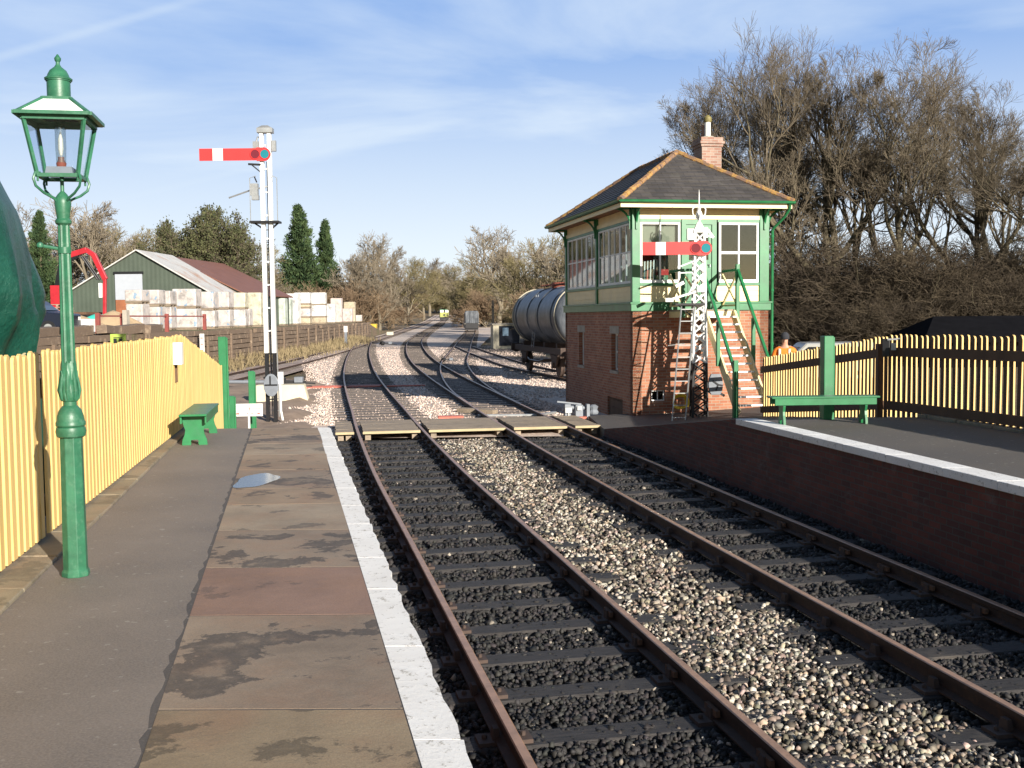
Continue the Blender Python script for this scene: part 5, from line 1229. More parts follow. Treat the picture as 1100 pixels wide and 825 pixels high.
# sand heaps
def heap(label, loc, r, h, seed):
    mb = MB(); n = 40; r_ = random.Random(seed); P = [(0, 0, h)]; K = 8
    ph = [r_.uniform(0, 6) for _ in range(4)]
    for i in range(1, K + 1):
        f = i / K
        for j in range(n):
            t = 2 * math.pi * j / n; rr = r * f * (1 + .1 * math.sin(2 * t + ph[0]) + .05 * math.sin(5 * t + ph[1]) + .015 * math.sin(13 * t))
            P.append((rr * math.cos(t), rr * math.sin(t) * .9, h * (1 - f ** 1.15) * (1 + .05 * math.sin(7 * t + ph[2]) * f) - (.05 if i == K else 0)))
    mb.add(P, [(0, 1 + j, 1 + (j + 1) % n) for j in range(n)] + [(1 + (i - 1) * n + j, 1 + i * n + j, 1 + i * n + (j + 1) % n, 1 + (i - 1) * n + (j + 1) % n) for i in range(1, K) for j in range(n)])
    o = mb.build('sand_heap', 'sand', smooth=True); o.location = loc; tag(o, label, 'sand heap')
heap('left hand heap of builders sand in the yard', (-20.9, 51.5, 2.0), 1.9, .95, 1); heap('right hand heap of builders sand beneath the red crane arm', (-20.4, 55, 2.0), 2.1, 1.15, 2)
# crane lorry
cl = thing('crane_lorry', 'red lorry loader crane with bent arm reaching down into the yard', 'crane', (-26.3, 60, 2.0))
mb = MB(); mb.b2((-3.2, -1.1, .6), (3.0, 1.1, .95)); mb.build('chassis', 'black', cl)
mb = MB(); mb.b2((-1.5, -1.15, .96), (3.0, 1.15, 1.1)); mb.build('flatbed', 'brownwood', cl)
mb = MB(); mb.prism([(-1.6, .96), (-3.2, .96), (-3.2, 1.8), (-2.9, 2.7), (-1.6, 2.7)], -1.1, 1.1, 'y'); mb.build('cab', 'cranered', cl, bevel=.05)
mb = MB(); mb.b2((-2.8, -1.12, 1.8), (-1.8, -1.105, 2.5)); mb.build('cab_window', 'darkglass', cl)
for x in (-2.2, 2.3):
    for y in (-.95, .95): m_ = MB(); m_.tube([(x, y - .14, .48), (x, y + .14, .48)], .48, 20); w_ = m_.build('wheel', 'black', cl, smooth=True); m_ = MB(); m_.tube([(x, y - .16, .48), (x, y + .16, .48)], .22, 12); m_.build('rim', 'grey', w_)
mb = MB(); mb.b2((.7, -.35, .96), (1.3, .35, 2.6)); mb.build('crane_base', 'cranered', cl, bevel=.03)
mb = MB(); mb.bar((1.0, 0, 2.4), (1.35, -.05, 3.9), .26, .34); mb.bar((1.35, -.05, 3.85), (2.2, -.1, 4.35), .26, .36); mb.build('boom', 'black', cl, bevel=.02)
mb = MB(); mb.bar((1.75, -.12, 4.25), (2.75, -.14, 4.55), .24, .3); mb.bar((2.7, -.14, 4.56), (3.15, -.14, 4.25), .24, .26); mb.bar((3.1, -.14, 4.32), (3.72, -.14, 2.9), .22, .28); mb.bar((3.7, -.14, 3.0), (3.62, -.14, .95), .16, .2); mb.build('jib', 'cranered', cl, bevel=.02)
mb = MB(); mb.tube([(2.5, -.32, 4.2), (3.35, -.32, 2.9)], .06, 8); mb.tube([(2.5, .05, 4.2), (3.35, .05, 2.9)], .06, 8); mb.build('hydraulic_ram', 'black', cl)
mb = MB(); mb.b2((3.4, -.34, 1.9), (3.56, -.1, 2.7)); mb.build('hose_guard', 'white', cl)
for k in range(4):
    o = thing('timber_pallet', 'timber pallet in the tall pallet stack beside the crane lorry', 'pallet', (-24.2, 57.5, 2.9 + k * .16), R(3 * k), 'pallets stacked by the crane lorry'); mb = MB()
    for q in range(6): mb.b2((-.6, -.5 + q * .18, .1), (.6, -.5 + q * .18 + .12, .13))
    mb.build('slats', 'board', o); mb = MB()
    for x in (-.55, 0, .55): mb.b2((x - .05, -.5, 0), (x + .05, .5, .099))
    mb.build('bearers', 'board', o)
o = MB().box((0, 0, .45), (1.3, 1.1, .9)).build('crate', 'oldtimber', bevel=.02); o.location = (-24.2, 57.5, 2.0); tag(o, 'brown timber crate under the stacked pallets by the crane lorry', 'crate')
# vehicles / objects between the tarpaulin and the lamp
def van(label, loc, rz, body, L=4.6, H=1.9, name='parked_van', cat='van', Wd=1.8):
    t = thing(name, label, cat, loc, rz)
    mb = MB(); mb.prism([(-L / 2, .35), (L / 2, .35), (L / 2, .95), (L / 2 - .9, 1.05), (L / 2 - 1.5, H), (-L / 2 + .25, H), (-L / 2, 1.1)], -Wd / 2, Wd / 2, 'y'); mb.build('body', body, t, bevel=.07)
    for s in (-1, 1): mb = MB(); mb.prism([(-L / 2 + .35, 1.12), (L / 2 - 1.1, 1.12), (L / 2 - 1.58, H - .14), (-L / 2 + .45, H - .14)], s * (Wd / 2 + .004) - .004, s * (Wd / 2 + .004) + .004, 'y'); mb.build('side_window', 'darkglass', t)
    mb = MB(); P = [(L / 2 - .97, 1.13), (L / 2 - 1.42, H - .1)]; mb.add([(P[0][0] + .02, -Wd * .42, P[0][1]), (P[0][0] + .02, Wd * .42, P[0][1]), (P[1][0] + .02, Wd * .38, P[1][1]), (P[1][0] + .02, -Wd * .38, P[1][1])], [(0, 1, 2, 3)]); mb.build('windscreen', 'darkglass', t)
    for x in (-L / 2 + .85, L / 2 - .85):
        for s in (-1, 1): m_ = MB(); m_.tube([(x, s * (Wd / 2 - .2), .33), (x, s * (Wd / 2 + .01), .33)], .33, 20); w_ = m_.build('wheel', 'black', t, smooth=True); m_ = MB(); m_.tube([(x, s * (Wd / 2 - .1), .33), (x, s * (Wd / 2 + .02), .33)], .19, 14); m_.build('rim', 'galv', w_)
    for s in (-1, 1): m_ = MB(); m_.box((L / 2 - .02, s * Wd * .36, .75), (.06, .3, .16)); m_.build('headlight', 'white', t)
    return t
M['darkglass'] = paint('dark_window_glass', (.015, .018, .02), .08, .1, 1, 0)
M['navy'] = paint('dark_blue_car_paint', (.012, .016, .03), .25, .1, 1, .02); M['silver'] = paint('silver_car_paint', (.5, .5, .47), .3, .06, 1, .02, metal=.5)
van('dark blue pickup parked in the yard left of the lamp post', (-22.3, 48.5, 1.98), R(3), 'navy', 5.0, 1.55, 'parked_pickup', 'pickup')
o = MB().box((0, 0, .35), (1.1, .8, .7)).build('storage_tub', 'white', bevel=.05); o.location = (-20.15, 50.3, 2.0); tag(o, 'white plastic tub in the yard just left of the lamp post', 'tub')
M['turq'] = paint('turquoise_plastic', (.05, .5, .42), .5, .1); M['bluep'] = paint('blue_plastic', (.03, .08, .25), .5, .2); M['palblue'] = paint('pale_blue_sheet', (.25, .38, .5), .5, .15)
mb = MB(); mb.tube([(-.9, 0, .62), (-.3, .05, .5), (.4, -.05, .52), (.95, 0, .66)], [.22, .18, .18, .26], 12); o = mb.build('tarpaulin_roll', 'turq', smooth=True); o.location = (-23.5, 58.4, 2.1); tag(o, 'turquoise rolled sheet lying behind the sand heaps', 'sheet roll')
for x, z_, c_, lb in ((-24.0, 0, 'bluep', 'dark blue plastic drum left of the turquoise roll'), (-23.3, 0, 'palblue', 'pale blue plastic drum left of the turquoise roll')):
    mb = MB(); mb.lathe([(.3, 0), (.31, .25), (.29, .28), (.31, .55), (.3, .88), (.24, .9)], 18); o = mb.build('plastic_drum', c_, smooth=True); o.location = (x, 56.5, 2.0); tag(o, lb, 'drum')
o = MB().box((0, 0, .5), (1.5, 1.2, 1.0)).build('wrapped_bundle', 'white', bevel=.06); o.location = (-24.6, 66, 2.0); tag(o, 'low white wrapped bundle right of the crane arm', 'bundle')
o = MB().box((0, 0, .45), (1.5, 1.2, .9)).build('wrapped_bundle', 'palblue', bevel=.08); o.location = (-23.4, 65, 2.0); tag(o, 'low pale blue wrapped bundle beside the tall white stacks', 'bundle')
# red barrier
br = thing('yard_barrier', 'low barrier of red posts and a thin red rail in front of the wrapped stacks', 'barrier')
M['redpaint'] = paint('faded_red_paint', (.24, .06, .05), .6, .2)
for k, y in enumerate((47.5, 50.5, 57, 64)): m_ = MB(); m_.b2((-18.4, y - .09, 1.95), (-18.22, y + .09, 2.95)); m_.build('post', 'redpaint', br)
for a, b in ((47.5, 50.5), (50.5, 57), (57, 64)): m_ = MB(); m_.bar((-18.31, a + .1, 2.82), (-18.31, b - .1, 2.82), .05, .07); m_.build('rail', 'redpaint', br)
m_ = MB(); m_.b2((-18.2, 50.2, 1.95), (-18.0, 50.6, 3.1)); m_.build('concrete_post', 'concrete', br)
# wrapped pallet stacks
M['wrap'] = None
def wrap_mat(name, c, print_c, amt):
    m, nt, b = new_mat(name); v = coords(nt, 'obj'); oi = N(nt, 'ShaderNodeObjectInfo'); ad = N(nt, 'ShaderNodeVectorMath', operation='ADD'); k = N(nt, 'ShaderNodeMath', operation='MULTIPLY'); k.inputs[1].default_value = 31; nt.links.new(oi.outputs['Random'], k.inputs[0]); nt.links.new(v, ad.inputs[0]); nt.links.new(k.outputs[0], ad.inputs[1]); v = ad.outputs[0]
    n = noise(nt, v, 1.6, 9, .7); n2 = noise(nt, v, 2.4, 3, .5); col = ramp(nt, n, [(.32, V(c, .38)), (.47, V(c, .85)), (.7, V(c, 1.15))])
    col = mixc(nt, ramp(nt, n2, [(.63, (0, 0, 0)), (.67, (amt,) * 3)]), col, print_c); nt.links.new(col, b.inputs['Base Color']); b.inputs['Roughness'].default_value = .5
    n3 = noise(nt, v, 9, 6, .6, 1); bump(nt, b, n3, .6, .04); return m
M['wrap'] = wrap_mat('dirty_white_shrink_wrap', (.56, .51, .48), (.12, .28, .45), .7); M['wrap2'] = wrap_mat('clean_white_shrink_wrap', (.68, .67, .65), (.4, .42, .45), .4); M['wrapy'] = wrap_mat('cream_shrink_wrap', (.6, .56, .42), (.45, .42, .34), .4); M['wrapg'] = wrap_mat('pale_green_shrink_wrap', (.5, .56, .48), (.35, .42, .36), .5); M['wrapp'] = wrap_mat('pinkish_shrink_wrap', (.6, .5, .46), (.4, .32, .3), .5); M['wrapb'] = wrap_mat('buff_block_pack', (.5, .42, .3), (.35, .3, .2), .5)
pc = 0
def pack(label, x, y, z, w, h, mat, d=1.1, rz=0, group=None):
    t = thing('wrapped_pallet', label, 'wrapped pallet', (x, y, z), rz, group or 'wrapped pallets stacked in the yard')
    mb = MB(); mb.box((0, 0, .12 + (h - .14) / 2), (w - .05, d, h - .14)); mb.build('wrapped_load', mat, t, bevel=.07)
    mb = MB()
    for yy in (-d * .42, 0, d * .42): mb.b2((-w / 2 + .05, yy - .05, 0), (w / 2 - .05, yy + .05, .08))
    mb.b2((-w / 2 + .03, -d / 2, .081), (w / 2 - .03, d / 2, .119)); mb.build('pallet', 'board', t)
rp = random.Random(44)
stacks = [ # px centre, px width, levels [(bottom y, top y, mat)]
 (150, 19, [(350, 327, 'wrap'), (327, 312, 'wrap')]), (168.5, 17.5, [(350, 330, 'wrap'), (330, 312, 'wrap')]), (183.5, 11.5, [(350, 330, 'wrap'), (330, 313, 'wrap')]),
 (203, 26, [(351, 332, 'wrap'), (332, 311, 'wrap')]), (226, 17, [(352, 334, 'wrap'), (334, 314, 'wrap')]), (243, 16, [(353, 333, 'wrap'), (333, 314, 'wrap')]),
 (260.5, 13.5, [(353, 333, 'wrap'), (333, 315, 'wrapy')]), (276.5, 14.5, [(330, 315, 'wrapy')]), (267, 9, [(352, 332, 'wrap')]),
 (301, 17, [(351, 321, 'wrapg')]), (311, 8, [(350, 322, 'wrapg')]), (316, 15, [(328, 316, 'wrap2')]), (327, 17, [(350, 342, 'wrapb'), (342, 332, 'wrap'), (332, 328, 'wrapb'), (328, 315, 'wrap2')]), (344, 16, [(350, 341.5, 'wrapb'), (341.5, 328.5, 'wrap2'), (328.5, 315, 'wrap2')]),
 (340, 5, [(349, 336, 'wrapb')]), (357.5, 9, [(349, 327, 'wrap2')]), (365, 8, [(348, 330, 'wrap2')]), (363, 12, [(330, 321, 'wrapp')]), (374, 12, [(347, 332, 'wrapp')]), (377, 12, [(346, 325, 'wrapb')]),
 (386, 8, [(345, 339, 'wrap')]), (393, 9, [(345, 340, 'wrapg')])]
ordn = ['first', 'second', 'third', 'fourth', 'fifth', 'sixth', 'seventh', 'eighth', 'ninth', 'tenth', 'eleventh', 'twelfth', 'thirteenth', 'fourteenth', 'fifteenth', 'sixteenth', 'seventeenth', 'eighteenth', 'nineteenth', 'twentieth', 'twenty-first', 'twenty-second']
hue = {'wrap': 'dirty white wrapped', 'wrap2': 'clean white wrapped', 'wrapy': 'cream wrapped', 'wrapg': 'pale green wrapped', 'wrapp': 'pinkish wrapped', 'wrapb': 'buff banded'}
for i, (px, pw, lv) in enumerate(stacks):
    xs_ = -20.6 - (.8 if len(lv) == 1 and i > 6 else 0)
    Y = xs_ / (px - 550) * 1150
    for _ in range(12): xs_ = wallx(Y) - 3.1 - (.8 if len(lv) == 1 and i > 6 else 0); Y = xs_ / (px - 550) * 1150
    hz = 341.2 - .0098 * (px - 550); prev = 2.0
    for k, (yb_, yt, mt) in enumerate(lv):
        zt_ = 2.6 + (hz - yt) / 1150 * Y; z0_ = prev if (k or len(lv) > 1 or yb_ > 340) else 2.6 + (hz - yb_) / 1150 * Y
        if k == 0: z0_ = 2.0
        pack('%s pallet, %s stack from the left%s' % (hue[mt], ordn[i], '' if len(lv) == 1 else (', bottom tier' if k == 0 else ', top tier' if k == len(lv) - 1 else ', tier %s' % ('second' if k == 1 else 'third'))), xs_, Y, z0_, pw / 1150 * Y, zt_ - z0_, mt, d=1.2 + rp.uniform(-.1, .2), rz=rp.uniform(-.03, .03)); prev = zt_
# printed band on one pack
o = thing('skip', 'small yellow skip at the far end of the yard wall', 'skip', (-25.5, 196, .2)); M['yellowp'] = paint('yellow_skip_paint', (.62, .42, .05), .5, .15)
mb = MB(); mb.prism([(-.8, 0), (.8, 0), (.9, 1.3), (-.9, 1.3)], -.8, .8, 'y'); mb.build('body', 'yellowp', o); mb = MB(); mb.b2((-.95, -.85, 1.3), (.95, .85, 1.38)); mb.build('rim', 'yellowp', o)
o = MB().box((0, 0, .25), (1.0, .6, .5)).build('concrete_block', 'palecon', bevel=.03); o.location = (-18.7, 165, .0); tag(o, 'small pale block beside the far yard line', 'block')

# ---------------------------------------------------------------- rolling stock
def wheelset(par, x, g=.72, r=.48, dark='chair'):
    m_ = MB(); m_.tube([(x, -1.0, r), (x, 1.0, r)], .07, 8)
    for s in (-1, 1): m_.tube([(x, s * g, r), (x, s * (g + .12), r)], r, 24); m_.tube([(x, s * (g - .03), r), (x, s * g, r)], r + .03, 24)
    m_.build('wheelset', dark, par, smooth=True)
# tank wagon
d4 = Vector((xat(L4, 44.5) - xat(L4, 54), -9.5)).normalized(); mid = Vector((xat(L4, 49), 49))
M['tank'] = None
m, nt, b = new_mat('weathered_grey_tank_steel'); v = coords(nt, 'obj', (1, 1, .45)); n = noise(nt, v, 1.4, 9, .68, .4); n2 = noise(nt, v, 6, 8, .7)
col = ramp(nt, n, [(.32, (.025, .03, .038)), (.5, (.075, .085, .1)), (.68, (.19, .2, .215))]); col = mixc(nt, ramp(nt, n2, [(.6, (0, 0, 0)), (.7, (.6,) * 3)]), col, (.1, .08, .065)); nt.links.new(col, b.inputs['Base Color']); b.inputs['Roughness'].default_value = .42; bump(nt, b, n2, .3, .01); M['tank'] = m
tw = thing('tank_wagon', 'weathered grey railway tank wagon standing behind the signal box', 'tank wagon', (mid.x, mid.y, 0), math.atan2(d4.y, d4.x))
Lw = 9.2; rT = 1.3; zc = 2.62
mb = MB(); prof = []; K = 8
for i in range(K + 1): t = math.pi / 2 * i / K; prof.append((rT * math.sin(t), -Lw / 2 - .42 * math.cos(t) + .4))
for a in (-Lw * .3, -.02, .02, Lw * .3): prof.append((rT, a))
for i in range(K + 1): t = math.pi / 2 * (1 - i / K); prof.append((rT * math.sin(t), Lw / 2 + .42 * math.cos(t) - .4))
n = 48; P = []
for r, x in prof:
    for j in range(n): t = 2 * math.pi * j / n; P.append((x, r * math.cos(t), zc + r * math.sin(t)))
mb.add(P, [(i * n + j, i * n + (j + 1) % n, (i + 1) * n + (j + 1) % n, (i + 1) * n + j) for i in range(len(prof) - 1) for j in range(n)]); mb.build('barrel', 'tank', tw, smooth=True)
for x in (-Lw / 2 + 1.2, -Lw / 2 + 3.6, Lw / 2 - 3.6, Lw / 2 - 1.2, Lw / 2 - .5, -Lw / 2 + .5):
    mb = MB(); P = []
    for j in range(n + 1): t = 2 * math.pi * j / n; P.append((x, (rT + .012) * math.cos(t), zc + (rT + .012) * math.sin(t)))
    mb.tube(P, .03, 4, cap=False); mb.build('barrel_band', 'tank' if abs(x) < 4 else 'palecon', tw)
mb = MB(); mb.b2((-Lw / 2 - .1, -1.1, 1.0), (Lw / 2 + .1, -.95, 1.25)); mb.b2((-Lw / 2 - .1, .95, 1.0), (Lw / 2 + .1, 1.1, 1.25)); mb.b2((-Lw / 2 - .25, -1.25, .95), (-Lw / 2 - .1, 1.25, 1.3)); mb.b2((Lw / 2 + .1, -1.25, .95), (Lw / 2 + .25, 1.25, 1.3))
for x in (-3.2, -1, 1, 3.2): mb.b2((x - .12, -1.0, 1.0), (x + .12, 1.0, 1.45))
mb.build('underframe', 'chair', tw)
for x in (-2.9, 2.9):
    wheelset(tw, x)
    for s in (-1, 1): m_ = MB(); m_.prism([(x - .65, 1.0), (x + .65, 1.0), (x + .25, .45), (x - .25, .45)], s * 1.0 - .04, s * 1.0 + .04, 'y'); m_.box((x, s * 1.06, .5), (.25, .14, .25)); m_.bar((x - .6, s * 1.02, .95), (x + .6, s * 1.02, .85), .1, .1); m_.build('axle_guard', 'chair', tw)
for sx in (-1, 1):
    for s in (-1, 1): m_ = MB(); m_.tube([(sx * (Lw / 2 + .25), s * .87, 1.08), (sx * (Lw / 2 + .7), s * .87, 1.08)], .09, 10); m_.tube([(sx * (Lw / 2 + .68), s * .87, 1.08), (sx * (Lw / 2 + .74), s * .87, 1.08)], .23, 16); m_.build('buffer', 'black', tw, smooth=True)
mb = MB(); mb.bar((-2.2, -.3, zc + rT + .12), (2.6, -.3, zc + rT + .12), .08, .05); mb.bar((-2.2, .3, zc + rT + .12), (2.6, .3, zc + rT + .12), .08, .05)
for k in range(12): mb.bar((-2.1 + k * .42, -.34, zc + rT + .15), (-2.1 + k * .42, .34, zc + rT + .15), .12, .03)
mb.lathe([(.35, 0), (.35, .22), (.3, .26)], 18, (0, 0, zc + rT - .03)); mb.build('top_walkway', 'rust', tw)
mb = MB()
for s in (-.2, .2): mb.bar((-.4 + s, -1.2, 1.2), (-.4 + s, -.95, 3.6), .03, .03)
for k in range(8): mb.bar((-.6, -1.22 + .03 * k, 1.3 + .28 * k), (-.2, -1.22 + .03 * k, 1.3 + .28 * k), .025, .025)
mb.tube([(-1.8, -1.1, .7), (-1.2, -1.15, .62), (.6, -1.15, .62), (1.2, -1.1, .72)], .03, 6); mb.build('ladder', 'grey', tw)
# distant wagon with load
p = Vector((xat(L3, 193), 193)); zz = rise(193)
fw = thing('open_wagon', 'distant dark flat wagon carrying a grey ribbed load on the siding', 'wagon', (p.x, p.y, zz), R(4))
mb = MB(); mb.b2((-1.25, -3.5, .95), (1.25, 3.5, 1.25)); mb.b2((-1.15, -3.6, .5), (1.15, -3.45, 1.4)); mb.b2((-1.1, -3.4, .25), (1.1, 3.4, .95)); mb.build('underframe', 'black', fw)
mb = MB(); mb.b2((-1.3, -3.5, 1.25), (1.3, 3.5, 1.4)); mb.build('deck', 'concrete', fw)
P = [(-1.2, 1.4), (1.2, 1.4), (1.22, 3.1), (.95, 3.6), (-.95, 3.6), (-1.22, 3.1)]; mb = MB(); mb.prism(P, -3.3, 3.3, 'y'); mb.build('load', 'tank', fw, bevel=.1)
for x in (-1.05, -.35, .35, 1.05): m_ = MB(); m_.b2((x - .08, -3.4, 1.4), (x + .08, -3.31, 3.45)); m_.build('stanchion', 'tank', fw)
fw2 = thing('flat_wagon', 'low distant wagon with pink and white bundles beyond the grey ribbed load', 'wagon', (xat(L3, 215) - .4, 215, rise(215)), R(6))
mb = MB(); mb.b2((-1.2, -4, .9), (1.2, 4, 1.2)); mb.b2((-1.0, -3.8, .2), (1.0, 3.8, .9)); mb.build('underframe', 'black', fw2); mb = MB(); mb.b2((-1.15, -3.6, 1.2), (.2, 0, 1.7)); mb.build('bundle', 'wrapp', fw2); mb = MB(); mb.b2((-.3, -3.0, 1.2), (.6, 0, 2.6)); mb.build('bundle', 'white', fw2)
# distant locomotive
p = Vector((xat(L2, 322), 322)); zz = rise(322)
M['limepaint'] = paint('yellow_green_warning_paint', (.34, .36, .1), .5, .1)
lo = thing('locomotive', 'far off locomotive with yellow green end where the tracks meet the trees', 'locomotive', (p.x, p.y, zz), R(5))
mb = MB(); mb.b2((-1.3, -4, .9), (1.3, 4, 2.3)); mb.build('body', 'limepaint', lo, bevel=.08); mb = MB(); mb.b2((-1.2, -4.1, .1), (1.2, 4, .9)); mb.b2((-.3, -4.04, 1.3), (.3, -4.01, 1.8)); mb.build('underframe', 'black', lo)
mb = MB(); mb.b2((-1.25, -3.4, 2.3), (-.2, 0, 3.1)); mb.b2((.2, -3.4, 2.3), (1.25, 0, 3.1)); mb.build('cab_window', 'white', lo, bevel=.1); mb = MB(); mb.b2((-1.35, -3.6, 3.11), (1.35, .3, 3.25)); mb.build('roof', 'green', lo)
# hut and pole by the tank siding
hu = thing('lineside_hut', 'small cream lineside hut with dark blue front beside the tank wagon', 'hut', (-.85, 92, -.1), R(8))
mb = MB(); mb.b2((-.8, -.6, 0), (1.5, 1.2, 2.05)); mb.build('wall', 'palecon', hu); mb = MB(); mb.b2((-.9, -.75, 2.05), (1.6, 1.3, 2.15)); mb.build('roof', 'concrete', hu); mb = MB(); mb.b2((-.3, -.64, .25), (1.45, -.601, 1.95)); mb.build('door', 'navy', hu); mb = MB(); mb.b2((0, -.67, 1.1), (.5, -.645, 1.8)); mb.build('window', 'palblue', hu)
tp = thing('telegraph_pole', 'short weathered wooden pole beside the lineside hut', 'pole', (-1.75, 101, -.1)); mb = MB(); mb.tube([(0, 0, -.2), (.02, 0, 4.3)], [.14, .1], 10); mb.build('pole', 'board', tp, smooth=True); mb = MB(); mb.lathe([(.13, 3.6), (.13, 3.7)], 10); mb.build('collar', 'black', tp)

# ---------------------------------------------------------------- behind the right fence: person, car, dark shed
M['hivis'] = paint('orange_hi_vis_cloth', (.95, .22, .02), .7, .08); M['skin'] = paint('skin', (.5, .27, .18), .55, .05); M['knit'] = paint('dark_knit', (.03, .032, .04), .95, .2, 8, .4); M['trouser'] = paint('dark_trousers', (.03, .035, .05), .9, .2); M['reflect'] = paint('silver_reflective_tape', (.7, .68, .62), .3, .03)
def skin_mesh(name, verts, edges, radii, mat, parent, root=0, sub=2):
    me = bpy.data.meshes.new(name); me.from_pydata(verts, edges, []); me.materials.append(M[mat]); o = bpy.data.objects.new(name, me); COL.objects.link(o)
    if parent: o.parent = parent
    o.modifiers.new('skin', 'SKIN'); sk = me.skin_vertices[0].data if me.skin_vertices else None
    if sk is None:
        bm = bmesh.new(); bm.from_mesh(me); bm.verts.layers.skin.verify(); bm.to_mesh(me); bm.free(); sk = me.skin_vertices[0].data
    for i, r in enumerate(radii): sk[i].radius = r if isinstance(r, tuple) else (r, r); sk[i].use_root = (i == root)
    o.modifiers[0].use_smooth_shade = True
    s = o.modifiers.new('sub', 'SUBSURF'); s.levels = sub; s.render_levels = sub; return o
pe = thing('person', 'person in an orange hi-vis jacket and dark knitted hat standing behind the right picket fence', 'person', (6.38, 25.0, .36), R(-15))
bv = [(0, 0, .92), (0, -.01, 1.12), (0, -.02, 1.32), (0, -.03, 1.44), (0, -.05, 1.53), (0, -.07, 1.62), (0, -.06, 1.72),
      (-.11, 0, .86), (-.12, -.02, .48), (-.12, .02, .08), (-.12, -.12, .03), (.11, 0, .86), (.12, -.02, .48), (.12, .02, .08), (.12, -.12, .03),
      (-.19, -.02, 1.41), (-.26, -.02, 1.14), (-.25, -.16, .93), (-.24, -.22, .86), (.19, -.02, 1.41), (.26, -.02, 1.14), (.25, -.16, .93), (.24, -.22, .86)]
be = [(0, 1), (1, 2), (2, 3), (3, 4), (4, 5), (5, 6), (0, 7), (7, 8), (8, 9), (9, 10), (0, 11), (11, 12), (12, 13), (13, 14), (3, 15), (15, 16), (16, 17), (17, 18), (3, 19), (19, 20), (20, 21), (21, 22)]
br_ = [(.15, .11), (.14, .1), (.16, .11), (.09, .08), .058, (.078, .095), (.07, .085), (.09, .09), .06, .045, .04, (.09, .09), .06, .045, .04, .065, .046, .035, .035, .065, .046, .035, .035]
skin_mesh('body', bv, be, br_, 'skin', pe)
jv = [(0, 0, .86), (0, -.01, 1.1), (0, -.02, 1.3), (0, -.03, 1.43), (-.2, -.02, 1.4), (-.27, -.02, 1.14), (-.255, -.15, .95), (.2, -.02, 1.4), (.27, -.02, 1.14), (.255, -.15, .95)]
jk = skin_mesh('jacket', jv, [(0, 1), (1, 2), (2, 3), (3, 4), (4, 5), (5, 6), (3, 7), (7, 8), (8, 9)], [(.2, .15), (.19, .14), (.2, .145), (.12, .1), .09, .072, .058, .09, .072, .058], 'hivis', pe)
mb = MB(); mb.lathe([(.205, 0), (.205, .06)], 24, (0, -.01, 1.05), sq=(1, .75)); mb.build('reflective_band', 'reflect', jk)
for s in (-1, 1): m_ = MB(); m_.bar((s * .11, -.165, 1.0), (s * .11, -.15, 1.42), .05, .012); m_.bar((s * .11, -.15, 1.42), (s * .12, .0, 1.5), .05, .012); m_.build('reflective_band', 'reflect', jk)
tv = [(0, 0, .93), (-.11, 0, .84), (-.12, -.02, .48), (-.12, .02, .1), (.11, 0, .84), (.12, -.02, .48), (.12, .02, .1)]
skin_mesh('trousers', tv, [(0, 1), (1, 2), (2, 3), (0, 4), (4, 5), (5, 6)], [(.16, .12), .105, .08, .065, .105, .08, .065], 'trouser', pe)
mb = MB(); mb.lathe([(.1, 0), (.112, .02), (.112, .06), (.1, .11), (.07, .15), (.02, .17)], 18, (0, -.055, 1.66), sq=(.9, 1.1)); mb.build('knitted_hat', 'knit', pe, smooth=True)
mb = MB(); mb.prism([(-.012, 1.6), (.012, 1.6), (.006, 1.66)], -.18, -.14, 'y'); mb.build('nose', 'skin', pe)
for s in (-1, 1): m_ = MB(); m_.lathe([(.003, -.008), (.01, 0), (.003, .008)], 8, (s * .032, -.148, 1.655)); m_.build('eye', 'black', pe)
van('silver car parked behind the right picket fence with only its roof showing', (10.9, 38, -.02), R(175), 'silver', 4.2, 1.62, 'parked_car', 'car', 1.75)
M['tarblack'] = paint('black_tarred_timber', (.008, .008, .01), 1., .3, 2, .3); M['tarblack'].node_tree.nodes['Principled BSDF'].inputs['Specular IOR Level'].default_value = .05
t = thing('dark_shed', 'long low black shed roof showing above the right picket fence', 'shed', (24.6, 43, .3), R(-4))
mb = MB(); mb.b2((-7.5, 0, -.5), (12, 6, 1.1)); mb.build('wall', 'tarblack', t); mb = MB(); mb.add([(-8.0, -.4, 1.1), (12.4, -.4, 1.1), (12.4, 6.4, 1.1), (-8.0, 6.4, 1.1), (-6.6, 2.8, 2.15), (11.0, 2.8, 2.15)], [(0, 1, 5, 4), (1, 2, 5), (2, 3, 4, 5), (3, 0, 4), (3, 2, 1, 0)]); mb.build('roof', 'tarblack', t)
# ---------------------------------------------------------------- trees
def tubes_np(P, Rr, s):     # P (N,k,3) Rr (N,k)
    N_, k, _ = P.shape
    d = np.empty_like(P); d[:, 1:-1] = P[:, 2:] - P[:, :-2]; d[:, 0] = P[:, 1] - P[:, 0]; d[:, -1] = P[:, -1] - P[:, -2]
    d /= np.linalg.norm(d, axis=2, keepdims=True) + 1e-9
    ref = np.where(np.abs(d[:, :1, 2:3]) < .8, np.array([0, 0, 1.]), np.array([1., 0, 0])); ref = np.broadcast_to(ref, d.shape)
    a = np.cross(d, ref); a /= np.linalg.norm(a, axis=2, keepdims=True) + 1e-9; b = np.cross(a, d)
    t = np.arange(s) * 2 * np.pi / s
    V_ = P[:, :, None] + Rr[:, :, None, None] * (a[:, :, None] * np.cos(t)[None, None, :, None] + b[:, :, None] * np.sin(t)[None, None, :, None])
    i = np.arange(N_)[:, None, None] * (k * s); j = np.arange(k - 1)[None, :, None] * s; m = np.arange(s)[None, None]
    Q = np.stack([i + j + m, i + j + (m + 1) % s, i + j + s + (m + 1) % s, i + j + s + m], -1).reshape(-1, 4)
    return V_.reshape(-1, 3), Q
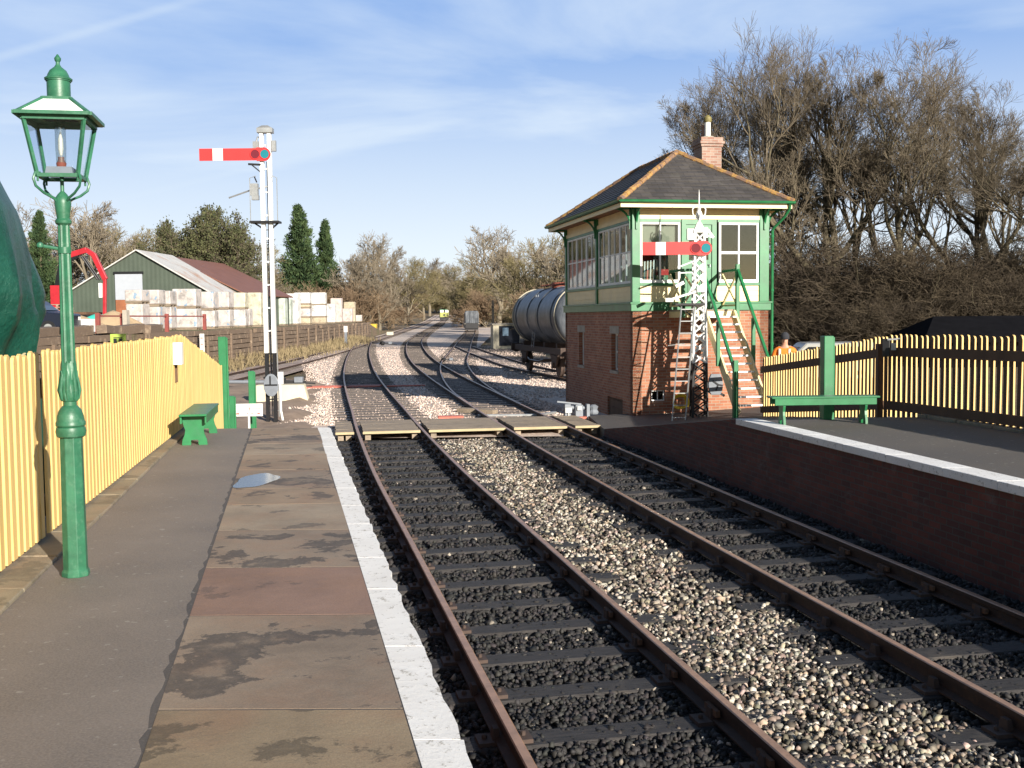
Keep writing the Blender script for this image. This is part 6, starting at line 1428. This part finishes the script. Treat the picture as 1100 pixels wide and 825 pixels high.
def grow(seed, H, levels, trunk_r, lean=(0, 0), up=.25, spread=1., trunk_split=.45, wob=.17):
    """levels: list of (children per parent, length ratio, angle deg, pts, sides, droop)"""
    g = np.random.default_rng(seed); out = []
    k = 9; z = np.linspace(0, 1, k)
    TH = H * trunk_split * 1.7
    P = np.stack([lean[0] * z ** 1.3 * H + np.cumsum(g.normal(0, .012 * H, k)) * (z > 0), lean[1] * z * H + np.cumsum(g.normal(0, .012 * H, k)) * (z > 0), z * TH - .3], 1)[None]
    Rr = (trunk_r * (1 - .72 * z))[None]; out.append((P, Rr, 8)); L = np.array([H * .62])
    for li, (nc, lr, ang, kk, sd, droop) in enumerate(levels):
        n0 = P.shape[0]; n = n0 * nc; pi = np.repeat(np.arange(n0), nc)
        lo = trunk_split * .75 if li == 0 else .22
        t = lo + (1 - lo) * ((np.tile(np.arange(nc), n0) + g.uniform(.1, 1, n)) / nc); t = np.clip(t, 0, .999)
        f = t * (P.shape[1] - 1); i0 = f.astype(int); fr = (f - i0)[:, None]
        st = P[pi, i0] * (1 - fr) + P[pi, i0 + 1] * fr; r0 = Rr[pi, i0] * (1 - fr[:, 0]) + Rr[pi, i0 + 1] * fr[:, 0]
        pd = P[pi, i0 + 1] - P[pi, i0]; pd /= np.linalg.norm(pd, axis=1, keepdims=True)
        az = np.tile(np.arange(nc) * 2.4, n0) + g.uniform(0, 6.28, n0)[pi] + g.normal(0, .4, n)
        ref = np.where(np.abs(pd[:, 2:3]) < .9, np.array([[0, 0, 1.]]), np.array([[1., 0, 0]])); a = np.cross(pd, ref); a /= np.linalg.norm(a, axis=1, keepdims=True); b = np.cross(a, pd)
        th = np.radians(ang + g.normal(0, ang * .25, n))
        d = pd * np.cos(th)[:, None] + (a * np.cos(az)[:, None] + b * np.sin(az)[:, None]) * np.sin(th)[:, None]
        Ln = L[pi] * lr * g.uniform(.65, 1.2, n) * (1.15 - .45 * t)
        s_ = np.linspace(0, 1, kk); pts = np.zeros((n, kk, 3)); pts[:, 0] = st; dd = d.copy()
        for q in range(1, kk):
            dd = dd + g.normal(0, wob, (n, 3)) + np.array([0, 0, up - droop * s_[q]]) * .45; dd /= np.linalg.norm(dd, axis=1, keepdims=True)
            pts[:, q] = pts[:, q - 1] + dd * (Ln / (kk - 1))[:, None] * np.array([spread, spread, 1])
        rr0 = np.minimum(r0 * .78, Ln * (.034 if li == 0 else .027) + .004) if li < 3 else np.minimum(r0 * .8, Ln * .02 + .004)
        Rn = rr0[:, None] * (1 - .68 * s_)[None]; P, Rr, L = pts, Rn, Ln; out.append((P, Rr, sd))
    return out
def make_tree(name, seed, H, levels, tr, tmat, cmat, n_trunk=2, minr=.0085, leaf=None, **kw):
    out = grow(seed, H, levels, tr, **kw)
    zmax = max(o[0][..., 2].max() for o in out); sc = H / zmax
    def cat(parts):
        Vs, Qs, o = [], [], 0
        for P, Rr, s in parts:
            v, q = tubes_np(P * sc, np.maximum(Rr * sc, minr), s); Vs.append(v); Qs.append(q + o); o += len(v)
        return np.concatenate(Vs), np.concatenate(Qs)
    root = bpy.data.objects.new(name, None); COL.objects.link(root); root.empty_display_size = .5
    v, q = cat(out[:n_trunk]); np_mesh('trunk', v, q, tmat, root, smooth=True)
    v, q = cat(out[n_trunk:]); cr_ = np_mesh('crown', v, q, cmat, root)
    if leaf:
        mat_, nl, size, zlo = leaf; g = np.random.default_rng(seed + 99); tips = np.concatenate([o[0].reshape(-1, 3) for o in out[2:]]) * sc; tips = tips[tips[:, 2] > H * zlo]
        c = tips[g.integers(0, len(tips), nl)] + g.normal(0, .18, (nl, 3)); a = g.normal(size=(nl, 3)); a /= np.linalg.norm(a, axis=1, keepdims=True); b = np.cross(a, g.normal(size=(nl, 3))); b /= np.linalg.norm(b, axis=1, keepdims=True); s = g.uniform(.5, 1.3, (nl, 1)) * size
        V_ = np.stack([c - a * s, c + b * s * .6, c + a * s, c - b * s * .6], 1).reshape(-1, 3); np_mesh('foliage', V_, np.arange(4 * nl).reshape(-1, 4), mat_, root)
    return root
BIG = [(8, .85, 38, 9, 7, .0), (6, .62, 38, 8, 5, .0), (6, .6, 38, 6, 4, .0), (7, .6, 36, 5, 3, .05), (8, .62, 34, 3, 3, .05)]
MED = [(8, .6, 44, 6, 5, 0), (6, .6, 42, 5, 4, .05), (6, .6, 42, 4, 3, .1), (6, .6, 40, 4, 3, .1)]
FAR = [(8, .6, 40, 5, 4, 0), (7, .6, 42, 4, 3, .05), (7, .6, 40, 4, 3, .05), (6, .62, 38, 3, 3, .1)]
BUSH = [(14, .95, 40, 5, 4, 0), (8, .6, 42, 4, 3, .05), (8, .6, 42, 4, 3, .1), (5, .6, 40, 3, 3, .1)]
MED2 = MED + [(4, .6, 40, 3, 3, .1)]
protos = {}
protos['big1'] = make_tree('bare_tree', 11, 16, BIG, .34, 'bark', 'twig', n_trunk=3, up=.22, wob=.12, minr=.0065)
protos['big2'] = make_tree('bare_tree', 23, 16, BIG, .38, 'bark', 'twig', n_trunk=3, up=.26, trunk_split=.3, wob=.12, minr=.0065)
protos['big3'] = make_tree('bare_tree', 37, 16, BIG, .3, 'bark', 'twig', n_trunk=3, up=.16, trunk_split=.4, wob=.13, minr=.0065)
protos['med1'] = make_tree('bare_tree', 41, 10, MED2, .2, 'bark', 'twig', up=.3, minr=.01, trunk_split=.3)
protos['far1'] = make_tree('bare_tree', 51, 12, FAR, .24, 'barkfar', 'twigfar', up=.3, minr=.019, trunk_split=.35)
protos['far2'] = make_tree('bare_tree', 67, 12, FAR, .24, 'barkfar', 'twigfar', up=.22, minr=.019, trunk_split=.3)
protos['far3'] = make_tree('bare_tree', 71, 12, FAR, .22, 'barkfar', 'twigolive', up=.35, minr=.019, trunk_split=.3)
protos['bush1'] = make_tree('scrub_bush', 81, 5, BUSH, .1, 'barkfar', 'twigred', up=.35, minr=.013, trunk_split=.12, spread=1.05)
protos['bush2'] = make_tree('scrub_bush', 83, 5, BUSH, .1, 'barkfar', 'twigolive', up=.32, minr=.013, trunk_split=.12, spread=1.1)
protos['bushd'] = make_tree('scrub_bush', 87, 5, BUSH, .1, 'bark', 'scrubdark', up=.25, minr=.008, trunk_split=.12, spread=1.3)
protos['ivy'] = make_tree('ivy_clad_tree', 91, 11, FAR, .25, 'bark', 'twig', up=.25, minr=.014, trunk_split=.3, leaf=('ivy', 12000, .12, .1))
def make_conifer(seed, H, rb):
    g = np.random.default_rng(seed); n = 34000
    root = bpy.data.objects.new('conifer_tree', None); COL.objects.link(root)
    mb = MB(); mb.tube([(0, 0, -.3), (0, 0, H * .5), (0, 0, H * .97)], [.22, .12, .02], 8); mb.build('trunk', 'bark', root, smooth=True)
    # branch sprays
    nb = 620; zb_ = H * g.random(nb) ** 1.15 * .97; az = g.uniform(0, 6.28, nb); rad = rb * (1 - zb_ / H) ** .95 * (1 + .22 * np.sin(az * 3 + zb_ * 1.1) + g.normal(0, .13, nb)) + .12
    bi = g.integers(0, nb, n); t = g.random(n) ** .55
    c = np.stack([np.cos(az[bi]) * rad[bi] * t, np.sin(az[bi]) * rad[bi] * t, zb_[bi] + t * rad[bi] * .45 - .1 * t], 1) + g.normal(0, .1, (n, 3)) * (1 + rad[bi][:, None] * .3)
    a = np.stack([np.cos(az[bi]), np.sin(az[bi]), .9 + 0 * t], 1) + g.normal(0, .45, (n, 3)); a /= np.linalg.norm(a, axis=1, keepdims=True); b = np.cross(a, g.normal(size=(n, 3))); b /= np.linalg.norm(b, axis=1, keepdims=True); s = g.uniform(.06, .2, (n, 1))
    V_ = np.stack([c - a * s, c + b * s * .35, c + a * s, c - b * s * .35], 1).reshape(-1, 3); np_mesh('crown', V_, np.arange(4 * n).reshape(-1, 4), 'conifer', root)
    return root
protos['con'] = make_conifer(5, 12, 2.6)
baseH = {'big1': 16, 'big2': 16, 'big3': 16, 'med1': 10, 'far1': 12, 'far2': 12, 'far3': 12, 'bush1': 5, 'bush2': 5, 'bushd': 5, 'ivy': 11, 'con': 12}
used = set()
def gz(x, y): return terr(x, y)
def put(kind, px, top, Y, label, cat='tree', group=None, wx=1., rot=None):
    x = (px - 550) / 1150 * Y; z = gz(x, Y); H = 2.6 + (341.2 - .0098 * (px - 550) - top) / 1150 * Y - z
    o = protos[kind] if kind not in used else copy_tree(protos[kind]); used.add(kind)
    s = H / baseH[kind]; o.location = (x, Y, z - .05); o.scale = (s * wx, s * wx, s); o.rotation_euler = (0, 0, rng.uniform(0, 6.28) if rot is None else rot)
    tag(o, label, cat, group); return o
G1 = 'bare trees behind the signal box and right platform'
put('big1', 768, 66, 76, 'bare twisted tree leaning left behind the signal box roof', group=G1, wx=1.05)
put('big3', 822, 44, 72, 'slender bare tree just right of the chimney', group=G1, wx=.8)
put('big2', 888, 6, 63, 'tallest bare tree with a mossy trunk right of the signal box', group=G1, wx=.95)
put('big1', 968, 26, 61, 'broad bare tree in the middle of the right hand group', group=G1, wx=1.05, rot=2.1)
put('big2', 1050, 48, 64, 'rounded bare tree near the right edge of the picture', group=G1, wx=1.0, rot=4)
put('big3', 1125, 115, 58, 'bare tree with long low boughs at the right edge', group=G1, wx=1.4, rot=1)
put('med1', 850, 150, 66, 'smaller bare tree close behind the signal box downpipe', group=G1); put('med1', 1090, 235, 58, 'smaller bare tree at the right end of the black shed roof', group=G1, wx=1.3); put('big3', 1210, 100, 70, 'bare tree beyond the right edge', group=G1)
GS = 'dark scrub behind the right fence'; sd = random.Random(6)
for i in range(40):
    px = 836 + i * 8.2 + sd.uniform(-6, 6); Y = sd.uniform(55, 68); put('bushd', px, sd.choice([245, 262, 275, 285, 295, 305, 318]) + sd.uniform(-6, 6), Y, 'dark bare scrub bush in the thicket behind the right fence', 'bush', GS, wx=sd.uniform(.8, 1.2))
for i in range(7):
    put('bushd', 640 + i * 30, 300, 62 + sd.uniform(-3, 3), 'dark bare scrub bush behind the signal box', 'bush', 'dark scrub behind the signal box')
GL = 'bare trees of the distant wood'
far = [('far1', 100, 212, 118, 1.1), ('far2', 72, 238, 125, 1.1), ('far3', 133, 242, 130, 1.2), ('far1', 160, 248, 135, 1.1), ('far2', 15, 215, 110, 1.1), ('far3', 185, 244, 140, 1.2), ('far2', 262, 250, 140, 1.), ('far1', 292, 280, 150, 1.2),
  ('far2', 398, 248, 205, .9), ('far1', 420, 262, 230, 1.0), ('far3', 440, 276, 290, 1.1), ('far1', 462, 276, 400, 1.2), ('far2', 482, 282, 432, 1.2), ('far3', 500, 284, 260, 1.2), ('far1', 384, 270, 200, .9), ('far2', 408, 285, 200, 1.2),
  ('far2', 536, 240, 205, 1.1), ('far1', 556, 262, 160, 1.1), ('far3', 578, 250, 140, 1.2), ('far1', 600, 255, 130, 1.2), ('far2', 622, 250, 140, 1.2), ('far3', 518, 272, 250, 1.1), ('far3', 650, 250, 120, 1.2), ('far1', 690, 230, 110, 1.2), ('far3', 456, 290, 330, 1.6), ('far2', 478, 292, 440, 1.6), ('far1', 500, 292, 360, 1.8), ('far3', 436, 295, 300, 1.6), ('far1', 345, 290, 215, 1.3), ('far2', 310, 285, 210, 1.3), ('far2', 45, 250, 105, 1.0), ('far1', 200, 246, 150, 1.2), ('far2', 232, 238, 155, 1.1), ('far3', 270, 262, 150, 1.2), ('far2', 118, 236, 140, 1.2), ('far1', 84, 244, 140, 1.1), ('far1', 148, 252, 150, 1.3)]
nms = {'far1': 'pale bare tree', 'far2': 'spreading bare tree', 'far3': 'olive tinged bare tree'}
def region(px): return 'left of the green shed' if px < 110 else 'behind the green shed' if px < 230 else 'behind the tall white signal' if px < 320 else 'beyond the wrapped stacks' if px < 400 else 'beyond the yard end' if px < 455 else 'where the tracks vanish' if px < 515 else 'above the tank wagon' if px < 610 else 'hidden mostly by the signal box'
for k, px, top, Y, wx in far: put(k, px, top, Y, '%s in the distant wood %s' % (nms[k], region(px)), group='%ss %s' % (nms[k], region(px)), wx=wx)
put('ivy', 218, 226, 112, 'ivy covered tree left of the tall white signal', group='ivy covered trees', wx=1.0); put('ivy', 240, 220, 118, 'taller ivy covered tree with bare top beside the tall white signal', group='ivy covered trees', wx=1.0); put('ivy', 186, 238, 120, 'dark green tree behind the shed roof ridge', group='ivy covered trees', wx=.8)
put('con', 324, 220, 205, 'tall dark green conifer right of the tall white signal', group='conifers in the yard', wx=1.05); put('con', 352, 236, 208, 'slimmer dark green conifer to the right of the tall one', group='conifers in the yard', wx=.85); put('con', 48, 226, 92, 'dark conifer between the tarpaulin and the lamp post', group='conifers in the yard', wx=.9)
for i in range(64):
    px = -10 + i * 10.6 + sd.uniform(-5, 5); Y = sd.uniform(140, 215) if 230 < px < 545 else sd.uniform(98, 135)
    if px > 570: Y = sd.uniform(115, 130)
    if 505 <= px <= 570: Y = sd.uniform(235, 270)
    if px < 235: Y = sd.uniform(112, 140)
    if 235 <= px <= 400: Y = sd.uniform(195, 225)
    if 395 < px <= 438: Y = sd.uniform(250, 330)
    if 438 < px < 505: Y = sd.uniform(432, 450)
    if abs(px - 550) / 1150 * Y < -xat(LS, Y) + 4 and px < 455 and Y < 340 and Y > 100: continue
    k = sd.choice(['bush1', 'bush2']); put(k, px, sd.uniform(296, 322) if px < 520 else sd.uniform(288, 318), Y, ('reddish' if k == 'bush1' else 'olive') + ' brown scrub bush at the wood edge ' + region(px), 'bush', ('reddish' if k == 'bush1' else 'olive') + ' scrub ' + region(px), wx=1.3)
for k, o in list(protos.items()):
    if k not in used:
        for c in [x for x in COL.objects if x.parent == o]: bpy.data.objects.remove(c)
        bpy.data.objects.remove(o)

# ---------------------------------------------------------------- light, sky, camera
EL, AZ = R(17.5), R(32)      # shadows fall 32 degrees left of straight ahead
sun_dir = Vector((math.sin(AZ) * math.cos(EL), -math.cos(AZ) * math.cos(EL), math.sin(EL)))
sl = bpy.data.lights.new('sun', 'SUN'); sl.energy = 5.0; sl.angle = R(.5); sl.color = (1, .93, .82); so = bpy.data.objects.new('sun', sl); COL.objects.link(so); so.rotation_euler = sun_dir.to_track_quat('Z', 'Y').to_euler()
w = bpy.data.worlds.new('World'); scene.world = w; w.use_nodes = True; nt = w.node_tree; bg = nt.nodes['Background']
sk = N(nt, 'ShaderNodeTexSky', sky_type='NISHITA'); sk.sun_disc = False; sk.sun_elevation = EL; sk.sun_rotation = math.pi - AZ; sk.air_density = 1.0; sk.dust_density = .4; sk.ozone_density = 2.2
tc = N(nt, 'ShaderNodeTexCoord'); gen = tc.outputs['Generated']
def mapn(rot, scale, loc=(0, 0, 0)):
    m_ = N(nt, 'ShaderNodeMapping'); m_.inputs['Rotation'].default_value = rot; m_.inputs['Scale'].default_value = scale; m_.inputs['Location'].default_value = loc; nt.links.new(gen, m_.inputs['Vector']); return m_.outputs[0]
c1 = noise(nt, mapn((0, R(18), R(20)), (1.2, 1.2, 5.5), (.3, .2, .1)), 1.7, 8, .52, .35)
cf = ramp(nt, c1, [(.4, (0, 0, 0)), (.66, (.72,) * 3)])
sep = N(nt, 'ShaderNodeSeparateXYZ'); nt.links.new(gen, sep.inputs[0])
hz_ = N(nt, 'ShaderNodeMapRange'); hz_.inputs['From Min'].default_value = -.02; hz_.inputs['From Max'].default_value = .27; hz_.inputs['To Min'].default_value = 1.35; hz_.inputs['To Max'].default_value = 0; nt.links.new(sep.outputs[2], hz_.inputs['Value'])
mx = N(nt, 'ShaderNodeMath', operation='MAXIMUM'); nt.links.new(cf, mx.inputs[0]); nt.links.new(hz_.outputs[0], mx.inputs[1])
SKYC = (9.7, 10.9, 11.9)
fw_ = N(nt, 'ShaderNodeMapRange', interpolation_type='SMOOTHSTEP'); fw_.inputs['From Min'].default_value = .5; fw_.inputs['From Max'].default_value = .8; nt.links.new(sep.outputs[1], fw_.inputs['Value'])  # added bright veil kept to the view direction; dimmer sky elsewhere deepens shadows
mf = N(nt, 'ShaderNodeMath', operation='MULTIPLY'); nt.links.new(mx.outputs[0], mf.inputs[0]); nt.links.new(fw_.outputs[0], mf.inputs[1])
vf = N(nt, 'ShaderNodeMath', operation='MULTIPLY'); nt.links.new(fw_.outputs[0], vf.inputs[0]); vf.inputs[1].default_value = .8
view_veil = mixc(nt, vf.outputs[0], sk.outputs[0], (2.5, 5.0, 10.6))
sky1 = mixc(nt, mf.outputs[0], view_veil, SKYC)
# thin contrails as narrow bands on great circles
def trail(nrm, off, wdt, amt, a0, a1):
    nv = Vector(nrm).normalized(); dt = N(nt, 'ShaderNodeVectorMath', operation='DOT_PRODUCT'); nt.links.new(gen, dt.inputs[0]); dt.inputs[1].default_value = nv
    s_ = N(nt, 'ShaderNodeMath', operation='SUBTRACT'); nt.links.new(dt.outputs['Value'], s_.inputs[0]); s_.inputs[1].default_value = off
    ab = N(nt, 'ShaderNodeMath', operation='ABSOLUTE'); nt.links.new(s_.outputs[0], ab.inputs[0])
    mr = N(nt, 'ShaderNodeMapRange', interpolation_type='SMOOTHSTEP'); mr.inputs['From Min'].default_value = 0; mr.inputs['From Max'].default_value = wdt; mr.inputs['To Min'].default_value = amt; mr.inputs['To Max'].default_value = 0; nt.links.new(ab.outputs[0], mr.inputs['Value'])
    m2 = N(nt, 'ShaderNodeMapRange'); m2.inputs['From Min'].default_value = a0; m2.inputs['From Max'].default_value = a1; nt.links.new(sep.outputs[0], m2.inputs['Value'])
    mm = N(nt, 'ShaderNodeMath', operation='MULTIPLY'); nt.links.new(mr.outputs[0], mm.inputs[0]); nt.links.new(m2.outputs[0], mm.inputs[1]); return mm.outputs[0]
def dirpx(px, py):
    x = (px - 550) / 1150; y = -(py - 412.5) / 1150; p = math.atan(72 / 1150); return Vector((x, math.cos(p) + y * math.sin(p), -math.sin(p) + y * math.cos(p))).normalized()
a, b = dirpx(-40, 68), dirpx(215, -4); tr1 = trail(a.cross(b), 0, .006, .3, -.22, -.3)
a, b = dirpx(300, 172), dirpx(540, 118); tr2 = trail(a.cross(b), 0, .004, .14, -.02, -.08)
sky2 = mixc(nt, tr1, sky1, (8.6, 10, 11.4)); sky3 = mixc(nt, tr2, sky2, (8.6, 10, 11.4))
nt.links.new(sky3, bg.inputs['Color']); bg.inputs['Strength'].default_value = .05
cam = bpy.data.cameras.new('camera'); co = bpy.data.objects.new('camera', cam); COL.objects.link(co); scene.camera = co
cam.sensor_width = 36; cam.lens = 36 * 1150 / 1100; cam.clip_start = .05; cam.clip_end = 4000
co.matrix_world = Matrix.Translation((0, 0, 2.6)) @ Matrix.Rotation(math.pi / 2 - math.atan(72 / 1150), 4, 'X') @ Matrix.Rotation(-.0098, 4, 'Z')
vs = scene.view_settings; vs.view_transform = 'Standard'; vs.look = 'None'; vs.gamma = 1; vs.exposure = .8; vs.use_curve_mapping = False
scene.cycles.max_bounces = 8; scene.cycles.transparent_max_bounces = 24
